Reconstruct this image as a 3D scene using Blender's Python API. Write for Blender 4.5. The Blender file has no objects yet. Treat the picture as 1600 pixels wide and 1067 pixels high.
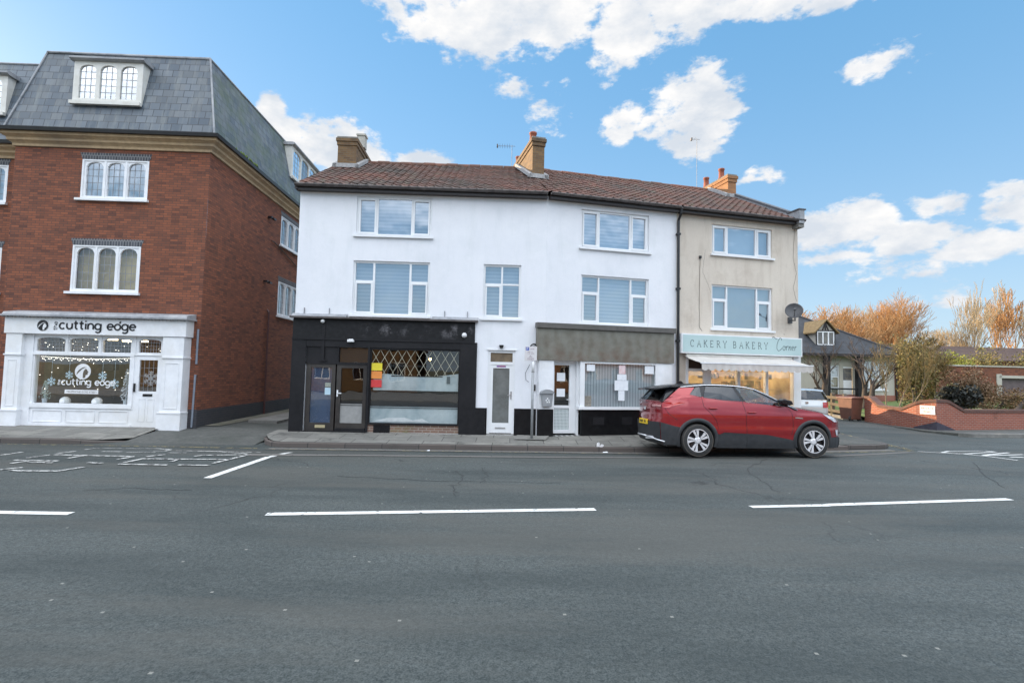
import bpy, bmesh, math, random
from math import sin, cos, pi, radians, sqrt, atan2, exp
from mathutils import Matrix, Vector
R = random.Random(7)
scn = bpy.context.scene
COL = scn.collection
# ------------------------------------------------------------------ camera
cam = bpy.data.cameras.new('camera')
cam.sensor_width = 36.0
cam.lens = 812.17 / 1600 * 36
cam.clip_end = 3000
camo = bpy.data.objects.new('camera', cam)
COL.objects.link(camo)
camo.matrix_world = Matrix.Translation((0, 0, 1.98)) @ Matrix.Rotation(pi / 2 + .057987, 4, 'X') @ Matrix.Rotation(.021989, 4, 'Z')
scn.camera = camo
scn.view_settings.view_transform = 'Standard'
scn.view_settings.look = 'None'
scn.view_settings.gamma = 1
scn.view_settings.exposure = 1.0
# ------------------------------------------------------------------ node helper
class NT:
    def __init__(s, tree): s.t = tree; s.n = tree.nodes; s.l = tree.links
    def a(s, typ, ins=None, **kw):
        n = s.n.new(typ)
        for k, v in kw.items(): setattr(n, k, v)
        for k, v in (ins or {}).items():
            if isinstance(v, bpy.types.NodeSocket): s.l.new(v, n.inputs[k])
            else: n.inputs[k].default_value = v
        return n
    def m(s, op, a, b=0.0, c=0.0, clamp=False):
        n = s.n.new('ShaderNodeMath'); n.operation = op; n.use_clamp = clamp
        for i, v in enumerate((a, b, c)):
            if isinstance(v, bpy.types.NodeSocket): s.l.new(v, n.inputs[i])
            else: n.inputs[i].default_value = v
        return n.outputs[0]
    def mix(s, f, a, b, typ='MIX'):
        n = s.n.new('ShaderNodeMix'); n.data_type = 'RGBA'; n.blend_type = typ
        for i, v in ((0, f), (6, a), (7, b)):
            if isinstance(v, bpy.types.NodeSocket): s.l.new(v, n.inputs[i])
            else: n.inputs[i].default_value = (tuple(v) + (1,))[:4] if i else v
        return n.outputs[2]
    def ramp(s, f, stops):
        n = s.n.new('ShaderNodeValToRGB'); s.l.new(f, n.inputs[0])
        e = n.color_ramp.elements
        while len(e) < len(stops): e.new(.5)
        for i, (p, c) in enumerate(stops):
            e[i].position = p
            e[i].color = (c, c, c, 1) if isinstance(c, (int, float)) else (tuple(c) + (1,))[:4]
        return n.outputs[0]
    def noise(s, vec, scale, detail=4, rough=.55, dist=0):
        return s.a('ShaderNodeTexNoise', {'Vector': vec, 'Scale': scale, 'Detail': detail, 'Roughness': rough, 'Distortion': dist}).outputs[0]
# ------------------------------------------------------------------ sky
SUN_AZ, SUN_EL = radians(-57), radians(15)
wd = bpy.data.worlds.new('World'); scn.world = wd; wd.use_nodes = True
W = NT(wd.node_tree); W.n.clear()
sky = W.a('ShaderNodeTexSky', sky_type='NISHITA', sun_disc=False, sun_elevation=SUN_EL, sun_rotation=SUN_AZ, altitude=10, air_density=1.0, dust_density=.4, ozone_density=1.6)
tc = W.a('ShaderNodeTexCoord').outputs['Generated']
sx = W.a('ShaderNodeSeparateXYZ', {0: tc})
az = W.m('MULTIPLY', W.m('ARCTAN2', sx.outputs[0], sx.outputs[1]), 57.296)
el = W.m('MULTIPLY', W.m('ARCSINE', sx.outputs[2]), 57.296)
CL = [(-11.0, 35.1, 5.3, 2.1, 1), (-3.7, 34.8, 6.2, 3.1, 1), (2.8, 35.6, 6.6, 2.8, 1), (11.9, 33.5, 4.2, 3.2, 1), (18.3, 34.5, 6.0, 2.4, 1), (25.9, 34.2, 6.6, 1.6, 1), (34.1, 32.6, 5.5, 1.0, 1), (-8.3, 39.1, 14.1, 2.8, 1), (13.5, 39.8, 20.2, 4.0, 1), (32.1, 36.7, 10.7, 3.3, 1), (19.1, 26.0, 4.4, 3.9, 1), (20.3, 28.5, 2.1, 1.8, 1), (11.6, 25.8, 2.9, 1.8, 1), (18.0, 23.6, 2.7, 1.4, 1), (22.1, 25.8, 1.8, 1.1, 1), (15.0, 25.2, 2.7, 1.2, 0.9), (36.2, 27.2, 2.6, 1.1, 0.6), (-0.4, 29.1, 2.5, 1.1, 0.5), (3.5, 27.7, 1.8, 1.8, 0.38), (26.2, 19.0, 2.2, 0.9, 0.45), (24.6, 18.8, 1.8, 0.5, 0.5), (34.1, 14.1, 3.1, 2.1, 1), (31.3, 13.7, 3.1, 1.8, 1), (37.6, 12.4, 3.6, 1.4, 1), (42.2, 10.9, 3.9, 1.1, 1), (40.0, 15.0, 2.6, 1.1, 0.85), (44.6, 14.3, 2.1, 2.0, 1), (47.0, 13.0, 2.6, 2.8, 1), (-25.8, 24.5, 1.9, 1.4, 1), (-22.3, 22.3, 4.0, 2.4, 1), (-18.9, 22.2, 4.0, 2.5, 1), (-16.4, 21.7, 2.0, 1.8, 1), (-11.1, 21.7, 3.4, 1.1, 0.9), (-15.2, 20.6, 4.0, 1.2, 0.8), (40.1, 6.8, 2.5, 1.2, 0.45), (32.8, 11.1, 4.6, 0.9, 0.45), (36.6, 9.3, 5.5, 0.9, 0.35)]
nz = W.a('ShaderNodeTexNoise', {'Vector': tc, 'Scale': 7.0, 'Detail': 2.0, 'Roughness': .5})
wa = W.m('MULTIPLY_ADD', W.a('ShaderNodeSeparateColor', {0: nz.outputs['Color']}).outputs[0], 5.0, -2.5)
we = W.m('MULTIPLY_ADD', W.a('ShaderNodeSeparateColor', {0: nz.outputs['Color']}).outputs[1], 2.6, -1.3)
az2, el2 = W.m('ADD', az, wa), W.m('ADD', el, we)
mask = None
for (a0, e0, ra, re, w_) in CL:
    dx = W.m('MULTIPLY_ADD', az2, 1 / (ra * 1.22), -a0 / (ra * 1.22))
    dy = W.m('MULTIPLY_ADD', el2, 1 / (re * 1.28), -e0 / (re * 1.28))
    d = W.m('SQRT', W.m('MULTIPLY_ADD', dx, dx, W.m('MULTIPLY', dy, dy)))
    v = W.m('MULTIPLY_ADD', d, -w_, w_)
    mask = v if mask is None else W.m('MAXIMUM', mask, v)
# noise for the clouds and the added fill cover behind and above the viewer
sv = W.a('ShaderNodeMapping', {0: tc, 3: (1.0, 1.0, 1.9)}).outputs[0]
big = W.noise(sv, 2.2, 5, .55)
f1 = W.noise(sv, 13.0, 9, .6)
f2 = W.noise(sv, 44.0, 6, .6)
fn = W.m('ADD', W.m('MULTIPLY_ADD', f1, 2.3, -1.17), W.m('MULTIPLY_ADD', f2, 1.4, -.70))
dens = W.m('ADD', W.m('MINIMUM', W.m('MAXIMUM', W.m('MULTIPLY_ADD', mask, 1.7, -.06), -1.5), .85), fn)
cov = W.a('ShaderNodeMapRange', {0: dens, 1: .03, 2: .62, 3: 0.0, 4: 1.0}, interpolation_type='SMOOTHSTEP').outputs[0]
# shading of cloud body: thick centres slightly greyer low down, rims bright
shade = W.a('ShaderNodeMapRange', {0: W.noise(sv, 9.0, 6, .6), 1: .36, 2: .62, 3: 0.0, 4: 1.0}).outputs[0]
ccol = W.mix(shade, (.70, .76, .84), (1.02, 1.01, 1.0))
# out-of-frame sky: added bright cloud overhead and behind, fill for the shaded facades
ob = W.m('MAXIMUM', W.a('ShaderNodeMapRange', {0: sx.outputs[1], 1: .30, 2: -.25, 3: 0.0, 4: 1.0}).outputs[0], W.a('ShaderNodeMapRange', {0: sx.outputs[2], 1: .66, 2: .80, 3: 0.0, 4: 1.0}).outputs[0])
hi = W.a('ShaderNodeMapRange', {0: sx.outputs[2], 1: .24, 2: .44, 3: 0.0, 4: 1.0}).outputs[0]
fillcov = W.m('MULTIPLY', W.m('MULTIPLY', ob, hi), W.a('ShaderNodeMapRange', {0: big, 1: .30, 2: .52, 3: 0.0, 4: 1.0}).outputs[0])
SKYK, FILLK, CLK = .13, 1.70, .50
skyc = W.mix(1.0, sky.outputs[0], (SKYK * 1.0, SKYK * 1.0, SKYK * 1.0), 'MULTIPLY')
# thin high haze whitening towards the horizon
hz = W.m('POWER', 2.718, W.m('MULTIPLY', W.m('MAXIMUM', el, 0.0), -1 / 12.0))
skyc = W.mix(.66, skyc, (.066, .235, .44))
skyc = W.mix(W.m('MULTIPLY', hz, .88), skyc, (.36, .43, .48))
c1 = W.mix(cov, skyc, W.mix(1.0, ccol, (CLK, CLK, CLK), 'MULTIPLY'))
c2 = W.mix(fillcov, c1, (FILLK * .92, FILLK * .97, FILLK * 1.05))
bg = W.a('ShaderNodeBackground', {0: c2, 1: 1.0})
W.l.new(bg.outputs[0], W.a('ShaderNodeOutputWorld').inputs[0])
# ------------------------------------------------------------------ sun
sl = bpy.data.lights.new('sun', 'SUN'); sl.energy = 5.0; sl.angle = radians(.5); sl.color = (1, .74, .45)
so = bpy.data.objects.new('sun', sl); COL.objects.link(so)
sd = Vector((sin(SUN_AZ) * cos(SUN_EL), cos(SUN_AZ) * cos(SUN_EL), sin(SUN_EL)))
so.rotation_euler = sd.to_track_quat('Z', 'Y').to_euler()
so.location = sd * 80
# ------------------------------------------------------------------ materials
MATS = {}
def newmat(name):
    m = bpy.data.materials.new(name); m.use_nodes = True
    n = NT(m.node_tree); n.n.clear()
    out = n.a('ShaderNodeOutputMaterial')
    MATS[name] = m
    return m, n, out
def bsdf(n, out, col, rough=.6, metal=0., bump=None, bstr=.3, bdist=.01, spec=.5, coat=0., emis=None, es=0.):
    b = n.a('ShaderNodeBsdfPrincipled')
    for k, v in (('Base Color', col), ('Roughness', rough), ('Metallic', metal), ('Specular IOR Level', spec), ('Coat Weight', coat)):
        if isinstance(v, bpy.types.NodeSocket): n.l.new(v, b.inputs[k])
        else: b.inputs[k].default_value = (tuple(v) + (1,))[:4] if k == 'Base Color' else v
    if bump is not None:
        bn = n.a('ShaderNodeBump', {'Height': bump, 'Strength': bstr, 'Distance': bdist})
        n.l.new(bn.outputs[0], b.inputs['Normal'])
    if emis: b.inputs['Emission Color'].default_value = tuple(emis) + (1,); b.inputs['Emission Strength'].default_value = es
    n.l.new(b.outputs[0], out.inputs[0])
    return b
def uvn(n): return n.a('ShaderNodeUVMap', uv_map='UV').outputs[0]
def objc(n): return n.a('ShaderNodeTexCoord').outputs['Object']
def plain(name, c, c2=None, rough=.6, metal=0., scale=6., bstr=.15, coat=0., spec=.5, big=None):
    """painted/solid surface with two-scale mottling and slight bump"""
    m, n, out = newmat(name)
    v = objc(n)
    f = n.noise(v, scale, 6, .6)
    c2 = c2 or tuple(x * .82 for x in c)
    col = n.mix(n.ramp(f, [(.35, 0), (.68, 1)]), c, c2)
    if big:
        col = n.mix(n.ramp(n.noise(v, .9, 5, .65), [(.45, 0), (.75, 1)]), col, big)
    bsdf(n, out, col, n.m('MULTIPLY_ADD', f, .2, rough - .1), metal, n.noise(v, scale * 12, 3), bstr, .004, spec, coat)
    return m
def brickmat(name, ca, cb, mortar, bw=.225, bh=.070, ms=.009, dark=None, stain=None, rough=.85):
    m, n, out = newmat(name)
    v = uvn(n)
    br = n.a('ShaderNodeTexBrick', {'Vector': v, 'Color1': tuple(ca) + (1,), 'Color2': tuple(cb) + (1,), 'Mortar': tuple(mortar) + (1,), 'Scale': 1.0, 'Mortar Size': ms, 'Mortar Smooth': .2, 'Bias': 0.0, 'Brick Width': bw, 'Row Height': bh})
    col = br.outputs[0]
    if dark:
        mp = n.a('ShaderNodeMapping', {0: v, 3: (1 / bw, 1 / bh, 1)}).outputs[0]
        wn = n.a('ShaderNodeTexWhiteNoise', {0: n.a('ShaderNodeVectorMath', {0: mp}, operation='FLOOR').outputs[0]}, noise_dimensions='2D').outputs[0]
        col = n.mix(n.m('MULTIPLY', n.ramp(wn, [(.6, 0), (.98, 1)]), .6), col, dark)
    col = n.mix(n.m('MULTIPLY', n.ramp(n.noise(v, 1.3, 5, .65), [(.35, 0), (.8, 1)]), .35), col, tuple(x * .6 for x in ca))
    if stain: col = n.mix(n.ramp(n.noise(v, .8, 6, .7), [(.56, 0), (.72, 1)]), col, stain)
    bsdf(n, out, col, rough, 0, br.outputs[1], -.5, .006)
    return m
def glassmat(name, refl=.3, tint=(.8, .88, .92), rough=.0, wav=.0):
    m, n, out = newmat(name)
    fr = n.a('ShaderNodeLayerWeight', {0: .25}).outputs['Fresnel']
    f = n.m('MULTIPLY_ADD', fr, .6, refl, True)
    tr = n.a('ShaderNodeBsdfTransparent', {0: tuple(tint) + (1,)})
    g = n.a('ShaderNodeBsdfGlossy', {0: (.95, .97, 1, 1), 1: rough})
    bn = n.a('ShaderNodeBump', {'Height': n.noise(objc(n), 1.2, 2), 'Strength': wav, 'Distance': .05})
    n.l.new(bn.outputs[0], g.inputs['Normal'])
    mx = n.a('ShaderNodeMixShader', {0: f, 1: tr.outputs[0], 2: g.outputs[0]})
    n.l.new(mx.outputs[0], out.inputs[0])
    return m
def emit(name, c, s):
    m, n, out = newmat(name)
    e = n.a('ShaderNodeEmission', {0: tuple(c) + (1,), 1: s}); n.l.new(e.outputs[0], out.inputs[0]); return m

brick_red = brickmat('red_brick', (.29, .092, .042), (.165, .058, .032), (.085, .050, .040), dark=(.055, .026, .022), stain=(.20, .07, .04))
brick_side = brick_red
brick_dark = brickmat('engineering_brick', (.035, .037, .045), (.05, .045, .05), (.06, .06, .06))
brick_soldier = brickmat('lintel_brick', (.09, .095, .11), (.05, .055, .065), (.22, .22, .22), bw=.078, bh=.25, ms=.012)
brick_buff = brickmat('buff_brick', (.22, .125, .05), (.14, .08, .04), (.16, .13, .09), stain=(.055, .045, .032), dark=(.09, .055, .035))
brick_buff_red = brickmat('render_brick', (.38, .175, .07), (.27, .12, .055), (.26, .17, .10), stain=(.25, .16, .07))
brick_garden = brickmat('garden_wall_brick', (.33, .09, .05), (.25, .065, .04), (.30, .22, .18), ms=.010, stain=(.12, .045, .03))
brick_low = brickmat('mossy_brick', (.24, .14, .10), (.17, .10, .08), (.34, .31, .26), stain=(.13, .13, .05))
coping_brick = brickmat('coping_brick', (.15, .065, .045), (.10, .045, .035), (.10, .08, .07), bw=.085, bh=.3)

def slate_mat(name='roof_slate', moss=.0):
    m, n, out = newmat(name); v = uvn(n)
    br = n.a('ShaderNodeTexBrick', {'Vector': v, 'Color1': (.055, .078, .105, 1), 'Color2': (.13, .155, .18, 1), 'Mortar': (.03, .035, .045, 1), 'Scale': 1.0, 'Mortar Size': .012, 'Mortar Smooth': .3, 'Brick Width': .30, 'Row Height': .23})
    mp = n.a('ShaderNodeMapping', {0: v, 3: (3.33, 4.35, 1)}).outputs[0]
    wn = n.a('ShaderNodeTexWhiteNoise', {0: n.a('ShaderNodeVectorMath', {0: mp}, operation='FLOOR').outputs[0]}, noise_dimensions='2D').outputs[0]
    col = n.mix(n.m('MULTIPLY', n.ramp(wn, [(.5, 0), (1, 1)]), .4), br.outputs[0], (.15, .155, .15))
    st = n.a('ShaderNodeMapping', {0: v, 3: (3.0, .5, 1)}).outputs[0]
    col = n.mix(n.m('MULTIPLY', n.ramp(n.noise(st, 1.5, 6, .7), [(.5, 0), (.75, 1)]), .55), col, (.23, .25, .24))
    col = n.mix(n.m('MULTIPLY', n.ramp(n.noise(v, 1.1, 6, .7), [(.52 - moss * .1, 0), (.7, 1)]), .35 + moss * .5), col, (.07, .10, .035) if moss else (.07, .085, .10))
    rowv = n.m('FRACT', n.m('DIVIDE', n.a('ShaderNodeSeparateXYZ', {0: v}).outputs[1], .23))
    bsdf(n, out, col, .55, 0, n.m('MULTIPLY', rowv, -1.0), .6, .012)
    return m
slate = slate_mat(); slate_moss = slate_mat('mossy_slate', 1.0)
slate_flat = plain('bungalow_slate', (.018, .020, .024), (.05, .053, .06), .8, scale=3)
def pantile_mat():
    m, n, out = newmat('clay_pantile'); v = uvn(n)
    mp = n.a('ShaderNodeMapping', {0: v, 3: (1 / .24, 1 / .30, 1)}).outputs[0]
    wn = n.a('ShaderNodeTexWhiteNoise', {0: n.a('ShaderNodeVectorMath', {0: mp}, operation='FLOOR').outputs[0]}, noise_dimensions='2D').outputs[0]
    col = n.ramp(wn, [(0, (.125, .044, .026)), (.5, (.095, .038, .026)), (1, (.145, .058, .036))])
    col = n.mix(n.ramp(n.noise(v, .55, 7, .68), [(.40, 0), (.62, 1)]), col, (.052, .038, .030))
    col = n.mix(n.m('MULTIPLY', n.ramp(n.noise(v, 2.6, 6, .7), [(.55, 0), (.7, 1)]), .7), col, (.12, .115, .07))
    col = n.mix(n.m('MULTIPLY', n.ramp(n.noise(v, 14, 4, .7), [(.6, 0), (.75, 1)]), .5), col, (.30, .25, .18))
    bsdf(n, out, col, .85, 0, n.noise(v, 30, 4), .4, .01)
    return m
pantile = pantile_mat()
def render_mat(name, c, c2, stain, amt=.5):
    m, n, out = newmat(name); v = uvn(n)
    st = n.a('ShaderNodeMapping', {0: v, 3: (2.2, .35, 1)}).outputs[0]
    col = n.mix(n.ramp(n.noise(v, .7, 6, .6), [(.35, 0), (.7, 1)]), c, c2)
    col = n.mix(n.m('MULTIPLY', n.ramp(n.noise(st, 1.6, 7, .65), [(.50, 0), (.74, 1)]), amt), col, stain)
    col = n.mix(n.m('MULTIPLY', n.ramp(n.noise(v, .5, 8, .75), [(.50, 0), (.60, 1)]), .55 * amt), col, stain)
    col = n.mix(n.m('MULTIPLY', n.ramp(n.noise(v, 22, 4, .6), [(.45, 0), (.7, 1)]), .25 * amt), col, stain)
    h = n.m('ADD', n.noise(v, 55, 4, .6), n.m('MULTIPLY', n.noise(v, 2.5, 4), 2.0))
    bsdf(n, out, col, .8, 0, h, .35, .012)
    return m
wall_white = render_mat('white_painted_render', (.80, .805, .83), (.74, .75, .785), (.60, .63, .64), .34)
wall_cream = render_mat('cream_render', (.66, .59, .50), (.59, .52, .44), (.36, .29, .22), .45)
bung_render = render_mat('bungalow_render', (.47, .44, .38), (.41, .38, .33), (.35, .31, .25), .4)
black_paint = plain('black_paint', (.0055, .0055, .007), (.011, .011, .013), .5, big=(.017, .016, .018), scale=9, spec=.3)
black_plinth = plain('black_plinth', (.004, .004, .005), (.009, .009, .010), .35, scale=8, spec=.3)
def fascia_mat():
    m, n, out = newmat('stained_black_fascia'); v = uvn(n)
    s = n.a('ShaderNodeSeparateXYZ', {0: v})
    col = n.mix(n.ramp(n.noise(v, 9, 5), [(.4, 0), (.7, 1)]), (.006, .006, .007), (.013, .013, .015))
    fz = n.m('MULTIPLY', n.a('ShaderNodeMapRange', {0: n.noise(v, 3.2, 9, .75), 1: .50, 2: .66}).outputs[0], n.ramp(n.noise(v, 1.1, 2), [(.45, 0), (.58, 1)]))
    gx = n.a('ShaderNodeMapRange', {0: s.outputs[0], 1: -4.6, 2: -3.6}).outputs[0]
    gz_ = n.a('ShaderNodeMapRange', {0: s.outputs[1], 1: 2.82, 2: 2.98}).outputs[0]
    gz2 = n.a('ShaderNodeMapRange', {0: s.outputs[1], 1: 3.32, 2: 3.2}).outputs[0]
    f = n.m('MULTIPLY', n.m('MULTIPLY', fz, gx), n.m('MULTIPLY', gz_, gz2))
    col = n.mix(n.m('MULTIPLY', f, .8), col, (.20, .19, .20))
    bsdf(n, out, col, .55, 0, n.noise(v, 12, 4), .3, .01, .3)
    return m
fascia_black = fascia_mat()
def greysign_mat():
    m, n, out = newmat('weathered_grey_board'); v = uvn(n)
    s = n.a('ShaderNodeSeparateXYZ', {0: v})
    col = n.mix(n.ramp(n.noise(v, 3, 8, .7), [(.35, 0), (.7, 1)]), (.125, .118, .092), (.20, .19, .155))
    low = n.a('ShaderNodeMapRange', {0: s.outputs[1], 1: 3.1, 2: 2.4}).outputs[0]
    f = n.m('MULTIPLY', low, n.ramp(n.noise(v, 2.2, 7, .7), [(.42, 0), (.62, 1)]))
    col = n.mix(n.m('MULTIPLY', f, .75), col, (.13, .075, .05))
    w = n.a('ShaderNodeTexWave', {'Vector': v, 'Scale': .9, 'Distortion': 9.0, 'Detail': 3.0}).outputs[1]
    col = n.mix(n.m('MULTIPLY', w, .18), col, (.30, .31, .28))
    bsdf(n, out, col, .6, 0, n.noise(v, 25, 4), .3, .005)
    return m
greyboard = greysign_mat()
upvc = plain('white_upvc', (.80, .81, .82), (.74, .75, .76), .3, scale=2, bstr=.02)
oldwhite = plain('aged_white_paint', (.70, .69, .65), (.60, .58, .52), .5, scale=5, bstr=.1)
shopwhite = plain('white_gloss_paint', (.84, .85, .87), (.74, .75, .77), .35, scale=4, bstr=.08, big=(.70, .69, .66))
stone = plain('sandstone', (.50, .36, .21), (.38, .27, .16), .8, scale=7, bstr=.5, big=(.28, .21, .14))
lead = plain('lead_flashing', (.30, .31, .33), (.19, .20, .215), .55, scale=8, bstr=.5, big=(.42, .42, .42))
gutter_m = plain('gutter_plastic', (.06, .05, .048), (.12, .105, .10), .45)
pipe_m = plain('black_plastic', (.012, .012, .014), (.02, .02, .022), .35)
barge = plain('dark_fascia_board', (.022, .016, .016), (.035, .026, .024), .4)
concrete = plain('concrete', (.25, .24, .22), (.17, .165, .15), .9, scale=5, bstr=.5, big=(.10, .10, .09))
terracotta = plain('terracotta', (.30, .085, .045), (.20, .065, .04), .8, scale=9, bstr=.3)
mortar_m = plain('mortar_flaunching', (.42, .42, .42), (.30, .30, .30), .9, scale=12, bstr=.6)
glass_up = glassmat('window_glass', .38, (.86, .90, .94), .0, .30)
glass_shop = glassmat('shop_glass', .14, (.9, .93, .93), .0, .03)
glass_mid = glassmat('reflective_shop_glass', .085, (.85, .88, .88), .0, .05)
glass_dark = glassmat('leaded_glass', .30, (.55, .58, .6), .02, .25)
frost = plain('frosted_glass', (.17, .18, .175), (.11, .115, .11), .25, scale=3, bstr=.02)
def stripe(name, ca, cb, period, axis, duty=.5, soft=.1, rough=.7):
    m, n, out = newmat(name)
    s = n.a('ShaderNodeSeparateXYZ', {0: uvn(n)})
    f = n.m('FRACT', n.m('DIVIDE', s.outputs[axis], period))
    col = n.mix(n.ramp(f, [(max(duty - soft, .01), 0), (duty, 1)]), ca, cb)
    bsdf(n, out, col, rough)
    return m
blind_m = stripe('day_night_blind', (.40, .46, .52), (.31, .36, .42), .105, 1, .55, .25)
vblind_m = stripe('vertical_blind', (.62, .66, .68), (.33, .38, .41), .09, 0, .88, .3)
curtain_m = stripe('net_curtain', (.60, .60, .57), (.40, .40, .37), .13, 0, .6, .5)
tile_m = stripe('threshold_tile', (.45, .45, .43), (.10, .10, .10), .16, 0, .5, .04)
dark_in = plain('dark_interior', (.03, .026, .022), (.05, .04, .032), .9, scale=2)
warm_in = plain('salon_interior', (.20, .155, .085), (.10, .075, .04), .8, scale=1.6, big=(.03, .025, .02))
bak_in = plain('bakery_interior', (.55, .42, .22), (.34, .25, .12), .8, scale=2.2, big=(.28, .12, .06))
black_m = plain('black_letter_paint', (.008, .008, .009), None, .4)
white_m = plain('white_sign_paint', (.82, .82, .82), None, .5)
grey_letter = plain('grey_green_letter', (.12, .16, .16), None, .5)
sign_blue = plain('duck_egg_sign', (.45, .58, .57), (.42, .545, .54), .45, scale=2, bstr=.02)
def asphalt_mat():
    m, n, out = newmat('asphalt'); v = objc(n)
    fine = n.m('ADD', n.m('MULTIPLY', n.noise(v, 75, 3, .7), .6), n.m('MULTIPLY', n.noise(v, 24, 3, .8), .4)); mid = n.noise(v, 9, 6, .7); bigf = n.noise(n.a('ShaderNodeMapping', {0: v, 3: (.22, 1.0, 1)}).outputs[0], .8, 6, .65)
    col = n.mix(n.ramp(fine, [(.40, 0), (.60, 1)]), (.014, .021, .021), (.098, .110, .106))
    col = n.mix(n.m('MULTIPLY', n.ramp(mid, [(.35, 0), (.75, 1)]), .5), col, (.072, .078, .070))
    col = n.mix(n.m('MULTIPLY', n.ramp(bigf, [(.42, 0), (.60, 1)]), .55), col, (.020, .028, .028))
    pt = n.noise(n.a('ShaderNodeMapping', {0: v, 3: (.10, .55, 1), 1: (7, 3, 0)}).outputs[0], 1.0, 7, .7)
    col = n.mix(n.m('MULTIPLY', n.ramp(pt, [(.48, 0), (.60, 1)]), .5), col, (.080, .078, .068))
    blot = n.a('ShaderNodeTexVoronoi', {'Vector': v, 'Scale': 1.1, 'Randomness': 1.0}).outputs[0]
    col = n.mix(n.m('MULTIPLY', n.ramp(blot, [(.03, 1), (.10, 0)]), n.m('MULTIPLY', n.ramp(n.noise(v, .6, 2), [(.5, 0), (.6, 1)]), .5)), col, (.016, .02, .02))
    vo = n.a('ShaderNodeTexVoronoi', {'Vector': n.a('ShaderNodeVectorMath', {0: v, 1: n.a('ShaderNodeTexNoise', {'Vector': v, 'Scale': 1.2, 'Detail': 6.0}).outputs[1]}, operation='ADD').outputs[0], 'Scale': .45}, feature='DISTANCE_TO_EDGE').outputs[0]
    ck = n.m('MULTIPLY', n.ramp(vo, [(.003, 1), (.012, 0)]), n.ramp(n.noise(v, .35, 3), [(.52, 0), (.62, 1)]))
    col = n.mix(n.m('MULTIPLY', ck, .75), col, (.015, .015, .015))
    w = n.a('ShaderNodeTexWhiteNoise', {0: n.a('ShaderNodeVectorMath', {0: n.a('ShaderNodeMapping', {0: v, 3: (38, 38, 0)}).outputs[0]}, operation='FLOOR').outputs[0]}).outputs[0]
    col = n.mix(n.m('MULTIPLY', n.m('GREATER_THAN', w, .9996), .5), col, (.35, .34, .30))
    bsdf(n, out, col, n.m('MULTIPLY_ADD', mid, .25, .62), 0, n.m('ADD', fine, n.m('MULTIPLY', mid, .6)), .55, .012, .35)
    return m
asphalt = asphalt_mat()
asphalt_old = plain('worn_asphalt', (.062, .064, .060), (.105, .105, .095), .9, scale=10, bstr=.6, big=(.045, .05, .042))
def paving_mat():
    m, n, out = newmat('paving_slab'); v = uvn(n)
    br = n.a('ShaderNodeTexBrick', {'Vector': v, 'Color1': (.235, .225, .20, 1), 'Color2': (.165, .16, .145, 1), 'Mortar': (.035, .033, .028, 1), 'Scale': 1.0, 'Mortar Size': .012, 'Mortar Smooth': .2, 'Brick Width': .9, 'Row Height': .6}, offset=.5)
    col = n.mix(n.m('MULTIPLY', n.ramp(n.noise(v, 1.6, 7, .7), [(.4, 0), (.68, 1)]), .7), br.outputs[0], (.085, .085, .075))
    col = n.mix(n.m('MULTIPLY', n.ramp(n.noise(v, .9, 5, .7), [(.60, 0), (.64, 1)]), .6), col, (.045, .043, .04))
    col = n.mix(n.m('MULTIPLY', n.ramp(n.noise(v, 30, 4, .7), [(.5, 0), (.8, 1)]), .4), col, (.24, .24, .21))
    bsdf(n, out, col, .8, 0, br.outputs[1], -.4, .008)
    return m
paving = paving_mat()
kerb_m = brickmat('granite_kerb', (.10, .082, .072), (.08, .07, .064), (.03, .03, .03), bw=.92, bh=3.0, ms=.012, stain=(.05, .045, .04))
channel_m = brickmat('channel_setts', (.165, .155, .14), (.12, .115, .105), (.05, .05, .05), bw=.95, bh=2.0, ms=.012, stain=(.07, .07, .065))
def worn_paint(name, c, thr=.42):
    m, n, out = newmat(name); v = objc(n)
    f = n.ramp(n.noise(v, 9, 8, .75), [(thr, 0), (thr + .06, 1)])
    col = n.mix(f, (.075, .077, .075), c)
    col = n.mix(n.m('MULTIPLY', n.ramp(n.noise(v, 40, 4), [(.5, 0), (.8, 1)]), .35), col, tuple(x * .6 for x in c))
    bsdf(n, out, col, .7, 0, n.noise(v, 60, 3), .3, .005)
    return m
paint_w = worn_paint('road_paint_white', (.66, .66, .63), .38)
letter_w = worn_paint('worn_letter_paint', (.52, .52, .49), .45)
paint_worn = worn_paint('worn_road_paint', (.46, .46, .42), .47)
paint_y = worn_paint('yellow_line_paint', (.42, .34, .13), .50)
grass_m = plain('grass', (.075, .12, .022), (.11, .15, .03), .9, scale=14, bstr=.8, big=(.09, .085, .03))
land_m = plain('far_land', (.07, .075, .03), (.10, .085, .04), .95, scale=.4)
gravel_m = plain('gravel', (.13, .12, .09), (.22, .20, .16), .95, scale=40, bstr=1., big=(.07, .075, .04))
moss_m = plain('moss_tuft', (.08, .13, .02), (.12, .16, .03), .95, scale=30, bstr=1.)
paper_m = plain('paper', (.80, .82, .84), (.72, .74, .77), .8, scale=12, bstr=.02)
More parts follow.
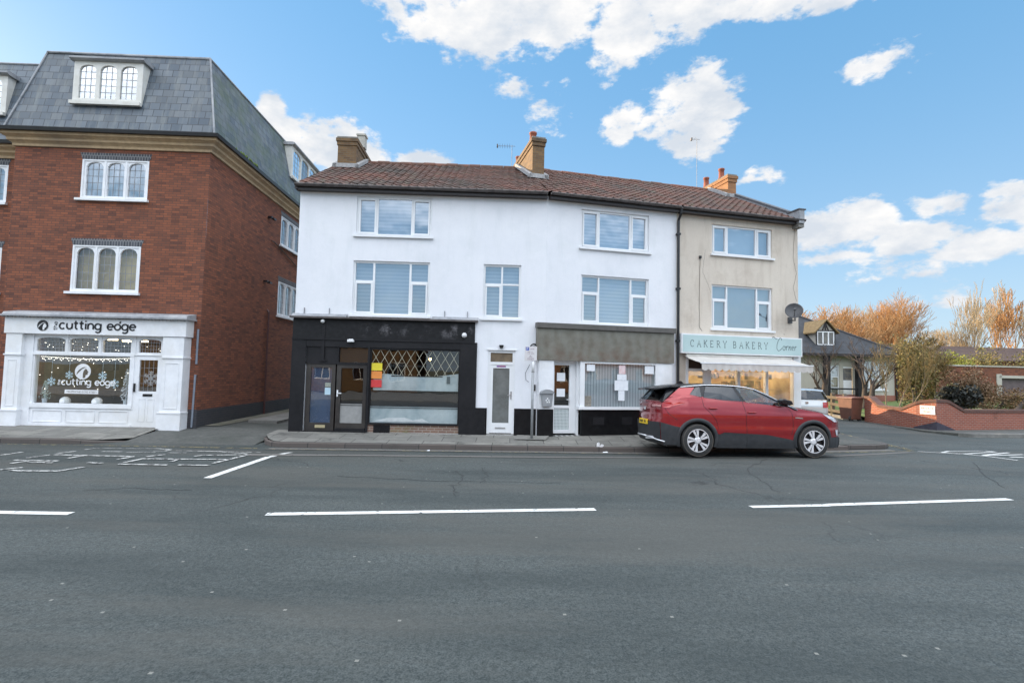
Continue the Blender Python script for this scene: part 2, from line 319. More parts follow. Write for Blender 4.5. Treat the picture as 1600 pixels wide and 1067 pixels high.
# ------------------------------------------------------------------ mesh builder
BASE = {}
def tag(o, label=None, cat=None, group=None, kind=None):
    if label: o['label'] = label
    if cat: o['category'] = cat
    if group: o['group'] = group
    if kind: o['kind'] = kind
    return o
def root(name, loc, label, cat, group=None):
    o = bpy.data.objects.new(name, None); COL.objects.link(o); o.empty_display_size = .3
    o.location = loc; BASE[o.name] = Vector(loc)
    return tag(o, label, cat, group)
def fr(x, y, a=0., z=0.): return Matrix.Translation((x, y, z)) @ Matrix.Rotation(a, 4, 'Z')
ID = Matrix.Identity(4)
class MB:
    def __init__(s, F=ID): s.F = F; s.v = []; s.f = []; s.uv = []
    def add(s, vs, fs, uvs=None, F=None):
        M = s.F if F is None else F
        b = len(s.v); s.v += [tuple(M @ Vector(p)) for p in vs]
        for f in fs:
            s.f.append(tuple(b + i for i in f))
            if uvs: s.uv.append([uvs[i] for i in f]); continue
            p = [Vector(vs[i]) for i in f]
            nx = ny = nz = 0
            for i in range(len(p)):
                a, c = p[i], p[(i + 1) % len(p)]
                nx += (a.y - c.y) * (a.z + c.z); ny += (a.z - c.z) * (a.x + c.x); nz += (a.x - c.x) * (a.y + c.y)
            nx, ny, nz = abs(nx), abs(ny), abs(nz)
            if ny >= nx and ny >= nz: s.uv.append([(q.x, q.z) for q in p])
            elif nx >= nz: s.uv.append([(q.y, q.z) for q in p])
            else: s.uv.append([(q.x, q.y) for q in p])
        return s
    def box(s, x0, x1, y0, y1, z0, z1, F=None):
        v = [(x, y, z) for z in (z0, z1) for y in (y0, y1) for x in (x0, x1)]
        return s.add(v, [(0, 2, 3, 1), (4, 5, 7, 6), (0, 1, 5, 4), (2, 6, 7, 3), (0, 4, 6, 2), (1, 3, 7, 5)], F=F)
    def quad(s, a, b, c, d): return s.add([a, b, c, d], [(0, 1, 2, 3)])
    def xz(s, x0, x1, z0, z1, y): return s.quad((x0, y, z0), (x1, y, z0), (x1, y, z1), (x0, y, z1))
    def poly(s, pts): return s.add(pts, [tuple(range(len(pts)))])
    def prism(s, pts, y0, y1):
        """side-view polygon (x,z) extruded along y"""
        n = len(pts); v = [(x, y0, z) for x, z in pts] + [(x, y1, z) for x, z in pts]
        return s.add(v, [tuple(range(n)), tuple(range(2 * n - 1, n - 1, -1))] + [(i, i + n, (i + 1) % n + n, (i + 1) % n) for i in range(n)])
    def prismx(s, pts, x0, x1):
        """(y,z) polygon extruded along x"""
        n = len(pts); v = [(x0, y, z) for y, z in pts] + [(x1, y, z) for y, z in pts]
        return s.add(v, [tuple(range(n - 1, -1, -1)), tuple(range(n, 2 * n))] + [(i, (i + 1) % n, (i + 1) % n + n, i + n) for i in range(n)])
    def prismz(s, pts, z0, z1):
        n = len(pts); v = [(x, y, z0) for x, y in pts] + [(x, y, z1) for x, y in pts]
        return s.add(v, [tuple(range(n - 1, -1, -1)), tuple(range(n, 2 * n))] + [(i, (i + 1) % n, (i + 1) % n + n, i + n) for i in range(n)])
    def tube(s, pts, r, k=8, cap=True):
        pts = [Vector(p) for p in pts]; rs = r if isinstance(r, (list, tuple)) else [r] * len(pts)
        v = []; pr = None
        for i, p in enumerate(pts):
            d = (pts[min(i + 1, len(pts) - 1)] - pts[max(i - 1, 0)]).normalized()
            if pr is None: pr = d.cross(Vector((0, 0, 1)) if abs(d.z) < .9 else Vector((1, 0, 0))).normalized()
            pr = (pr - d * pr.dot(d)).normalized(); q = d.cross(pr)
            for j in range(k):
                a = 2 * pi * j / k; v.append(tuple(p + (pr * cos(a) + q * sin(a)) * rs[i]))
        f = [(i * k + j, i * k + (j + 1) % k, (i + 1) * k + (j + 1) % k, (i + 1) * k + j) for i in range(len(pts) - 1) for j in range(k)]
        if cap: f += [tuple(range(k - 1, -1, -1)), tuple((len(pts) - 1) * k + j for j in range(k))]
        return s.add(v, f)
    def lathe(s, prof, c=(0, 0, 0), k=20, axis="z", cap=True):
        v = []
        for r_, h in prof:
            for j in range(k):
                a = 2 * pi * j / k
                if axis == 'z': v.append((c[0] + r_ * cos(a), c[1] + r_ * sin(a), c[2] + h))
                else: v.append((c[0] + r_ * cos(a), c[1] + h, c[2] + r_ * sin(a)))
        n = len(prof)
        return s.add(v, [(i * k + j, i * k + (j + 1) % k, (i + 1) * k + (j + 1) % k, (i + 1) * k + j) for i in range(n - 1) for j in range(k)] + ([tuple(range(k - 1, -1, -1)), tuple((n - 1) * k + j for j in range(k))] if cap else []))
    def build(s, name, mat, parent=None, base=None, smooth=False, bevel=0., fixn=True):
        bp = BASE[parent.name] if parent is not None else Vector(base if base is not None else (0, 0, 0))
        me = bpy.data.meshes.new(name)
        me.from_pydata([tuple(Vector(p) - bp) for p in s.v], [], s.f)
        ul = me.uv_layers.new(name='UV')
        flat = [c for face in s.uv for uv in face for c in uv]
        ul.data.foreach_set('uv', flat)
        me.materials.append(mat)
        if fixn:
            bm = bmesh.new(); bm.from_mesh(me); bmesh.ops.recalc_face_normals(bm, faces=bm.faces); bm.to_mesh(me); bm.free()
        if smooth:
            me.polygons.foreach_set('use_smooth', [True] * len(me.polygons))
        o = bpy.data.objects.new(name, me); COL.objects.link(o)
        if parent is not None: o.parent = parent
        else: o.location = bp
        BASE[o.name] = bp
        if bevel:
            b = o.modifiers.new('bevel', 'BEVEL'); b.width = bevel; b.segments = 2; b.limit_method = 'ANGLE'; b.angle_limit = radians(40)
        return o
def text_into(mb, txt, size, x, z, y, width=None, center=False):
    cu = bpy.data.curves.new('t', 'FONT'); cu.body = txt; cu.size = size
    o = bpy.data.objects.new('t', cu); COL.objects.link(o)
    dg = bpy.context.evaluated_depsgraph_get(); me = bpy.data.meshes.new_from_object(o.evaluated_get(dg))
    xs = [v.co.x for v in me.vertices]; w = max(xs) - min(xs); k = (width / w) if width else 1.
    x0 = x - (w * k / 2 if center else 0) - min(xs) * k
    mb.add([(x0 + v.co.x * k, y, z + v.co.y) for v in me.vertices], [tuple(p.vertices) for p in me.polygons])
    bpy.data.objects.remove(o); bpy.data.curves.remove(cu); bpy.data.meshes.remove(me)
def arc(cx, cy, rx, ry, a0, a1, n=12): return [(cx + rx * cos(radians(a0 + (a1 - a0) * i / n)), cy + ry * sin(radians(a0 + (a1 - a0) * i / n))) for i in range(n + 1)]
def ribbon(mb, pts, w, y, depth=0., widths=None):
    """flat stroke in the x-z plane with round-ish ends, optional depth"""
    n = len(pts); L = []; Rr = []
    for i, (x, z) in enumerate(pts):
        ax, az_ = pts[max(i - 1, 0)]; bx, bz = pts[min(i + 1, n - 1)]
        d = sqrt((bx - ax) ** 2 + (bz - az_) ** 2) or 1e-6
        nx, nz_ = -(bz - az_) / d, (bx - ax) / d; h = (widths[i] if widths else w) / 2
        L.append((x + nx * h, z + nz_ * h)); Rr.append((x - nx * h, z - nz_ * h))
    v = [(a, y, b) for a, b in L] + [(a, y, b) for a, b in Rr]
    f = [(i, i + 1, n + i + 1, n + i) for i in range(n - 1)]
    if depth:
        m_ = 2 * n; v += [(a, y + depth, b) for a, _, b in v]
        f += [(i, i + 1, m_ + i + 1, m_ + i) for i in range(n - 1)] + [(n + i, n + i + 1, m_ + n + i + 1, m_ + n + i) for i in range(n - 1)] + [(0, n, m_ + n, m_), (n - 1, 2 * n - 1, m_ + 2 * n - 1, m_ + n - 1)]
    mb.add(v, f)
def wall_holes(mb, x0, x1, z0, z1, holes, y=0., reveal=.14, topf=None):
    xs = sorted({x0, x1, *[c for h in holes for c in h[:2] if x0 < c < x1]}); zs = sorted({z0, z1, *[c for h in holes for c in h[2:4] if z0 < c < z1]})
    for i in range(len(xs) - 1):
        for j in range(len(zs) - 1):
            cx, cz = (xs[i] + xs[i + 1]) / 2, (zs[j] + zs[j + 1]) / 2
            if any(h[0] < cx < h[1] and h[2] < cz < h[3] for h in holes): continue
            mb.xz(xs[i], xs[i + 1], zs[j], zs[j + 1], y)
    for a, b, c, d in holes:
        y2 = y + reveal
        mb.quad((a, y, c), (a, y2, c), (a, y2, d), (a, y, d)); mb.quad((b, y, c), (b, y2, c), (b, y2, d), (b, y, d))
        mb.quad((a, y, d), (a, y2, d), (b, y2, d), (b, y, d)); mb.quad((a, y, c), (a, y2, c), (b, y2, c), (b, y, c))
def child(parent, base_from=None):
    return parent
def casement(F, x0, x1, z0, z1, cols, parent, blind=None, glass=None, fm=None, yo=.05, sill=True, bw=.055, sash=.045, label=None, blindmat=None):
    """cols: list of (xa, xb, [z-splits], [sash flags bottom..top]) in metres"""
    fm = fm or upvc; f = MB(F); g = MB(F)
    f.box(x0, x0 + bw, yo, yo + .07, z0, z1); f.box(x1 - bw, x1, yo, yo + .07, z0, z1)
    f.box(x0 + bw, x1 - bw, yo + .001, yo + .069, z0, z0 + bw); f.box(x0 + bw, x1 - bw, yo + .001, yo + .069, z1 - bw, z1)
    for i, (a, b, zs, fl) in enumerate(cols):
        if i: f.box(cols[i - 1][1], a, yo + .002, yo + .068, z0 + bw, z1 - bw)
        ed = [z0 + bw] + list(zs) + [z1 - bw]
        for j in range(len(ed) - 1):
            c, d = ed[j] + (.025 if j else 0), ed[j + 1] - (.025 if j < len(ed) - 2 else 0)
            if j: f.box(a, b, yo + .003, yo + .067, ed[j] - .025, ed[j] + .025)
            s_ = sash if fl[j] else 0
            if s_:
                f.box(a, a + s_, yo - .015, yo + .05, c, d); f.box(b - s_, b, yo - .015, yo + .05, c, d)
                f.box(a + s_, b - s_, yo - .014, yo + .05, c, c + s_); f.box(a + s_, b - s_, yo - .014, yo + .05, d - s_, d)
            g.xz(a + s_, b - s_, c + s_, d - s_, yo + .035)
    w = f.build('window', fm, parent)
    if label: w['label'] = label
    g.build('pane', glass or glass_up, w)
    if sill: MB(F).box(x0 - .06, x1 + .06, -.07, yo, z0 - .06, z0 - .002).build('sill', fm, w)
    if blind: MB(F).xz(x0 + .01, x1 - .01, z0 + .01, z1 - .01, yo + .16).build('blind', blind, w)
    return w
def arched_panel(mb, x0, x1, z0, z1, ops, y, depth=.05):
    """flat panel with arch-headed openings (a,b,c,spring,top)"""
    xs = [x0]
    ops = sorted(ops)
    for a, b, c, sp, tp in ops:
        mb.xz(xs[-1], a, z0, z1, y); xs.append(b)
        mb.xz(a, b, z0, c, y)
        n = 10; P = [(a + (b - a) * i / n, sp + (tp - sp) * sqrt(max(0, 1 - (2 * i / n - 1) ** 2)) if tp > sp else tp) for i in range(n + 1)]
        for i in range(n):
            (xa, za), (xb, zb) = P[i], P[i + 1]
            mb.quad((xa, y, za), (xb, y, zb), (xb, y, z1), (xa, y, z1))
            mb.quad((xa, y, za), (xb, y, zb), (xb, y + depth, zb), (xa, y + depth, za))
        for x in (a, b): mb.quad((x, y, c), (x, y + depth, c), (x, y + depth, sp), (x, y, sp))
        mb.quad((a, y, c), (b, y, c), (b, y + depth, c), (a, y + depth, c))
    mb.xz(xs[-1], x1, z0, z1, y)
def arch_window(F, x0, x1, z0, z1, parent, yo=.02, n=3, fm=None, glass=None, backing=None, sill=True, lead_grid=True, rise=.13):
    fm = fm or shopwhite; f = MB(F); g = MB(F); ld = MB(F)
    w = (x1 - x0 - .10) / n; ops = []
    for i in range(n):
        a = x0 + .05 + i * w + .06; b = a + w - .12
        c, t = z0 + .09, z1 - .07
        ops.append((a, b, c, t - rise, t)); g.xz(a - .01, b + .01, c - .01, t + .01, yo + .045)
        if lead_grid:
            for k in range(1, 3): ld.box(a + (b - a) * k / 3 - .006, a + (b - a) * k / 3 + .006, yo + .036, yo + .043, c, t - .03)
            for k in range(1, 5): ld.box(a, b, yo + .034, yo + .042, c + (t - c) * k / 5 - .006, c + (t - c) * k / 5 + .006)
    arched_panel(f, x0, x1, z0, z1, ops, yo)
    for i in range(1, n): f.box(x0 + .05 + i * w - .03, x0 + .05 + i * w + .03, yo - .02, yo - .001, z0 + .04, z1 - .03)
    f.box(x0, x0 + .05, yo - .025, yo - .001, z0, z1); f.box(x1 - .05, x1, yo - .025, yo - .001, z0, z1)
    f.box(x0 + .05, x1 - .05, yo - .024, yo - .001, z1 - .04, z1); f.box(x0 + .05, x1 - .05, yo - .024, yo - .001, z0, z0 + .045)
    win = f.build('window', fm, parent)
    g.build('pane', glass or glass_up, win)
    if lead_grid: ld.build('leading', lead, win)
    if sill: MB(F).box(x0 - .10, x1 + .06, -.09, yo - .03, z0 - .07, z0 - .003).build('sill', fm, win)
    MB(F).xz(x0 + .01, x1 - .01, z0 + .01, z1 - .01, yo + .2).build('curtain', backing or curtain_m, win)
    return win
# ------------------------------------------------------------------ frames (world)
FA = fr(0, 14.8468, .0362943); FB = fr(.95267, 14.88139, .242713)
FC = fr(-10.21935, 14.90728, .0337112); FD = fr(-9.08883 + .11, 14.94541 + .0037, 1.6045075)
KX = [-60, -12.4, .9, 3.4, 6, 11.24, 60]; KY = [10.6, 12.8, 13.42, 13.57, 13.95, 15.27, 28.3]
def interp(x, X, Y):
    if x <= X[0]: return Y[0]
    for i in range(len(X) - 1):
        if x <= X[i + 1]: return Y[i] + (Y[i + 1] - Y[i]) * (x - X[i]) / (X[i + 1] - X[i])
    return Y[-1]
def ky(x): return interp(x, KX, KY)
def gz(x, y):
    d = (ky(x) - y) * .98
    if d > 0:
        t = min(d / 2.1, 1); return -.03 + .12 * t * t * (3 - 2 * t)
    return -.03 + min(-d * .03, .15)
def structure(name, mb, mat, **k):
    o = mb.build(name, mat, **k); o['kind'] = 'structure'; return o
# ground beyond everything
g = MB(); g.add([(-900, -900, -.25), (900, -900, -.25), (900, 1400, -.25), (-900, 1400, -.25)], [(0, 1, 2, 3)])
structure('ground', g, land_m)
DS = [-16, -12, -8, -5.2, -5, -3, -1.5, -.8, -.4, -.1, 0, .1, .3, .5, .7, .9, 1.1, 1.3, 1.5, 1.7, 1.9, 2.1, 2.6, 4, 7, 11, 16, 26]
XS = [-60, -45, -32, -24, -18, -15] + [-12.4 + .8 * i for i in range(38)] + [20, 24, 30, 40, 60]
v = []; uv = []
for x in XS:
    for d in DS:
        y = ky(x) - d; v.append((x, y, gz(x, y)))
n_ = len(DS); g = MB()
g.add(v, [(i * n_ + j, (i + 1) * n_ + j, (i + 1) * n_ + j + 1, i * n_ + j + 1) for i in range(len(XS) - 1) for j in range(n_ - 1)])
structure('road', g, asphalt, smooth=True)
def strip(mb, pts, w, lift=.006):
    """ribbon draped on the road surface; lift rides above the terrain"""
    P = []
    for i in range(len(pts) - 1):
        (xa, ya), (xb, yb) = pts[i], pts[i + 1]; L = sqrt((xb - xa) ** 2 + (yb - ya) ** 2); k = max(1, int(L / .25))
        for j in range(k): P.append((xa + (xb - xa) * j / k, ya + (yb - ya) * j / k))
    P.append(pts[-1]); v = []; uvs = []; s_ = 0
    for i, (x, y) in enumerate(P):
        ax, ay = P[max(i - 1, 0)]; bx, by = P[min(i + 1, len(P) - 1)]; d = sqrt((bx - ax) ** 2 + (by - ay) ** 2) or 1
        nx, ny = -(by - ay) / d, (bx - ax) / d
        if i: s_ += sqrt((x - P[i - 1][0]) ** 2 + (y - P[i - 1][1]) ** 2)
        for sgn in (-.5, 0, .5):
            px, py = x + nx * w * sgn, y + ny * w * sgn
            v.append((px, py, gz(px, py) + lift)); uvs.append((s_, sgn * w))
    mb.add(v, [(3 * i + c, 3 * i + c + 1, 3 * i + c + 4, 3 * i + c + 3) for i in range(len(P) - 1) for c in (0, 1)], uvs)
chan = MB(); strip(chan, [(-5.6, 11.22), (-3.226, 11.5), (.774, 11.85), (3.079, 12.2), (5.483, 12.62), (8.152, 13.1), (11.0, 14.4)], .26, .008)
structure('road_channel', chan, channel_m)
gut = MB(); strip(gut, [(-5.9, 12.80), (.9, 13.24), (3.4, 13.39), (6, 13.77), (11.0, 15.05)], .30, .006)
structure('gutter_channel', gut, channel_m)
for i, (pts, w) in enumerate([([(-7.036, 6.585), (-5.457, 6.61)], .13), ([(-3.095, 6.771), (1.21, 7.36)], .13), ([(3.529, 7.693), (4.788, 7.892)], .12), ([(4.80, 7.915), (8.139, 8.564)], .13), ([(-13.5, 6.35), (-9.3, 6.5)], .13), ([(10.4, 9.05), (14.4, 10.1)], .13)]):
    m_ = MB(); strip(m_, pts, w); structure('lane_marking', m_, paint_w)
m_ = MB(); strip(m_, [(-5.046, 8.823), (-5.024, 10.982)], .14); structure('bay_marking', m_, paint_w)
m_ = MB(); strip(m_, [(-5.0, 11.0), (-4.95, 11.9)], .12); structure('bay_marking', m_, paint_w)
LET = [[(-9.408, 11.637), (-9.533, 12.089), (-8.226, 12.312), (-7.794, 12.078), (-7.629, 11.656), (-7.862, 11.598)], [(-8.761, 11.307), (-8.346, 11.31)], [(-8.175, 11.23), (-7.62, 11.299)], [(-7.342, 11.279), (-6.97, 11.349)], [(-7.486, 11.799), (-6.514, 11.827), (-5.561, 11.74)], [(-7.156, 11.776), (-6.46, 11.73), (-5.587, 11.319)], [(-10.145, 10.48), (-10.103, 10.902)], [(-9.414, 10.26), (-9.29, 10.663)], [(-9.321, 10.841), (-9.247, 11.209)], [(-9.226, 10.672), (-7.618, 10.67)], [(-7.618, 10.67), (-7.678, 10.323)], [(-8.615, 10.622), (-8.658, 10.318)], [(-9.406, 9.999), (-8.577, 10.008)], [(-9.157, 9.671), (-9.086, 9.943)], [(-8.975, 9.824), (-8.516, 9.825)], [(-8.788, 9.099), (-8.613, 9.333)], [(-8.597, 9.089), (-8.405, 9.047), (-7.776, 9.088)], [(-7.776, 9.088), (-7.658, 9.499)], [(-7.312, 9.995), (-7.257, 10.461)], [(-7.23, 10.423), (-5.625, 10.549)], [(-6.594, 10.465), (-6.537, 10.189)], [(-6.479, 10.823), (-6.403, 10.968), (-5.586, 11.166)], [(-5.547, 11.091), (-5.686, 10.102)], [(-7.362, 10.66), (-7.166, 10.956)], [(-7.29, 9.81), (-6.385, 9.83)], [(-7.92, 9.9), (-7.625, 9.861)], [(-6.202, 9.852), (-5.628, 9.886)]]
m_ = MB()
for i, s_ in enumerate(LET): strip(m_, s_, .085, .006 + .0004 * i)
structure('road_lettering', m_, letter_w)
LETR = [[(11.838, 14.367), (12.426, 14.859), (13.629, 15.026), (13.498, 14.607)], [(11.838, 14.367), (12.232, 13.861)], [(12.018, 13.849), (13.535, 14.608)], [(12.245, 13.576), (13.598, 14.3)], [(12.195, 13.521), (13.576, 13.852)], [(12.715, 13.341), (13.082, 13.351)]]
m_ = MB()
for i, s_ in enumerate(LETR): strip(m_, s_, .09, .006 + .0004 * i)
structure('road_lettering', m_, paint_w)
m_ = MB(); strip(m_, [(11.425, 14.691), (11.732, 13.91), (12.135, 13.383), (12.367, 12.782)], .07, .012); structure('road_line', m_, paint_w)
for pts in ([(8.687, 14.202), (9.926, 14.441), (11.476, 14.898)], [(11.62, 22), (11.5, 17.816), (11.52, 16.278), (11.5, 14.992)], [(11.72, 22), (11.62, 17.556), (11.66, 16.053), (11.67, 15.3)]):
    m_ = MB(); strip(m_, pts, .06, .010); structure('yellow_line', m_, paint_y)
m_ = MB(); strip(m_, [(-30, 11.95), (-11.937, 12.66), (-9.732, 12.76), (-6.117, 12.83)], .06); structure('yellow_line', m_, paint_y)
m_ = MB(); strip(m_, [(-5.9, 12.62), (.9, 13.06), (3.4, 13.2)], .05, .018); structure('yellow_line', m_, paint_y)
crack_m = plain('crack_sealant', (.016, .018, .018), (.03, .032, .032), .8)
rc_ = random.Random(3)
for P in ([(6.0, 12.2), (4.9, 10.9), (4.6, 9.6), (4.5, 8.7)], [(-6.3, 7.8), (-5.563, 8.05), (-4.797, 7.99)], [(-1.012, 9.968), (-.8, 9.2), (-.9, 8.6), (-.8, 7.955)], [(-.512, 10.357), (-.4, 9.6), (-.487, 8.891)], [(10.923, 12.384), (9.9, 11.0), (8.925, 9.48)], [(-3.0, 9.2), (-1.2, 9.0), (.9, 9.1)]):
    Q = []
    for i in range(len(P) - 1):
        for j in range(6): t = j / 6; Q.append((P[i][0] + (P[i + 1][0] - P[i][0]) * t + rc_.gauss(0, .035), P[i][1] + (P[i + 1][1] - P[i][1]) * t + rc_.gauss(0, .035)))
    m_ = MB(); strip(m_, Q + [P[-1]], .016, .004); structure('road_crack', m_, crack_m)
# ---- pavements: kerb stones + slabs
def pave(x0, x1, line_back, name, endL=None, endR=None, drop=lambda x: 1.):
    N = 60; k = MB(); s_ = MB(); V = []; U = []; KV = []; KU = []
    for i in range(N + 1):
        x = x0 + (x1 - x0) * i / N; y = ky(x); yb = line_back(x)
        yf = y
        for cut in (endL, endR):
            if cut: yf += cut(x)
        zt = .085 * drop(x) - .02 * (1 - drop(x)); z0 = -.06
        KV += [(x, yf, z0), (x, yf + .012, zt - .012), (x, yf + .03, zt), (x, yf + .15, zt + .004)]; KU += [(x, 0), (x, .1), (x, .12), (x, .24)]
        rows = [0, .25, .5, .75, 1.0]
        for t in rows:
            yy = yf + .155 + (yb - yf - .155) * t
            V.append((x, yy, zt + .007 + (.195 - zt) * min(1, max(0, (yy - y - .15) / 1.5)))); U.append((x, yy))
    k.add(KV, [(4 * i + j, 4 * i + 4 + j, 4 * i + 5 + j, 4 * i + 1 + j) for i in range(N) for j in range(3)], KU)
    s_.add(V, [(5 * i + j, 5 * i + 5 + j, 5 * i + 6 + j, 5 * i + 1 + j) for i in range(N) for j in range(4)], U)
    for e, (xe) in ((0, x0), (N, x1)):
        yf = KV[4 * e][1]; yb = line_back(xe)
        dz = 1 if drop(xe) > .5 else 0
        k.quad((xe, yf, -.06), (xe, yb, -.06), (xe, yb, .20), (xe, yf + .03, .09 if dz else -.02))
    structure('kerb', k, kerb_m); structure(name, s_, paving)
def facade_y(x): return (14.8468 + .0363 * x if x < .9527 else 14.8814 + .2476 * (x - .9527)) + .25
pave(-6.55, 9.6, facade_y, 'pavement', endL=lambda x: .9 * max(0, (-5.75 - x) / .8) ** 2)
# corner part of the pavement beyond the cream building
k = MB(); s_ = MB()
cs = [(9.6, ky(9.6)), (10.4, ky(10.4)), (10.9, ky(10.9) + .05), (11.2, ky(11.2) + .25), (11.32, 16.0), (11.32, 18), (11.25, 21), (11.1, 25)]
cin = [(9.6, ky(9.6) + .155), (10.38, ky(10.38) + .155), (10.83, ky(10.83) + .2), (11.06, ky(11.06) + .35), (11.17, 16.05), (11.17, 18), (11.1, 21), (10.95, 25)]
for i in range(len(cs) - 1):
    a, b = cs[i], cs[i + 1]; c, d = cin[i], cin[i + 1]
    k.quad((*a, -.06), (*b, -.06), (*b, .10 if i < 5 else .16), (*a, .095 if i < 5 else .16)); k.quad((*a, .095 if i < 5 else .16), (*b, .10 if i < 5 else .16), (*d, .105 if i < 5 else .165), (*c, .10 if i < 5 else .165))
s_.prismz([(x, y) for x, y in cin] + [(7.5, 25), (8.2, 19), (9.0, 15.1)], -.02, .112)
structure('kerb', k, kerb_m); structure('pavement', s_, asphalt_old)
pave(-45, -9.75, lambda x: 14.907 + .0337 * (x + 10.2) + .3, 'pavement', endR=lambda x: .5 * max(0, (x + 10.8) / 1.05) ** 2, drop=lambda x: 1 - min(1, max(0, (x + 10.9) / 1.15)))
# small triangle of slabs at the corner of the brick building, alley floor
al = MB(); al.add([(-9.76, 13.12, -.035), (-6.5, 13.2, -.035), (-6.45, 14.4, .10), (-6.1, 15.0, .185), (-6.1, 30, .24), (-9.3, 30, .24), (-9.0, 15.1, .19), (-9.76, 15.1, .192), (-9.76, 13.9, .092)], [(0, 1, 2, 8), (8, 2, 3, 6, 7), (6, 3, 4, 5)])
structure('alley_path', al, asphalt_old)
al = MB(); al.add([(-9.06, 15.3, .215), (-8.55, 15.4, .21), (-8.35, 30, .27), (-9.7, 30, .27)], [(0, 1, 2, 3)])
structure('gravel_strip', al, gravel_m)
al = MB(); al.prismz([(-8.3, 16.6), (-7.3, 16.4), (-7.6, 30), (-8.3, 30)], .1, .275)
structure('concrete_path', al, concrete)
# ================================================================== brick building (left)
bb = root('brick_building', (-12, 15, .1), 'tall red brick building with slate mansard roof and a white shopfront at street level', 'building')
w = MB(FC)
HC = [(-2.40, -.50, 6.72, 7.88), (-2.50, -.58, 4.00, 5.35)]
wall_holes(w, -4.32, 1.24, 0, 8.3, HC + [(-3.3, .45, .2, 2.75)], 0, .3)
w.build('front_wall', brick_red, bb)
w = MB(FD); wall_holes(w, 0, 14, 0, 8.3, [(5.15, 7.3, 6.74, 7.88), (5.15, 7.3, 3.97, 5.30)], 0, .3)
w.build('side_wall', brick_red, bb)
w = MB(FC); wall_holes(w, -16, -4.32, 0, 8.3, [(-7.05, -5.12, 6.72, 7.88), (-7.05, -5.12, 4.0, 5.35)], .7, .3)
w.quad((-4.32, 0, 0), (-4.32, .7, 0), (-4.32, .7, 8.3), (-4.32, 0, 8.3))
w.build('wing_wall', brick_red, bb)
MB(FC).box(-16, 1.2, 13.8, 14, 0, 9).build('rear_wall', brick_red, bb)
w = MB(FC); w.box(1.03, 1.28, -.04, 0, .05, .70); w.build('plinth', brick_dark, bb)
w = MB(FD); w.box(0.0, 14, -.04, 0, .05, .68); w.build('plinth', brick_dark, bb)
def lintel(F, x0, x1, z0, z1, par):
    m = MB(F); m.prism([(x0, z0), (x1, z0), (x1 + .07, z1), (x0 - .07, z1)], -.006, .05); m.build('lintel', brick_soldier, par)
for (a, b, c, d) in HC:
    lintel(FC, a, b, d + .001, d + .2, bb)
warm_refl = plain('warm_reflection_tone', (.62, .46, .22), (.45, .33, .15), .8, scale=3, big=(.25, .2, .14))  # warm yellow window reflection put into this backing colour
arch_window(FC, -2.40, -.50, 6.72, 7.88, bb)
arch_window(FC, -2.50, -.58, 4.00, 5.35, bb, backing=warm_refl, rise=.15, glass=glass_shop)  # the curtain plane here stands in for the warm window reflection
for z0, z1 in ((6.74, 7.88), (3.97, 5.30)):
    lintel(FD, 5.15, 7.3, z1 + .001, z1 + .2, bb); arch_window(FD, 5.15, 7.3, z0, z1, bb)
FCW = FC @ Matrix.Translation((0, .7, 0))
for z0, z1 in ((6.72, 7.88), (4.0, 5.35)):
    lintel(FCW, -7.05, -5.12, z1 + .001, z1 + .2, bb); arch_window(FCW, -7.05, -5.12, z0, z1, bb)
# stone cornice running round the corner, mitred
def sweep_profile(mb, path, prof):
    """path: (x,y) points in plan, prof: (out,z); outward is to the right of travel"""
    n = len(path); P = []
    for i, (x, y) in enumerate(path):
        a = path[max(i - 1, 0)]; b = path[min(i + 1, n - 1)]
        d1 = Vector((x - a[0], y - a[1])); d2 = Vector((b[0] - x, b[1] - y))
        if d1.length < 1e-6: d1 = d2
        if d2.length < 1e-6: d2 = d1
        d1.normalize(); d2.normalize(); n1 = Vector((d1.y, -d1.x)); n2 = Vector((d2.y, -d2.x)); m = (n1 + n2); m = m / m.dot(n1)
        P.append((Vector((x, y)), m))
    v = []; 
    for c, m in P:
        for o_, z in prof: q = c + m * o_; v.append((q.x, q.y, z))
    k = len(prof)
    mb.add(v, [(i * k + j, i * k + (j + 1) % k, (i + 1) * k + (j + 1) % k, (i + 1) * k + j) for i in range(n - 1) for j in range(k)] + [tuple(range(k - 1, -1, -1)), tuple((n - 1) * k + j for j in range(k))])
PATHC = [(-4.32, 1.5), (-4.32, 0), (1.24, 0), (1.24, 14)]
cor = [(-.05, 8.2), (.05, 8.2), (.055, 8.27), (.10, 8.31), (.15, 8.34), (.155, 8.41), (.22, 8.45), (.27, 8.47), (.28, 8.54), (-.05, 8.54)]
m = MB(FC); sweep_profile(m, PATHC, cor); m.build('cornice', stone, bb)
m = MB(FC); sweep_profile(m, [(-16, .7), (-4.45, .7)], [(a, b - .12) for a, b in cor]); m.build('cornice', stone, bb)
gp = [(.22, 8.545), (.36, 8.545), (.38, 8.64), (.22, 8.64)]
m = MB(FC); sweep_profile(m, PATHC, gp); sweep_profile(m, [(-16, .7), (-4.7, .7)], [(a, b - .12) for a, b in gp]); m.build('gutter', pipe_m, bb)
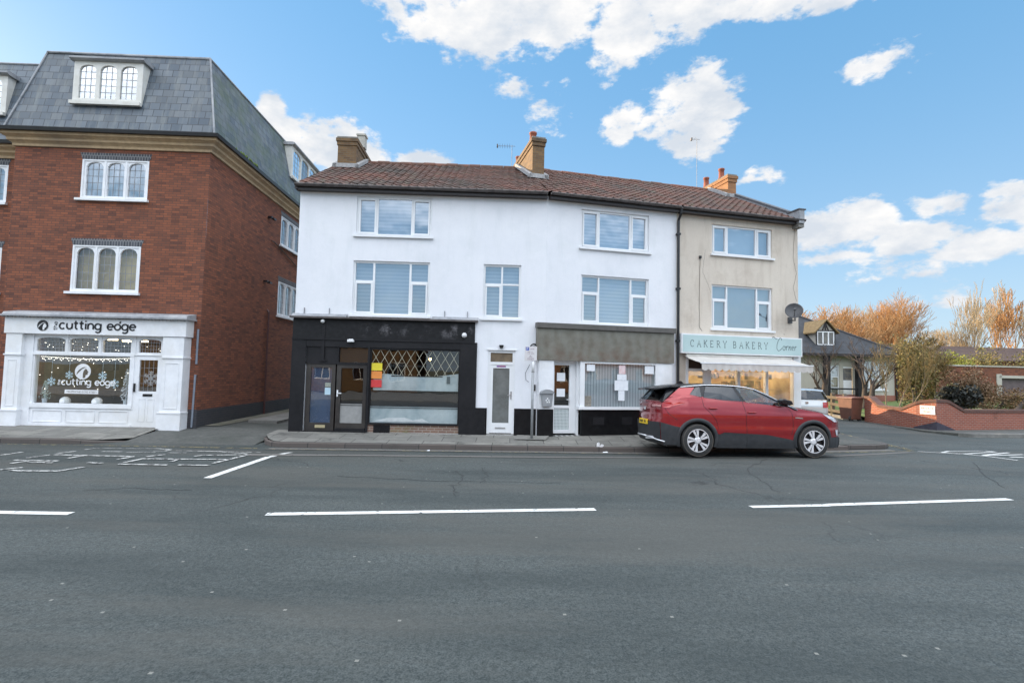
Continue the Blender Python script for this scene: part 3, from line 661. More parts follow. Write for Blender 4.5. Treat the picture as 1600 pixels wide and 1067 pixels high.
# mansard roof
def mans(mb, x0, x1, y0, zb, zt, ob, ot, xs0=0, xs1=0):
    mb.quad((x0 - xs0 * ob, y0 - ob, zb), (x1 + xs1 * ob, y0 - ob, zb), (x1 - xs1 * ot, y0 + ot, zt), (x0 + xs0 * ot, y0 + ot, zt))
ZB, ZT = 8.62, 11.25
m = MB(FC)
mans(m, -4.32, 1.24, 0, ZB, ZT, .2, .38, 1, 1)
m.quad((-4.52, -.2, ZB), (-4.52, 3, ZB), (-3.94, 3, ZT), (-3.94, .38, ZT))
m.build('mansard_roof', slate, bb)
m = MB(FC); m.quad((1.44, -.2, ZB), (1.44, 14, ZB), (.86, 14, ZT), (.86, .38, ZT)); m.build('side_roof', slate_moss, bb)
m = MB(FC); mans(m, -16, -4.3, .7, ZB - .12, ZT, .2, .38); m.build('wing_roof', slate, bb)
m = MB(FC); m.add([(-3.94, .38, ZT), (.86, .38, ZT), (.86, 14, ZT + .02), (-16, 14, ZT + .02), (-16, 1.1, ZT), (-3.94, 1.1, ZT)], [(0, 1, 2, 3, 4, 5)])
m.quad((-16, .7, 8.3), (-16, 14, 8.3), (-16, 14, ZT), (-16, 1.1, ZT)); m.build('flat_roof', lead, bb)
m = MB(FC)
m.tube([(-3.94, .36, ZT + .02), (.86, .36, ZT + .02), (.88, 14, ZT + .02)], .035, 6); m.tube([(1.44, -.22, ZB), (.87, .37, ZT + .02)], .028, 6); m.tube([(-4.52, -.22, ZB), (-3.94, .37, ZT + .02)], .028, 6)
m.tube([(-16, 1.08, ZT + .02), (-3.94, 1.08, ZT + .02)], .035, 6)
m.build('roof_edging', lead, bb)
# moss clump in side gutter
m = MB(FC)
for i in range(60):
    y = .8 + R.gauss(0, .45) + 1; x = 1.47 + R.gauss(0, .03); s_ = R.uniform(.03, .08); z = 8.66 + R.uniform(0, .08)
    m.add([(x - s_, y - s_, z), (x + s_, y - s_, z), (x, y + s_, z), (x, y, z + s_ * 1.5)], [(0, 1, 3), (1, 2, 3), (2, 0, 3)])
m.build('gutter_moss', moss_m, bb)
def dormer(F, x0, x1, z0, z1, slope_y, name='dormer'):
    """slope_y(z): roof plane y at height z; front at the plane of its sill"""
    yf = slope_y(z0) - .04; yb = slope_y(z1 + .12) + .04
    m = MB(F); m.prismx([(yf - .12, z1 + .04), (yf - .12, z1 + .09), (yf - .04, z1 + .12), (yb + .1, z1 + .13), (yb + .1, z1 + .001), (yf - .05, z1 + .001)], x0 - .08, x1 + .08); d = m.build(name, lead, bb)
    for xa in (x0, x1 - .03):
        m = MB(F); m.prismx([(yf + .001, z0), (slope_y(z0) + .1, z0), (yb, z1), (yf + .001, z1)], xa, xa + .03); m.build('cheek', oldwhite, d)
    Fl = F @ Matrix.Translation((0, yf, 0))
    ops = []; w = (x1 - x0 - .2) / 3; g = MB(Fl); ld = MB(Fl); f = MB(Fl)
    for i in range(3):
        a = x0 + .1 + i * w + .06; b = a + w - .12; c, t = z0 + .14, z1 - .10; ops.append((a, b, c, t - .15, t)); g.xz(a - .01, b + .01, c - .01, t + .01, .04)
        for k in range(1, 3): ld.box(a + (b - a) * k / 3 - .006, a + (b - a) * k / 3 + .006, .031, .038, c, t - .03)
        for k in range(1, 5): ld.box(a, b, .03, .037, c + (t - c) * k / 5 - .006, c + (t - c) * k / 5 + .006)
    arched_panel(f, x0, x1, z0, z1, ops, 0); wn = f.build('window', oldwhite, d); g.build('pane', glass_up, wn); ld.build('leading', lead, wn)
    MB(Fl).box(x0 - .02, x1 + .02, -.10, -.003, z0 - .07, z0 + .03).build('sill', oldwhite, d)
    MB(Fl).xz(x0 + .05, x1 - .05, z0 + .05, z1 - .05, .1).build('curtain', curtain_m, d)
k_ = .58 / (ZT - ZB)
dormer(FC, -2.80, -.82, 9.55, 10.80, lambda z: -.2 + (z - ZB) * k_)
dormer(FCW, -7.2, -5.32, 9.45, 10.65, lambda z: -.2 + (z - ZB + .12) * k_)
dormer(FD, 5.9, 8.9, 9.75, 11.05, lambda z: -.2 + (z - ZB) * k_)
m = MB(FC); m.tube([(1.19, -.03, 3.0), (1.19, -.03, 2.0)], .028, 6); m.tube([(1.19, -.05, 1.7), (1.17, -.06, .2)], .028, 6); m.build('conduit', plain('grey_conduit', (.22, .25, .30), None, .5), bb)
m = MB(FD); m.tube([(4.3, -.06, .15), (4.3, -.06, 4.0), (4.3, .02, 4.08)], .035, 8); m.build('downpipe', plain('maroon_pipe', (.09, .035, .032), None, .5), bb)
m = MB(FD); m.tube([(4.33, -.02, 6.69), (4.5, -.05, 6.68), (7.11, -.04, 6.15), (9, -.04, 5.8)], .018, 6); m.build('wall_cable', pipe_m, bb)
for s_, z in ((3.95, 7.45), (3.85, 5.05)):
    m = MB(FD); m.box(s_, s_ + .12, -.14, -.002, z, z + .06); m.box(s_ + .1, s_ + .3, -.2, -.1, z - .03, z + .03); m.build('wall_bracket', pipe_m, bb)
# ---- salon shopfront
FS = FC @ Matrix.Translation((0, -.35, 0))
for (a, b) in ((-3.85, -3.42), (.42, 1.0)):
    sf = MB(FS)
    sf.box(a, b, 0, .35, .62, 2.74); sf.box(a - .04, b + .03, -.04, .35, .12, .62); sf.box(a - .05, b + .04, -.055, .35, .60, .64)
    sf.box(a - .02, b + .02, -.03, .35, 2.14, 2.18)
    for (x, y, z, u) in ((a + .1, b - .1, .74, .76), (a + .1, b - .1, 2.0, 2.02)): sf.box(x, y, -.012, 0, z, u)
    sf.box(a + .1, a + .115, -.012, 0, .76, 2.0); sf.box(b - .115, b - .1, -.012, 0, .76, 2.0)
    (c, d) = (-3.42, -3.2) if a < 0 else (.33, .42)
    sf.box(c, d, .12, .35, .12, 2.74)
    sf.build('pilaster', shopwhite, bb)
m = MB(FS); m.box(-3.89, 1.05, -.03, .35, 2.75, 3.22); fas = m.build('fascia', shopwhite, bb)
m = MB(FS); m.box(-3.96, 1.13, -.15, .35, 3.222, 3.27); m.prismx([(-.13, 3.271), (.35, 3.271), (.35, 3.42), (-.08, 3.34)], -3.9, 1.1)
for i in range(50): m.box(-3.93 + i * .1, -3.88 + i * .1, -.10, .0, 3.195, 3.221)
m.build('lead_cornice', lead, bb)
FG = FC @ Matrix.Translation((0, -.2, 0))
m = MB(FG)
m.box(-3.2, -.42, -.04, .15, .70, .82); m.box(-3.2, -.42, 0, .15, .12, .70)
for i in range(3):
    a = -3.12 + i * .9; b = a + .8
    m.box(a, b, -.02, 0, .30, .315); m.box(a, b, -.02, 0, .62, .635); m.box(a, a + .015, -.02, 0, .315, .62); m.box(b - .015, b, -.02, 0, .315, .62)
m.box(-3.2, -.42, -.03, 0, .12, .26); m.build('stall_riser', shopwhite, bb)
m = MB(FG); ops = [(-3.13, -2.36, 2.27, 2.60, 2.66), (-2.24, -1.45, 2.27, 2.60, 2.66), (-1.33, -.55, 2.27, 2.60, 2.66), (-.33, .28, 2.29, 2.60, 2.66)]
arched_panel(m, -3.2, .34, 2.24, 2.75, ops, 0, .08)
m.box(-3.2, -.42, -.03, .08, 2.17, 2.239); m.box(-3.2, -3.16, 0, .08, .82, 2.17); m.box(-.54, -.42, -.02, .08, .82, 2.17); m.box(-.42, .34, -.02, .08, 2.20, 2.24)
for x in (-2.3, -1.39, -.44): m.box(x - .035, x + .035, -.02, -.001, 2.24, 2.75)
sw = m.build('shop_window', shopwhite, bb)
m = MB(FG); m.xz(-3.16, -.54, .82, 2.17, .05)
for a, b, c, d, e in ops: m.xz(a - .01, b + .01, c - .01, e + .01, .05)
m.build('pane', glass_shop, sw)
ln = MB(FG)
for a, b, c, d, e in ops[:]:
    for k in range(1, 8): ln.box(a + (b - a) * k / 8 - .004, a + (b - a) * k / 8 + .004, .042, .048, c, e - .02)
    for k in range(1, 4): ln.box(a, b, .041, .047, c + (e - c) * k / 4 - .004, c + (e - c) * k / 4 + .004)
ln.build('leading', lead, sw)
m = MB(FG)
m.box(-.42, -.28, 0, .06, .2, 2.19); m.box(.22, .34, 0, .06, .2, 2.19); m.box(-.28, .22, 0.001, .059, .2, 1.2); m.box(-.28, .22, .001, .059, 2.08, 2.19)
for a, b, c, d in ((-.24, -.06, .36, .98), (0, .18, .36, .98)):
    m.box(a, b, -.008, 0, c, c + .012); m.box(a, b, -.008, 0, d, d + .012); m.box(a, a + .012, -.008, 0, c, d); m.box(b - .012, b, -.008, 0, c, d)
dr = m.build('door', shopwhite, bb)
MB(FG).xz(-.28, .22, 1.2, 2.08, .03).build('pane', glass_shop, dr)
m = MB(FG)
for k in (1, 2, 3): m.box(-.28 + .125 * k - .004, -.28 + .125 * k + .004, .02, .027, 1.2, 2.08)
for k in (1, 2, 3): m.box(-.28, .22, .019, .026, 1.2 + .22 * k - .004, 1.2 + .22 * k + .004)
m.build('leading', lead, dr)
MB(FG).box(-.14, .12, -.012, 0, 1.06, 1.13).build('letter_plate', black_m, dr)
m = MB(FG); m.box(-.385, -.355, -.05, 0, 1.18, 1.42); m.build('handle', black_m, dr)
MB(FG).box(-.42, .34, -.06, .3, .14, .199).build('door_step', concrete, dr)
# interior with lit ceiling light
m = MB(FC); a, b = -3.3, .45
m.quad((a, .1, .2), (a, 3.6, .2), (a, 3.6, 2.8), (a, .1, 2.8)); m.quad((b, .1, .2), (b, 3.6, .2), (b, 3.6, 2.8), (b, .1, 2.8)); m.quad((a, 3.6, .2), (b, 3.6, .2), (b, 3.6, 2.8), (a, 3.6, 2.8))
m.quad((a, .1, 2.8), (b, .1, 2.8), (b, 3.6, 2.8), (a, 3.6, 2.8)); m.quad((a, -.1, .21), (b, -.1, .21), (b, 3.6, .21), (a, 3.6, .21)); m.build('shop_interior', warm_in, bb)
m = MB(FC); m.box(-1.3, -.6, .5, .62, 2.62, 2.66); m.box(-2.9, -2.3, 1.6, 1.75, 2.7, 2.74); m.box(-.3, .2, 1.6, 1.7, 2.6, 2.66); m.build('ceiling_light_or_added_glow', emit('warm_tube', (1, .75, .42), 7), bb)
m = MB(FC)
for (x, y, z, sx_, sy, sz) in ((-2.7, 1.6, .2, .5, .5, .9), (-1.6, 1.9, .2, .5, .5, 1.0), (-2.2, 3.3, 1.0, 1.2, .15, .9), (-.9, 2.4, .2, .6, .6, 1.1), (-2.95, 1.0, 1.6, .8, .1, .05), (-1.2, 3.4, 1.3, .9, .1, .6), (-2.15, .9, 1.75, .35, .3, .3)):
    m.box(x, x + sx_, y, y + sy, z, z + sz)
m.build('salon_furniture', black_m, bb, bevel=.03)
# lettering: "cutting edge" with small "the" and round emblem
def gl(ch):
    c = arc
    if ch == 'c': return [c(.5, .5, .5, .5, 50, 310, 16)], 1.0
    if ch == 'u': return [[(0, 1)] + c(.45, .45, .45, .45, 180, 360) + [(.9, 1)], [(.9, .9), (.9, 0)]], .95
    if ch == 't': return [[(.3, 1.42)] + c(.62, .32, .32, .32, 180, 275, 8), [(0, 1), (.68, 1)]], .72
    if ch == 'i': return [[(.1, 0), (.1, 1)], [(.1, 1.28), (.1, 1.48)]], .25
    if ch == 'n': return [[(0, 0)] + c(.45, .55, .45, .45, 180, 0) + [(.9, 0)], [(0, 1), (0, .3)]], .95
    if ch == 'g': return [c(.5, .5, .5, .5, 0, 360, 20), [(1.0, 1)] + c(.52, -.12, .48, .42, 0, -140, 12)], 1.08
    if ch == 'e': return [[(.04, .52), (.96, .52)] + c(.5, .5, .5, .5, 0, 315, 18)], 1.0
    if ch == 'd': return [c(.5, .5, .5, .5, 0, 360, 20), [(.86, 1.12), (.98, 1.5)]], 1.02
    if ch == 'h': return [[(0, 1.5), (0, 0)], [(0, .5)] + c(.42, .55, .42, .45, 180, 0) + [(.84, 0)]], .9
    return [], .55
def letters(mb, txt, x, z, h, y, w, gap=.26, depth=0., rot=False, kx=1.):
    cx = 0
    for ch in txt:
        st, adv = gl(ch)
        for s_ in st:
            P = [(x + (cx + a) * h * kx, z + b * h) if not rot else (x - b * h, z + (cx + a) * h * kx) for a, b in s_]
            ribbon(mb, P, w, y, depth)
        cx += adv + gap
    return cx * h * kx
def emblem(mb, x, z, r, y):
    mb.add([(x + r * cos(2 * pi * i / 28), y, z + r * sin(2 * pi * i / 28)) for i in range(28)], [tuple(range(28))])
def swoosh(mb, x, z, r, y):
    for k, (a0, wd_) in enumerate(((.0, .10), (.2, .07), (.42, .05))):
        P = [(x + r * (-.75 + a0 + .35 * t + .5 * t * t), z + r * (-.45 + .25 * k - (-.1) * t + 1.1 * t - .25 * t * t * (1 + k))) for t in [i / 10 for i in range(11)]]
        ribbon(mb, P, r * wd_, y, widths=[r * wd_ * (.3 + 1.6 * sin(pi * i / 10)) for i in range(11)])
    mb.add([(x + r * a, y, z + r * b) for a, b in [(.05, -.85), (.02, -.3), (.12, .1), (.3, .35), (.5, .3), (.58, .1), (.72, -.05), (.62, -.15), (.64, -.35), (.5, -.42), (.38, -.45), (.35, -.8)]], [tuple(range(12))])
LY = -.031 - .012
m = MB(FS); wd_ = letters(m, 'cutting edge', -2.40, 2.90, .158, LY, .040, .25, .01); m.build('lettering', black_m, fas)
m = MB(FS); letters(m, 'the', -2.455, 2.86, .075, LY, .014, .25, .0, True); m.build('lettering', black_m, fas)
m = MB(FS); emblem(m, -2.85, 2.98, .15, LY); m.build('emblem', black_m, fas)
m = MB(FS); swoosh(m, -2.85, 2.98, .15, LY - .003); m.build('emblem_relief', white_m, fas)
m = MB(FG); letters(m, 'cutting edge', -2.42, 1.345, .115, .044, .032, .22); letters(m, 'the', -2.46, 1.33, .05, .044, .012, .2, 0, True)
emblem(m, -1.86, 1.72, .22, .044); 
P = [(-2.3, 1.10), (-1.38, 1.10)]; ribbon(m, [(-2.32, 1.15), (-1.40, 1.15)], .11, .044); m.build('window_lettering', white_m, sw)
m = MB(FG); swoosh(m, -1.86, 1.72, .22, .041); text_into(m, 'TELEPHONE 01262 672071', .07, -1.86, 1.125, .041, .82, True); m.build('window_lettering', plain('sticker_print', (.12, .10, .07), None, .6), sw)  # dark print on the white window sticker
# window decorations hung or standing inside the salon
blue_flake = plain('pale_blue_glitter', (.45, .62, .74), (.62, .74, .80), .4)
silver = plain('silver_glitter', (.62, .66, .70), (.45, .50, .55), .35)
def snowflake(loc, r, label, mat, par_group, string=0.):
    m = MB(FG); x, z = loc; y = .12
    for k in range(6):
        a = pi / 6 + k * pi / 3
        def pt(t, off=0.): return (x + cos(a) * r * t - sin(a) * r * off, z + sin(a) * r * t + cos(a) * r * off)
        ribbon(m, [pt(0), pt(1)], r * .16, y, .012)
        for t in (.45, .72): ribbon(m, [pt(t + .22, .26), pt(t), pt(t + .22, -.26)], r * .12, y + .001, .012)
    m.add([(x + r * .3 * cos(2 * pi * i / 12), y - .003, z + r * .3 * sin(2 * pi * i / 12)) for i in range(12)], [tuple(range(12))])
    if string: m.box(x - .002, x + .002, y, y + .004, z + r, z + r + string)
    p = FG @ Vector((x, y, z)); o = m.build('snowflake_decoration', mat, base=p)
    tag(o, label, 'decoration', par_group)
GF = 'snowflake decorations in the salon window'
snowflake((-2.77, 1.42), .12, 'pale blue snowflake hanging leftmost and low in the salon window', blue_flake, GF, .55)
snowflake((-2.29, 1.61), .11, 'pale blue snowflake hanging just left of the round white window emblem', blue_flake, GF, .5)
snowflake((-1.37, 1.60), .12, 'pale blue snowflake hanging just right of the round white window emblem', blue_flake, GF, .5)
snowflake((-1.03, 1.39), .13, 'pale blue snowflake hanging rightmost and low in the salon window', blue_flake, GF, .6)
snowflake((-.03, 1.56), .21, 'large silver snowflake on the glass of the white salon door', silver, GF)
for (x, lab) in ((-2.38, 'white half ball bauble on the salon window sill, the one on the left'), (-1.5, 'white half ball bauble on the salon window sill, the one on the right')):
    m = MB(FG); m.lathe([(.13 * cos(a), .13 * sin(a)) for a in [radians(k * 10) for k in range(-2, 10)]], (x, .16, .87), 16)
    tag(m.build('bauble', white_m, base=FG @ Vector((x, .16, .82)), smooth=True), lab, 'bauble', 'white baubles on the salon sill')
def frosted_plant(x, z0, hgt, wd2, label, mat, n=170, pot=True, seed=1):
    rr = random.Random(seed); t = root('potted_tree', tuple(FG @ Vector((x, .2, z0))), label, 'ornament', 'little frosted trees in the salon window')
    m = MB(FG)
    for i in range(n):
        u = rr.random(); zz = z0 + .12 + u * (hgt - .12); rad = wd2 * (1 - u) ** .8 + .01; a = rr.random() * 6.28; d = rad * rr.random() ** .5
        px, py = x + d * cos(a), .2 + d * sin(a) * .5; s_ = rr.uniform(.008, .022)
        m.add([(px - s_, py, zz), (px + s_, py, zz + s_ * .4), (px, py + s_, zz + s_), (px, py - s_, zz - s_)], [(0, 1, 2), (0, 1, 3)])
    m.build('frosted_foliage', mat, t)
    m = MB(FG); m.tube([(x, .2, z0 + .1), (x, .2, z0 + hgt * .9)], .01, 5); m.lathe([(.05, 0), (.07, .12)], (x, .2, z0), 12); m.build('pot', silver, t)
frosted_plant(-2.98, .82, .62, .17, 'frosted grey green plant in a pot at the left end of the salon sill', plain('frosted_green', (.30, .42, .34), (.55, .62, .60), .6), 200, seed=3)
frosted_plant(-.74, .82, .98, .17, 'tall frosted white tree at the right end of the salon sill', silver, 330, seed=4)
m = MB(FG); rl = random.Random(9)
for i in range(64):
    x = -3.12 + 2.55 * i / 63; z = 2.10 - .05 * abs(sin(i * .55)) - rl.uniform(0, .05) if i % 4 else rl.uniform(1.2, 2.05)
    m.box(x, x + .014, .14, .15, z, z + .014)
for i in range(30):
    x = rl.uniform(-3.1, .25)
    if not (-.55 < x < -.33): z = rl.uniform(2.30, 2.56); m.box(x, x + .013, .14, .15, z, z + .013)
m.tube([(-3.12, .146, 2.12), (-1.9, .146, 2.07), (-.57, .146, 2.12)], .003, 3)
tag(m.build('fairy_lights', emit('fairy_glow', (1, .93, .8), 3.0), base=FG @ Vector((-1.8, .15, 2.1))), 'string of tiny white fairy lights across the salon window', 'fairy lights')
# ================================================================== white building (two faces meeting at a bend)
wb = root('white_building', (.9527, 14.88, .2), 'long white three storey terrace with red pantile roof over a black and a grey shopfront', 'building')
cb = root('cream_building', (5.5, 16, .2), 'cream rendered corner building with a bakery shop and crack stained wall', 'building')
w = MB(FA)
wall_holes(w, -6.15, .9527, .0, 7.12, [(-4.54, -2.39, 5.79, 6.92), (-4.57, -2.40, 3.5, 5.05), (-.86, .22, 3.49, 5.05), (-.67, .10, .2, 2.58), (-5.79, -1.46, .2, 2.57)], 0, .16)
w.quad((-6.15, 0, 0), (-6.15, 9, 0), (-6.15, 9, 7.1), (-6.15, 0, 7.1)); w.poly([(-6.15, 0, 7.1), (-6.15, 9, 7.1), (-6.15, 4.5, 9.6)])
w.build('front_wall', wall_white, wb)
w = MB(FB); wall_holes(w, 0, 4.20, .0, 7.12, [(1.05, 3.26, 5.69, 6.83), (1.07, 3.26, 3.44, 4.87), (.26, 3.53, .2, 2.33)], 0, .2); w.build('front_wall', wall_white, wb)
w = MB(FB); wall_holes(w, 4.20, 8.68, .0, 7.12, [(5.45, 7.68, 5.83, 6.78), (5.44, 7.68, 3.47, 4.86), (4.56, 8.50, .2, 2.66)], 0.004, .2)
w.quad((8.68, .004, 0), (8.68, 8.5, 0), (8.68, 8.5, 7.1), (8.68, .004, 7.1)); w.poly([(8.68, 0, 7.1), (8.68, 8.5, 7.1), (8.68, 4.2, 9.6)])
w.build('front_wall', wall_cream, cb)
MB(FB).box(4.3, 8.66, 8.4, 8.5, 0, 7.1).build('rear_wall', wall_cream, cb)
w = MB(FA); w.box(-6.1, 0, 8.9, 9, 0, 7.1); w.build('rear_wall', wall_white, wb)
w = MB(FB); w.box(.5, 4.2, 8.4, 8.5, 0, 7.1); w.build('rear_wall', wall_white, wb)
# --- roofs
EZ, EY, RZ, RY = 7.16, -.20, 9.55, 4.15
def tiled(mb, xl, xr, F, y0=EY, z0=EZ, y1=RY, z1=RZ):
    L = sqrt((y1 - y0) ** 2 + (z1 - z0) ** 2); nr = int(L / .30); xa = min(xl(0), xl(1)); xb = max(xr(0), xr(1)); nc = int((xb - xa) / .24) + 1
    prof = [0, .55, 1, .62, .1, -.25, -.3, -.22]
    ux, uz = (y1 - y0) / L, (z1 - z0) / L; V = []; U = []; rows = []
    for r in range(nr + 1):
        for e in (0, 1):
            t = min(1, ((r + (.98 if e else 0)) * L / (nr + 1)) / L); rows.append((t, 0.021 if e == 0 else 0.0, r))
    cols = nc * 8 + 1
    rr = random.Random(5); jit = [[rr.uniform(-.006, .006) for _ in range(nc + 1)] for _ in range(nr + 2)]
    for t, lift, r in rows:
        s_ = t * L
        for c in range(cols):
            x = xa + c * .03; x = min(max(x, xl(t)), xr(t)); hgt = .026 * prof[c % 8] + lift + jit[r][c // 8]
            V.append((x, y0 + ux * s_ - uz * hgt, z0 + uz * s_ + ux * hgt)); U.append((x, min(s_, (r + .97) * .3 * L / (.3 * (nr + 1)))))
    f = [(i * cols + c, i * cols + c + 1, (i + 1) * cols + c + 1, (i + 1) * cols + c) for i in range(len(rows) - 1) for c in range(cols - 1)]
    f = [q for q in f if abs(V[q[0]][0] - V[q[1]][0]) > 1e-5 or abs(V[q[2]][0] - V[q[3]][0]) > 1e-5]
    mb.add(V, f, U, F)
    mb.quad  # rear slope
bis = .1033
yy = lambda t: EY + (RY - EY) * t
m = MB(); tiled(m, lambda t: -6.22, lambda t: .9527 - bis * yy(t), FA)
m.add([(-6.22, RY, RZ), (.55, RY, RZ), (.2, 9.3, 7.0), (-6.22, 9.3, 7.0)], [(0, 1, 2, 3)], F=FA)
tiled(m, lambda t: bis * yy(t), lambda t: 4.21, FB)
m.add([(.4, RY, RZ), (4.21, RY, RZ), (4.21, 8.8, 7.0), (.9, 8.8, 7.0)], [(0, 1, 2, 3)], F=FB)
rfA = m.build('roof', pantile, wb, smooth=False)
m = MB(); tiled(m, lambda t: 4.215, lambda t: 8.45, FB)
m.add([(4.21, RY, RZ), (8.6, RY, RZ), (8.6, 8.8, 7.0), (4.21, 8.8, 7.0)], [(0, 1, 2, 3)], F=FB)
rfB = m.build('roof', pantile, cb)
# ridge tiles
ridge_m = plain('ridge_tile', (.20, .075, .045), (.11, .05, .035), .85, scale=3, big=(.085, .06, .045))
def ridge(F, x0, x1, par):
    m = MB(F); n = int((x1 - x0) / .42)
    for i in range(n):
        a = x0 + (x1 - x0) * i / n; b = x0 + (x1 - x0) * (i + 1) / n - .012; rr_ = .115 + .008 * (i % 2); dz = R.uniform(-.008, .008)
        P = [(RY + rr_ * cos(radians(t)), RZ - .04 + dz + rr_ * sin(radians(t))) for t in range(-10, 191, 20)]
        m.prismx(P, a, b)
    m.build('ridge', ridge_m, par, smooth=False)
ridge(FA, -6.2, .53, rfA); ridge(FB, .43, 4.2, rfA); ridge(FB, 4.22, 8.3, rfB)
m = MB(FA); m.prismx([(EY - .02, EZ - .06), (RY, RZ - .06), (RY, RZ - .16), (EY - .02, EZ - .16)], -6.24, -6.16); m.build('barge_board', barge, wb)
# gutters, fascia boards, downpipe
def gutter(F, x0, x1, par, y=-.27, z=7.13):
    m = MB(F); P = [(y + .065 * cos(radians(t)), z + .065 * sin(radians(t))) for t in range(180, 361, 20)] + [(y + .055 * cos(radians(t)), z + .01 + .05 * sin(radians(t))) for t in range(360, 179, -20)]
    m.prismx(P, x0, x1)
    k = int((x1 - x0) / 1.9)
    for i in range(1, k + 1): xx = x0 + (x1 - x0) * i / (k + 1); m.prismx([(a - .006 if a < y else a + .006, b - .008) for a, b in P], xx, xx + .07)
    m.build('gutter', gutter_m, par)
    m = MB(F); m.box(x0, x1, -.20, -.012, 6.99, 7.13); m.build('fascia_board', barge, par)
gutter(FA, -6.22, .93, wb); gutter(FB, .02, 4.18, wb); gutter(FB, 4.24, 8.72, cb)
m = MB(FB); m.tube([(4.22, -.24, 7.1), (4.22, -.22, 6.95), (4.22, -.075, 6.75), (4.22, -.075, .2)], .042, 10)
for z in (6.3, 4.6, 3.0, 1.4): m.box(4.16, 4.28, -.12, -.01, z, z + .06)
m.build('downpipe', pipe_m, cb)
# parapet wall with coping on right gable
m = MB(FB); zc = lambda y: EZ + (RZ - EZ) * (y - EY) / (RY - EY)
m.prismx([(-.32, 7.0), (-.32, 7.44), (-.05, 7.44), (.15, 7.44), (.2, zc(.2) + .10), (RY, RZ + .10), (RY, RZ - .5), (0, 7.0)], 8.46, 8.66); m.build('parapet', lead, cb)
m = MB(FB); m.prismx([(.18, zc(.18) + .101), (.18, zc(.18) + .17), (RY, RZ + .17), (RY, RZ + .101)], 8.44, 8.69); m.prismx([(-.34, 7.441), (-.34, 7.48), (.2, 7.48), (.2, 7.441)], 8.43, 8.71); m.build('coping', plain('slate_coping', (.07, .075, .085), (.11, .11, .12), .7), cb)
m = MB(FB); m.box(8.47, 8.68, -.28, .0, 6.88, 6.998); m.build('kneeler_stone', concrete, cb)
# --- chimneys
def chimney(F, x0, x1, y0, y1, zb, zt, par, mat, side=None, pots=(), corb=True, potr=.10):
    m = MB(F); m.box(x0, x1, y0, y1, zb, zt - .3)
    m.box(x0 - .03, x1 + .03, y0 - .03, y1 + .03, zt - .30, zt - .17) if corb else m.box(x0, x1, y0, y1, zt - .3, zt - .17)
    m.box(x0 - .06, x1 + .06, y0 - .06, y1 + .06, zt - .17, zt - .06) if corb else m.box(x0, x1, y0, y1, zt - .17, zt - .06)
    c = m.build('chimney', mat, par)
    m = MB(F); m.box(x0 - .03, x1 + .03, y0 - .03, y1 + .03, zt - .06, zt); m.build('chimney_cap', concrete, c)
    m = MB(F); zf = zc(y0) + .02
    m.prism([(x0 - .16, zf - .04), (x1 + .16, zf - .04), (x1 + .10, zf + .10), (x0 - .10, zf + .10)], y0 - .10, y0 - .005)
    for s_, xx in ((-1, x0), (1, x1)):
        a, b = (xx - .14, xx - .004) if s_ < 0 else (xx + .004, xx + .14)
        m.prismx([(y0 - .1, zc(y0 - .1) + .03), (y0 - .1, zc(y0 - .1) + .16), (RY - .1, zc(RY - .1) + .16), (RY - .1, zc(RY - .1) + .03)], a, b)
    m.build('flashing', mortar_m, c)
    for (px, py, h, r_) in pots:
        m = MB(F); m.lathe([(r_ * 1.15, -.02), (r_ * 1.15, .05), (r_, .07), (r_ * .92, h - .08), (r_ * 1.1, h - .06), (r_ * 1.1, h), (r_ * .8, h), (r_ * .75, h - .15)], (px, py, zt), 16)
        m.build('chimney_pot', terracotta, c, smooth=True)
    return c
c1_ = chimney(FA, -6.05, -5.42, 2.9, 5.0, 8.5, 9.95, wb, brick_buff)
m = MB(FA); m.box(-5.62, -5.35, 3.7, 4.0, 9.95, 10.38); m.box(-5.65, -5.32, 3.67, 4.03, 10.38, 10.44); m.build('vent_stack', plain('pale_render', (.48, .46, .40), (.36, .35, .32), .9), c1_)
chimney(FB, .12, .53, 2.15, 4.9, 8.2, 9.86, wb, brick_buff, pots=((.25, 2.6, .34, .12), (.25, 4.6, .3, .10)), )
chimney(FB, 8.22, 8.58, 2.95, 5.6, 8.7, 9.80, cb, brick_buff_red, pots=((8.33, 3.5, .42, .11), (8.33, 4.5, .42, .11)))
# --- aerials
def aerial(p, h, arms, label):
    m = MB(); x, y, z = p; m.tube([(x, y, z), (x, y, z + h)], .008, 5)
    for (zz, L, n) in arms:
        m.tube([(x - L, y, z + zz), (x + .12, y, z + zz)], .009, 4)
        for i in range(n): xx = x - L + L * i / n; m.tube([(xx, y - .2, z + zz), (xx, y + .2, z + zz)], .006, 3)
        m.box(x - L - .03, x - L + .02, y - .06, y + .06, z + zz - .05, z + zz + .05)
    tag(m.build('tv_aerial', plain('aerial_metal', (.16, .16, .17), None, .5), base=p), label, 'aerial', 'TV aerials above the pantile roofs')
pA = FA @ Vector((.0, 4.4, 9.5)); aerial(tuple(pA), 1.05, [(1.0, .55, 6)], 'thin horizontal TV aerial just left of the middle chimney, the higher one')
pA = FA @ Vector((-.15, 5.6, 9.4)); aerial(tuple(pA), .72, [(.7, .28, 4)], 'small faint TV aerial left of the middle chimney, the lower one')
pA = FB @ Vector((7.75, 4.3, 9.5)); aerial(tuple(pA), 2.25, [(2.2, .22, 2)], 'tall bare mast aerial standing left of the right hand chimney')
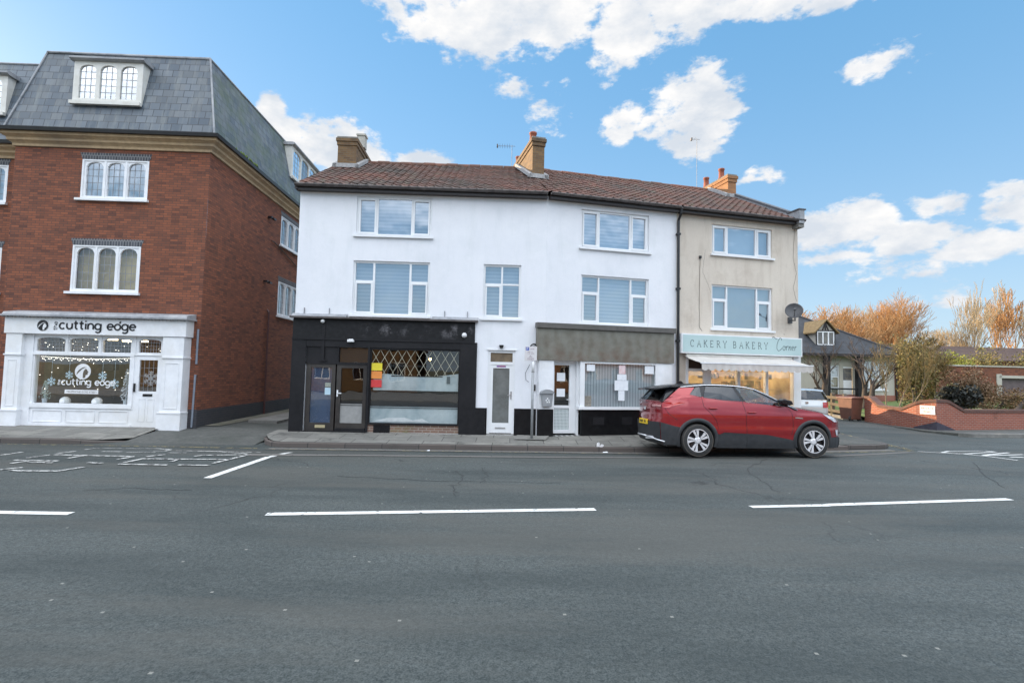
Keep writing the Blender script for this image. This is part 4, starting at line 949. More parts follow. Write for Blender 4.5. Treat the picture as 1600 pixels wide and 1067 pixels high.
# --- upper windows
B_ = blind_m
casement(FA, -4.54, -2.39, 5.79, 6.92, [(-4.48, -3.985, [], [1]), (-3.93, -2.985, [], [0]), (-2.93, -2.45, [], [1])], wb, B_)
casement(FA, -4.57, -2.40, 3.50, 5.05, [(-4.51, -4.02, [4.47], [1, 0]), (-3.965, -2.985, [], [0]), (-2.93, -2.46, [4.47], [1, 0])], wb, B_)
casement(FA, -.86, .22, 3.49, 5.05, [(-.80, -.35, [4.48], [1, 0]), (-.30, .16, [4.48], [0, 0])], wb, B_)
casement(FB, 1.05, 3.26, 5.69, 6.83, [(1.11, 1.60, [], [1]), (1.66, 2.63, [], [0]), (2.69, 3.20, [], [1])], wb, B_)
casement(FB, 1.07, 3.26, 3.44, 4.87, [(1.13, 1.62, [4.36], [1, 0]), (1.67, 2.66, [], [0]), (2.71, 3.20, [4.36], [1, 0])], wb, B_)
plainblind = plain('drawn_blind', (.34, .42, .48), (.30, .37, .43), .8, scale=1)
casement(FB, 5.45, 7.68, 5.83, 6.78, [(5.51, 6.00, [], [1]), (6.06, 7.08, [], [0]), (7.14, 7.62, [], [1])], cb, plainblind)
casement(FB, 5.44, 7.68, 3.47, 4.86, [(5.50, 5.99, [4.40], [1, 0]), (6.04, 7.10, [], [0]), (7.15, 7.62, [4.40], [1, 0])], cb, plainblind)
# --- black shopfront on face A
FB1 = FA @ Matrix.Translation((0, -.03, 0))
m = MB(FB1); m.box(-6.18, -1.06, 0, .03, 2.78, 3.36); m.build('black_fascia', fascia_black, wb)
m = MB(FB1)
m.box(-6.18, -5.79, -.01, .03, .18, 2.78); m.box(-1.46, -.99, -.01, .03, .18, 2.78); m.box(-5.79, -1.46, .0, .06, 2.57, 2.78); m.box(-6.18, -1.06, -.03, 0, 2.76, 2.80)
m.box(-.99, -.72, 0, .03, .18, .94); m.box(-6.19, -6.151, .03, 1.6, .18, 3.36)
m.box(-4.06, -4.0, -.01, .12, .2, 2.57)
m.build('black_pilaster', black_paint, wb)
m = MB(FB1); m.box(-6.24, -.98, -.13, .03, 3.361, 3.41); m.build('shopfront_ledge', gutter_m, wb)
m = MB(FB1)
for a, b in ((-6.2, -4.68), (-2.28, -.98)): m.prismx([(-.13, 3.411), (.028, 3.411), (.028, 3.50), (-.02, 3.49)], a, b)
for a in (-5.9, -5.2, -1.95, -1.3): m.box(a, a + .02, .0, .026, 3.5, 3.66)
m.build('flashing', lead, wb)
# transom box with upper pane, doors
m = MB(FA); m.box(-5.79, -4.95, 0.005, .07, 2.14, 2.57); m.box(-4.95, -4.88, .005, .12, 2.14, 2.57); m.box(-5.79, -4.06, .0, .10, 2.08, 2.14); m.build('transom_panel', black_paint, wb)
m = MB(FA); m.xz(-4.88, -4.06, 2.14, 2.57, .08); m.build('fanlight', glass_mid, wb)
door_black = plain('worn_black_door', (.018, .016, .015), (.035, .028, .024), .45, scale=5, big=(.05, .045, .04))
sheet_blue = plain('blue_plastic_sheet', (.020, .06, .16), (.035, .095, .22), .28, scale=3, bstr=.9, big=(.08, .13, .21))
def bdoor(a, b, glassp, bot=.42, lab=None):
    m = MB(FA); m.box(a, a + .12, .02, .08, .22, 2.08); m.box(b - .10, b, .02, .08, .22, 2.08); m.box(a + .12, b - .10, .021, .079, .22, bot); m.box(a + .12, b - .1, .021, .079, 1.98, 2.08)
    d = m.build('door', door_black, wb); d['label'] = lab; return d
d1 = bdoor(-5.76, -4.96, None, .44, 'black shop door with blue plastic sheet behind its glass')
MB(FA).xz(-5.64, -5.06, .44, 1.98, .07).build('blue_sheet', sheet_blue, d1)
MB(FA).xz(-5.64, -5.06, .44, 1.98, .05).build('pane', glass_shop, d1)
MB(FA).box(-5.47, -5.19, .008, .02, .30, .38).build('letter_plate', plain('brass_plate', (.42, .36, .22), None, .4), d1)
d2 = bdoor(-4.92, -4.08, None, .44, 'black shop door with glass above a grey lower panel')
MB(FA).xz(-4.80, -4.18, 1.02, 1.98, .06).build('pane', glass_mid, d2)
grey_panel = plain('grey_panel', (.30, .30, .29), (.24, .24, .235), .5)
m = MB(FA); m.xz(-4.80, -4.18, .44, 1.02, .055); m.build('kick_panel', grey_panel, d2)
m = MB(FA); m.box(-4.80, -4.18, .045, .054, .93, .945); m.box(-4.80, -4.18, .045, .054, .985, 1.02); m.build('panel_lines', black_m, d2)
m = MB(FA); m.box(-4.90, -4.86, .0, .019, 1.18, 1.36); m.box(-4.88, -4.76, -.03, -.005, 1.26, 1.285); m.build('handle', upvc, d2)
m = MB(FA); m.box(-4.92, -4.08, -.02, .019, .22, .30); m.build('weather_bar', black_paint, d2)
MB(FA).box(-5.79, -4.06, .1, .13, 2.14, 2.57).build('backing_board', black_m, wb)
MB(FA).box(-5.79, -4.06, -.03, .1, .19, .218).build('threshold', black_paint, wb)
# big shop window: lattice top, white film bands
m = MB(FA); m.box(-4.0, -3.965, 0, .1, .45, 2.57); m.box(-1.50, -1.46, 0, .1, .45, 2.57); m.box(-3.965, -1.5, 0, .1, 2.52, 2.57); m.box(-4.02, -1.46, -.04, .1, .42, .47)
bw = m.build('shop_window', black_paint, wb)
MB(FA).xz(-3.97, -1.5, .47, 2.52, .05).build('pane', glass_mid, bw)
m = MB(FA); m.xz(-3.97, -1.5, .94, 1.38, .058)
m.build('black_film', black_m, bw)
film = plain('whitened_glass', (.50, .56, .58), (.34, .41, .44), .5, scale=3.5, big=(.62, .66, .66))
m = MB(FA); m.add([(-3.9, .06, 1.38), (-1.5, .06, 1.38), (-1.5, .06, 1.88), (-2.1, .06, 1.80), (-2.9, .06, 1.79), (-3.5, .06, 1.84), (-3.9, .06, 1.84)], [tuple(range(7))])
m.xz(-3.97, -1.5, .47, .94, .06); m.build('white_film', film, bw)
m = MB(FA); m.box(-3.96, -1.5, .038, .044, .885, .90); m.box(-3.96, -1.5, .038, .044, .93, .942); m.box(-3.4, -1.95, .052, .055, 1.775, 1.80); m.box(-3.6, -1.52, .10, .13, 2.05, 2.10); m.build('film_stripe', black_m, bw)
m = MB(FA); m.prism([(-3.9, .50), (-3.5, .60), (-3.0, .62), (-2.75, .55), (-2.5, .60), (-2.3, .50)], .052, .056); m.build('sill_litter', white_m, bw)
m = MB(FA); P_ = .30; H0, H1 = 1.80, 2.52; L_ = .006
import itertools
def clipseg(x0, z0, x1, z1, a, b):
    if x0 > x1: x0, z0, x1, z1 = x1, z1, x0, z0
    if x1 <= a or x0 >= b: return None
    if x0 < a: z0 += (z1 - z0) * (a - x0) / (x1 - x0); x0 = a
    if x1 > b: z1 = z0 + (z1 - z0) * (b - x0) / (x1 - x0); x1 = b
    return [(x0, z0), (x1, z1)]
for k in range(-4, 14):
    for sg in (1, -1):
        x = -3.97 + k * .245; sl = (H1 - H0) * .58
        s_ = clipseg(x, H1, x + sg * sl, H0, -3.96, -1.51)
        if s_: ribbon(m, s_, .012, .040 if sg > 0 else .042)
m.build('lattice', plain('cream_lead_strip', (.42, .40, .31), None, .5), bw)
m = MB(FA); m.box(-1.83, -1.74, .03, .046, 1.60, 1.80); m.build('air_vent', plain('vent_grey', (.08, .10, .10), None, .5), bw)
m = MB(FA); m.box(-4.0, -1.46, .0, .1, .19, .419); m.build('brick_riser', brick_low, wb)
m = MB(FA); m.box(-3.84, -3.38, -.012, -.001, .20, .41)
for k in range(6): m.box(-3.82, -3.40, -.02, -.012, .225 + .03 * k, .235 + .03 * k)
m.build('air_vent', black_paint, wb)
# interior of black shop
m = MB(FA); a, b = -5.78, -1.47
m.quad((a, .14, .2), (a, 3.4, .2), (a, 3.4, 2.7), (a, .14, 2.7)); m.quad((b, .14, .2), (b, 3.4, .2), (b, 3.4, 2.7), (b, .14, 2.7)); m.quad((a, 3.4, .2), (b, 3.4, .2), (b, 3.4, 2.7), (a, 3.4, 2.7)); m.quad((a, .14, 2.7), (b, .14, 2.7), (b, 3.4, 2.7), (a, 3.4, 2.7)); m.quad((a, .1, .2), (b, .1, .2), (b, 3.4, .2), (a, 3.4, .2))
m.build('shop_interior', plain('brown_interior', (.05, .03, .018), (.03, .018, .012), .8, scale=1.5), wb)
m = MB(FA); m.lathe([(.001, -.04), (.03, -.025), (.04, 0), (.03, .025), (.001, .04)], (-2.42, .9, 2.30), 12); m.build('light_bulb', emit('bulb_glow', (1, .45, .15), 14), wb)
for (x, c, lab) in ((1.93, (.75, .62, .04), 'yellow'), (1.70, (.78, .27, .06), 'orange'), (1.46, (.62, .05, .05), 'red')):
    m = MB(FA); m.box(-3.96, -3.66, .030, .034, x, x + .21); tag(m.build('paper_sheet', plain(lab + '_paper', c, None, .7), base=FA @ Vector((-3.8, .03, x))), lab + ' paper sheet in the stack of three at the left of the lattice window', 'paper', 'coloured papers in the lattice window')
m = MB(FA); m.box(-5.24, -5.08, .030, .034, 1.22, 1.42); tag(m.build('paper_sheet', plain('pale_blue_paper', (.45, .62, .72), None, .7), base=FA @ Vector((-5.2, .03, 1.2))), 'small pale blue paper on the door with the blue sheet', 'paper')
m = MB(FA); m.box(-5.24, -5.08, .030, .034, 1.44, 1.56); tag(m.build('paper_sheet', plain('patterned_paper', (.40, .42, .36), (.10, .12, .10), .7, scale=60), base=FA @ Vector((-5.2, .03, 1.44))), 'small grey patterned paper above the pale blue one on the black door', 'paper')
# alarm lights
def blob(F, x, z, r, name, mat, label, cat, grp=None, y=-.06):
    m = MB(F); m.lathe([(r * .5, .0), (r * .9, -.03), (r, -.06), (r * .7, -.10), (r * .1, -.12)], (x, y, z), 14, 'y')
    return tag(m.build(name, mat, base=F @ Vector((x, y, z)), smooth=True), label, cat, grp)
blob(FA, -5.34, 3.28, .055, 'wall_light', white_m, 'small round white lamp high on the left of the black fascia', 'wall light', 'small round lamps on the black shopfront', -.03)
blob(FA, -1.36, 2.98, .075, 'wall_light', white_m, 'round white lamp on the right of the black fascia', 'wall light', 'small round lamps on the black shopfront', -.03)
m = MB(FA); m.box(-4.63, -4.45, -.14, -.034, 2.71, 2.78); m.box(-4.60, -4.48, -.10, -.034, 2.78, 2.80); tag(m.build('door_light', white_m, base=FA @ Vector((-4.54, -.08, 2.71)), bevel=.01), 'white oblong lamp fixed to the black fascia over the doors', 'wall light')
m = MB(FA); m.box(-5.36, -5.28, -.045, -.031, 2.2, 3.2); m.box(-5.42, -5.22, -.05, -.031, 2.16, 2.2); m.build('cable_trunking', black_paint, wb)
# --- middle white door
m = MB(FA); a, b = -.67, .10
m.box(a, a + .07, .03, .10, .22, 2.58); m.box(b - .07, b, .03, .10, .22, 2.58); m.box(a + .07, b - .07, .03, .10, 2.51, 2.58); m.box(a + .07, b - .07, .03, .10, 2.17, 2.25)
m.box(a + .07, a + .15, .045, .095, .24, 2.17); m.box(b - .15, b - .07, .045, .095, .24, 2.17); m.box(a + .15, b - .15, .046, .094, 2.07, 2.17); m.box(a + .15, b - .15, .046, .094, .24, .52)
m.box(a - .05, b + .05, -.02, .03, 2.58, 2.62)
md = m.build('front_door', upvc, wb)
MB(FA).xz(a + .15, b - .15, .52, 2.07, .07).build('frosted_pane', frost, md); MB(FA).xz(a + .07, b - .07, 2.25, 2.51, .07).build('fanlight', plain('brown_fanlight', (.20, .16, .11), (.12, .10, .075), .15), md)
MB(FA).box(-.43, -.14, .033, .044, .36, .40).build('letter_plate', plain('silver_plate', (.5, .5, .5), None, .35, .6), md)
m = MB(FA); m.box(-.03 + .02, .02, .028, .044, 1.20, 1.42); m.box(-.10, .01, .005, .02, 1.30, 1.32); m.build('handle', plain('handle_metal', (.45, .45, .46), None, .3, .8), md)
MB(FA).box(a, b, .0, .12, .19, .219).build('threshold', concrete, md)
m = MB(FA); m.box(-.42, -.16, .04, .044, 2.10, 2.15); m.build('door_sticker', plain('sticker_red_blue', (.45, .12, .12), (.12, .15, .45), .5, scale=14), md)
m = MB(FA); m.box(-.36, -.24, -.10, -.001, 2.70, 2.73); m.prism([(-.34, 2.64), (-.26, 2.64), (-.24, 2.70), (-.36, 2.70)], -.08, -.01); tag(m.build('door_lamp', black_m, base=FA @ Vector((-.3, 0, 2.65))), 'tiny black lamp on the white wall over the middle white door', 'wall light')
# black plinths
for a, b in ((-.719, -.67), (.10, .72)):
    m = MB(FA); m.box(a, b, -.02, -.001, .18, .94); m.build('plinth', black_plinth, wb)
# --- grey shopfront on face B
FP = FB @ Matrix.Translation((0, -.12, 0))
for a, b in ((-.20, .235), (3.54, 4.0)):
    m = MB(FP); m.box(a, b, 0, .12, .945, 2.32); m.build('pilaster', shopwhite, wb)
for a, b, y in ((-.205, .24, -.006), (3.535, 4.0, -.006), (1.08, 3.53, 0)):
    m = MB(FP); m.box(a, b, y, .12, .17, .94); m.build('plinth', black_plinth, wb)
for a in (1.45, 2.35):
    m = MB(FP); m.box(a, a + .34, -.008, 0, .5, .72); m.build('air_brick', black_paint, wb)
m = MB(FB); m.box(-.28, 4.04, -.15, .0, 2.33, 3.24); gs = m.build('grey_sign_board', greyboard, wb)
m = MB(FB); m.box(-.31, 4.08, -.21, .0, 3.245, 3.39); m.build('sign_hood', plain('hood_brown_grey', (.085, .08, .072), (.12, .11, .10), .5), wb)
# window of the bay
m = MB(FP); m.box(1.04, 1.18, 0, .12, 1.02, 2.33); m.box(3.44, 3.54, .0, .12, 1.02, 2.33); m.box(1.18, 3.44, .0, .1, 2.27, 2.33); m.box(.98, 3.56, -.06, .12, .941, 1.02); m.box(1.04, 1.08, .12, .34, 1.0, 2.33)
gw = m.build('shop_window', upvc, wb)
MB(FP).xz(1.18, 3.44, 1.02, 2.27, .05).build('pane', glass_mid, gw)
MB(FP).xz(1.12, 3.5, 1.0, 2.32, .16).build('vertical_blind', vblind_m, gw)
m = MB(FB); m.box(.98, 1.04, .0, .2, .2, 2.33); m.box(.26, .33, .10, .16, .24, 2.33); m.box(.79, .98, .10, .16, .24, 2.33); m.box(.33, .79, .10, .16, 2.2, 2.33); m.box(.33, .79, .10, .16, .96, 1.04); m.box(.33, .79, .10, .16, .24, .34)
sd_ = m.build('shop_door', upvc, wb)
MB(FB).xz(.33, .79, 1.04, 2.2, .13).build('pane', glass_mid, sd_)
def mesh_panel():
    m, n, out = newmat('grille_panel'); s = n.a('ShaderNodeSeparateXYZ', {0: uvn(n)})
    fx = n.m('GREATER_THAN', n.m('FRACT', n.m('DIVIDE', s.outputs[0], .042)), .4); fz = n.m('GREATER_THAN', n.m('FRACT', n.m('DIVIDE', s.outputs[1], .042)), .4)
    bsdf(n, out, n.mix(n.m('MULTIPLY', fx, fz), (.66, .70, .70), (.13, .20, .20)), .5); return m
MB(FB).xz(.33, .79, .34, .96, .13).build('kick_panel', mesh_panel(), sd_)
m = MB(FB); m.box(.80, .83, .06, .10, 1.1, 1.3); m.box(.70, .82, .05, .07, 1.20, 1.22); m.build('handle', upvc, sd_)
MB(FB).box(.24, 1.08, -.10, .3, .17, .20).build('tiled_step', tile_m, wb)
m = MB(FB); m.box(.25, 1.04, .5, .52, .2, 2.33); m.box(.2, .25, .2, .52, .2, 2.33); m.build('backing_board', dark_in, wb)
for i, (F_, x0, x1, z0, z1, lab) in enumerate([(FB, .41, .66, 1.74, 1.98, 'white notice on the glass door under the grey board, the upper one'), (FB, .41, .66, 1.29, 1.52, 'white notice on the glass door under the grey board, the lower one'),
    (FP, 1.25, 1.50, 2.05, 2.24, 'white paper in the top left corner of the blind covered window'), (FP, 2.26, 2.47, 1.98, 2.24, 'pinkish paper at the top of the cross of notices in the blind window'),
    (FP, 2.21, 2.51, 1.80, 1.97, 'white notice just below the pink paper in the blind window'), (FP, 2.13, 2.56, 1.50, 1.79, 'widest white notice in the cross on the blind window'), (FP, 2.25, 2.45, 1.20, 1.49, 'lowest white notice of the cross on the blind window'),
    (FP, 3.10, 3.40, 2.0, 2.24, 'white paper in the top right corner of the blind covered window'), (FP, 3.15, 3.42, 1.03, 1.2, 'white paper low at the right of the blind window beside the red car'),
    (FP, 1.20, 1.40, 1.03, 1.33, 'dark poster in the lower left corner of the blind window'), (FP, 3.19, 3.42, 1.24, 1.5, 'grey poster near the right edge of the blind window')]):
    m = MB(F_); yq = .030 if F_ is FP else .11; m.box(x0, x1, yq, yq + .004, z0, z1)
    mt = paper_m if 'white' in lab else (plain('pink_print', (.75, .62, .62), (.7, .45, .45), .7, scale=9) if 'pink' in lab else plain('dark_print', (.16, .15, .13), (.30, .27, .22), .7, scale=18))
    tag(m.build('paper_notice', mt, base=F_ @ Vector((x0, yq, z0))), lab, 'notice', 'notices behind the glass of the grey fronted shop')
# cable loop + grey mailbox + door camera
m = MB(FA); m.tube([(.74, -.03, 3.3), (.70, -.04, 2.95), (.68, -.04, 2.75)], .012, 5)
m.tube([(.62 + .09 * cos(radians(t)), -.06, 2.68 + .10 * sin(radians(t))) for t in range(0, 181, 20)], .02, 6); m.tube([(.52, -.03, 2.2), (.40, -.03, 1.95), (.42, -.03, 1.75), (.50, -.03, 1.7)], .006, 4); m.build('wall_cable', pipe_m, wb)
m = MB(FA); m.box(.60, .70, -.035, -.001, 1.45, 1.63); tag(m.build('entry_phone', black_m, base=FA @ Vector((.65, 0, 1.5)), bevel=.012), 'black door entry unit on the white wall right of the sign pole', 'entry phone')
MBX = plain('grey_mailbox_plastic', (.30, .31, .32), (.25, .26, .27), .4)
m = MB(FP); P = [(-.13, 1.02), (.13, 1.02), (.17, 1.38), (-.17, 1.38)]; m.prism([(a + .02, b) for a, b in P], -.13, -.001)
mbx = root('mailbox', tuple(FP @ Vector((.02, -.06, 1.02))), 'grey plastic wall mailbox with curved lid on the white pillar beside the glass door', 'mailbox')
m.build('box_body', MBX, mbx, bevel=.015)
m = MB(FP); P = [(.02 + .20 * cos(radians(t)), 1.385 + .12 * sin(radians(t))) for t in range(0, 181, 15)]; m.prism(P, -.16, -.001); m.build('lid', MBX, mbx)
m = MB(FP); 
for dx, dz in ((-.04, .0), (.04, 0), (0, .05), (-.01, -.05), (.05, -.05)): m.prism([(.02 + dx + .022 * cos(k), 1.2 + dz + .025 * sin(k)) for k in [0, 1.2, 2.4, 3.6, 4.8]], -.135, -.131)
m.build('emblem', white_m, mbx)
# --- bakery shopfront
m = MB(FB); m.box(4.26, 8.63, -.20, .0, 2.66, 3.26); bs = m.build('sign_board', shopwhite, cb)
MB(FB).box(4.30, 8.59, -.208, -.201, 2.70, 3.22).build('sign_face', sign_blue, bs)
SER = {'C': [arc(.42, .5, .42, .5, 45, 315, 14), [(.72, .72), (.72, .98)]], 'A': [[(.05, 0), (.45, 1), (.85, 0)], [(.22, .36), (.68, .36)], [(-.05, 0), (.18, 0)], [(.70, 0), (1.0, 0)]],
 'K': [[(.12, 0), (.12, 1)], [(.12, .45), (.75, 1)], [(.32, .6), (.85, 0)], [(0, 0), (.26, 0)], [(0, 1), (.26, 1)], [(.6, 1), (.85, 1)], [(.72, 0), (.95, 0)]],
 'E': [[(.12, 0), (.12, 1)], [(.0, 1), (.68, 1), (.68, .84)], [(0, 0), (.72, 0), (.72, .18)], [(.12, .52), (.55, .52)]],
 'R': [[(.12, 0), (.12, 1)], [(0, 1), (.4, 1)] + arc(.4, .75, .27, .25, 90, -90, 8) + [(.12, .5)], [(.4, .5), (.85, 0)], [(0, 0), (.26, 0)], [(.72, 0), (.95, 0)]],
 'Y': [[(.0, 1), (.43, .45), (.86, 1)], [(.43, .45), (.43, 0)], [(.28, 0), (.58, 0)], [(-.08, 1), (.14, 1)], [(.72, 1), (.95, 1)]],
 'B': [[(.12, 0), (.12, 1)], [(0, 1), (.4, 1)] + arc(.4, .76, .24, .24, 90, -90, 8) + [(.12, .52)], [(.4, .52)] + arc(.42, .26, .28, .26, 90, -90, 8) + [(0, 0)]]}
m = MB(FB); x = 4.56; h_ = .20
for ch in 'CAKERY BAKERY':
    if ch == ' ': x += .13; continue
    for s_ in SER[ch]: ribbon(m, [(x + a * h_ * .72, 2.865 + b * h_) for a, b in s_], .021, -.2085 - .001)
    x += h_ * .72 + .083
print('cakery end', x)
def cpt(l, x0, z0, s): return [(x0 + a * s, z0 + b * s) for a, b in l]
scr = [[(-.62, 1.72), (-.35, 1.85), (-.05, 1.62), (.25, 1.60)], [(.92, 1.38), (1.0, 1.62), (.72, 1.75), (.40, 1.35), (.18, .75), (.15, .2), (.40, -.12), (.75, .02), (1.0, .32)]]
def ell(cx): return arc(cx, .30, .20, .30, 80, 440, 14)
scr += [ell(1.35), [(1.5, .58), (1.65, .45), (1.78, .60), (1.72, .0)], [(1.78, .45), (2.0, .62), (2.12, .55)], [(2.22, .60), (2.14, 0)], [(2.16, .2), (2.38, .60), (2.52, .55), (2.46, .05), (2.6, .05)], [(2.66, .30), (2.98, .38)] + arc(2.86, .32, .18, .28, 20, 300, 10), [(3.2, .60), (3.14, 0)], [(3.16, .3), (3.35, .60), (3.5, .55)]]
for s_ in scr: ribbon(m, cpt(s_, 7.62, 2.85, .225), .022, -.2095)
m.build('lettering', grey_letter, bs)
m = MB(FB); m.box(4.53, 4.60, -.04, .1, .2, 2.66); m.box(5.18, 5.42, .0, .1, .2, 2.66); m.box(6.36, 6.45, -.02, .1, .8, 2.66); m.box(7.40, 7.49, -.02, .1, .8, 2.66); m.box(8.42, 8.70, -.06, .1, .15, 2.66); m.box(4.6, 8.42, -.01, .09, 2.56, 2.66); m.box(5.42, 8.42, -.02, .1, .2, .8)
m.box(4.6, 5.18, .02, .09, 2.12, 2.2); m.box(4.6, 5.18, .03, .08, .2, .9)
bw2 = m.build('shop_window', shopwhite, cb)
glass_bak = glassmat('bakery_glass', .22, (.95, .93, .88), .0, .06)
m = MB(FB); m.xz(5.42, 8.42, .8, 2.56, .04); m.xz(4.6, 5.18, .9, 2.12, .05); m.build('pane', glass_bak, bw2)
MB(FB).xz(4.6, 5.18, 2.2, 2.56, .06).build('dark_fanlight', plain('brown_board', (.05, .025, .018), None, .6), bw2)
m = MB(FB); a, b = 4.56, 8.5
m.quad((a, .15, .2), (a, 2.4, .2), (a, 2.4, 2.66), (a, .15, 2.66)); m.quad((b, .15, .2), (b, 2.4, .2), (b, 2.4, 2.66), (b, .15, 2.66)); m.quad((a, 2.4, .2), (b, 2.4, .2), (b, 2.4, 2.66), (a, 2.4, 2.66)); m.quad((a, .15, 2.66), (b, .15, 2.66), (b, 2.4, 2.66), (a, 2.4, 2.66)); m.quad((a, .1, .2), (b, .1, .2), (b, 2.4, .2), (a, 2.4, .2))
m.build('shop_interior', bak_in, cb)
m = MB(FB); m.box(5.6, 8.2, .9, 1.1, 2.58, 2.62); m.build('ceiling_light_or_added_glow', emit('added_shop_glow', (1, .80, .52), 20), cb)  # added interior glow, brightens the windows like a golden reflection
rr = random.Random(11); m = MB(FB)
for i in range(46):
    x = rr.uniform(5.5, 8.3); z = rr.choice([.9, 1.25, 1.6, 1.9]); s_ = rr.uniform(.05, .13); m.box(x, x + s_, .5 + rr.uniform(0, .3), .9, z, z + rr.uniform(.08, .26))
for z in (.86, 1.22, 1.57): m.box(5.45, 8.4, .5, .9, z, z + .02)
m.build('shop_display', plain('display_goods', (.42, .22, .08), (.12, .14, .06), .7, scale=5, big=(.6, .55, .45)), cb)
# awning
aw_m = plain('awning_canvas', (.56, .53, .49), (.47, .44, .41), .8, scale=3, bstr=.2, big=(.50, .46, .42))
m = MB(FB); A0, A1 = 4.42, 8.28; n = 26; V = []
for i in range(n + 1):
    x = A0 + (A1 - A0) * i / n
    for t in (0, .33, .66, 1): V.append((x + (.12 * (1 - t) if i == 0 else 0) * 0 + .0, -.06 - .92 * t, 2.60 - .24 * t - .03 * sin(pi * t) - .008 * sin(i * 1.3)))
m.add(V, [(4 * i + j, 4 * i + 4 + j, 4 * i + 5 + j, 4 * i + 1 + j) for i in range(n) for j in range(3)])
V = []; k = 17; q = 8
for i in range(k * q + 1):
    x = A0 + (A1 - A0) * i / (k * q); ph = (i % q) / q; d = .055 * abs(sin(pi * i / q)) ** .6
    V += [(x, -.985, 2.352), (x, -.995 - .01 * sin(i * .7), 2.17 - d + .02)]
m.add(V, [(2 * i, 2 * i + 2, 2 * i + 3, 2 * i + 1) for i in range(k * q)])
aw = m.build('awning', aw_m, cb)
m = MB(FB); m.box(A0 - .02, A1 + .02, -1.0, -.95, 2.34, 2.375); m.build('front_bar', shopwhite, aw)
m = MB(FB); m.tube([(A0 + .05, -.10, 2.60), (A1, -.10, 2.60)], .05, 8); m.build('roller', oldwhite, aw)
m = MB(FB)
for x in (A0 + .15, A1 - .15): m.tube([(x, -.08, 2.5), (x + .25, -.5, 2.42), (x, -.96, 2.36)], .018, 6)
m.build('folding_arm', oldwhite, aw)
# cracks and dish
def crack(F, pts, w, par, nm='wall_crack'):
    m = MB(F); P = []
    for i in range(len(pts) - 1):
        for j in range(6):
            t = j / 6; P.append((pts[i][0] + (pts[i + 1][0] - pts[i][0]) * t + R.uniform(-.012, .012), pts[i][1] + (pts[i + 1][1] - pts[i][1]) * t))
    P.append(pts[-1]); ribbon(m, P, w, -.0005); return m.build(nm, plain('crack_dark', (.10, .085, .07), None, .9), par)
crack(FB, [(5.02, 5.66), (5.0, 4.6), (4.99, 3.5), (5.1, 3.36)], .014, cb); crack(FB, [(5.22, 5.95), (5.12, 5.2), (5.28, 4.9), (5.4, 4.6)], .006, cb)
crack(FB, [(8.55, 6.9), (8.5, 5.9), (8.62, 5.4), (8.48, 4.9), (8.62, 4.5)], .010, cb); crack(FB, [(8.1, 3.4), (8.15, 3.36)], .012, cb)
m = MB(FB); m.box(4.98, 5.05, -.05, .0, 5.64, 5.72); m.build('cable_gland', pipe_m, cb)
dish = root('satellite_dish', tuple(FB @ Vector((8.3, -.1, 4.0))), 'dark grey satellite dish on the right edge of the cream wall', 'satellite dish')
dm = plain('dish_grey', (.045, .047, .05), (.07, .07, .075), .45)
Fd = FB @ Matrix.Translation((8.12, -.42, 4.08)) @ Matrix.Scale(.84, 4) @ Matrix.Rotation(radians(-38), 4, 'Z') @ Matrix.Rotation(radians(-20), 4, 'X')
m = MB(Fd); m.lathe([(.001, .0), (.10, -.01), (.20, -.035), (.28, -.075), (.31, -.095), (.31, -.080), (.20, -.015), (.001, .03)], (0, 0, 0), 28, 'y'); m.build('reflector', dm, dish, smooth=True)
m = MB(Fd); m.tube([(0, .0, -.22), (0, -.4, -.12)], .014, 6); m.box(-.04, .04, -.48, -.38, -.15, -.07); m.build('feed_arm', dm, dish)
m = MB(FB); m.tube([(8.34, .0, 3.85), (8.32, -.25, 3.82), (8.18, -.38, 4.02)], .022, 8); m.box(8.26, 8.42, -.03, 0, 3.75, 3.95); m.build('bracket', dm, dish)
# parking sign
ps = root('parking_sign', (.595, 14.35, .19), 'grey parking sign pole with a small white plate in front of the white wall', 'sign')
m = MB(); m.tube([(.595, 14.35, .15), (.595, 14.35, 1.98)], .036, 12); m.build('pole', plain('galvanised', (.33, .345, .35), (.26, .27, .28), .5, .2), ps, smooth=True)
m = MB(); m.tube([(.595, 14.35, 1.98), (.595, 14.35, 2.32)], .040, 12); m.tube([(.595, 14.36, 2.32), (.595, 14.36, 2.6)], .03, 8); m.build('white_sleeve', white_m, ps, smooth=True)
Fk = fr(.525, 14.30, .03); m = MB(Fk); m.box(-.17, .17, 0, .008, 2.29, 2.68); pl = m.build('sign_plate', plain('off_white_plate', (.66, .63, .63), (.60, .57, .57), .5), ps, bevel=.004)
m = MB(Fk); m.box(-.14, -.05, -.003, 0, 2.575, 2.665); m.build('blue_square', plain('parking_blue', (.04, .09, .42), None, .5), pl)
m = MB(Fk); text_into(m, 'P', .10, -.095, 2.585, -.0045, .045, True); m.build('letter', white_m, pl)
m = MB(Fk)
for i, (z, w_) in enumerate(((2.61, .12), (2.53, .17), (2.49, .21), (2.43, .05), (2.40, .10), (2.355, .18), (2.325, .22))):
    x = .05 if i == 0 else 0; n = int(w_ / .018)
    for k in range(n):
        if R.random() < .8: m.box(x - w_ / 2 + k * .018, x - w_ / 2 + k * .018 + .012, -.002, 0, z - .008, z + .008)
m.build('print_lines', plain('print_grey', (.22, .12, .16), None, .6), pl)
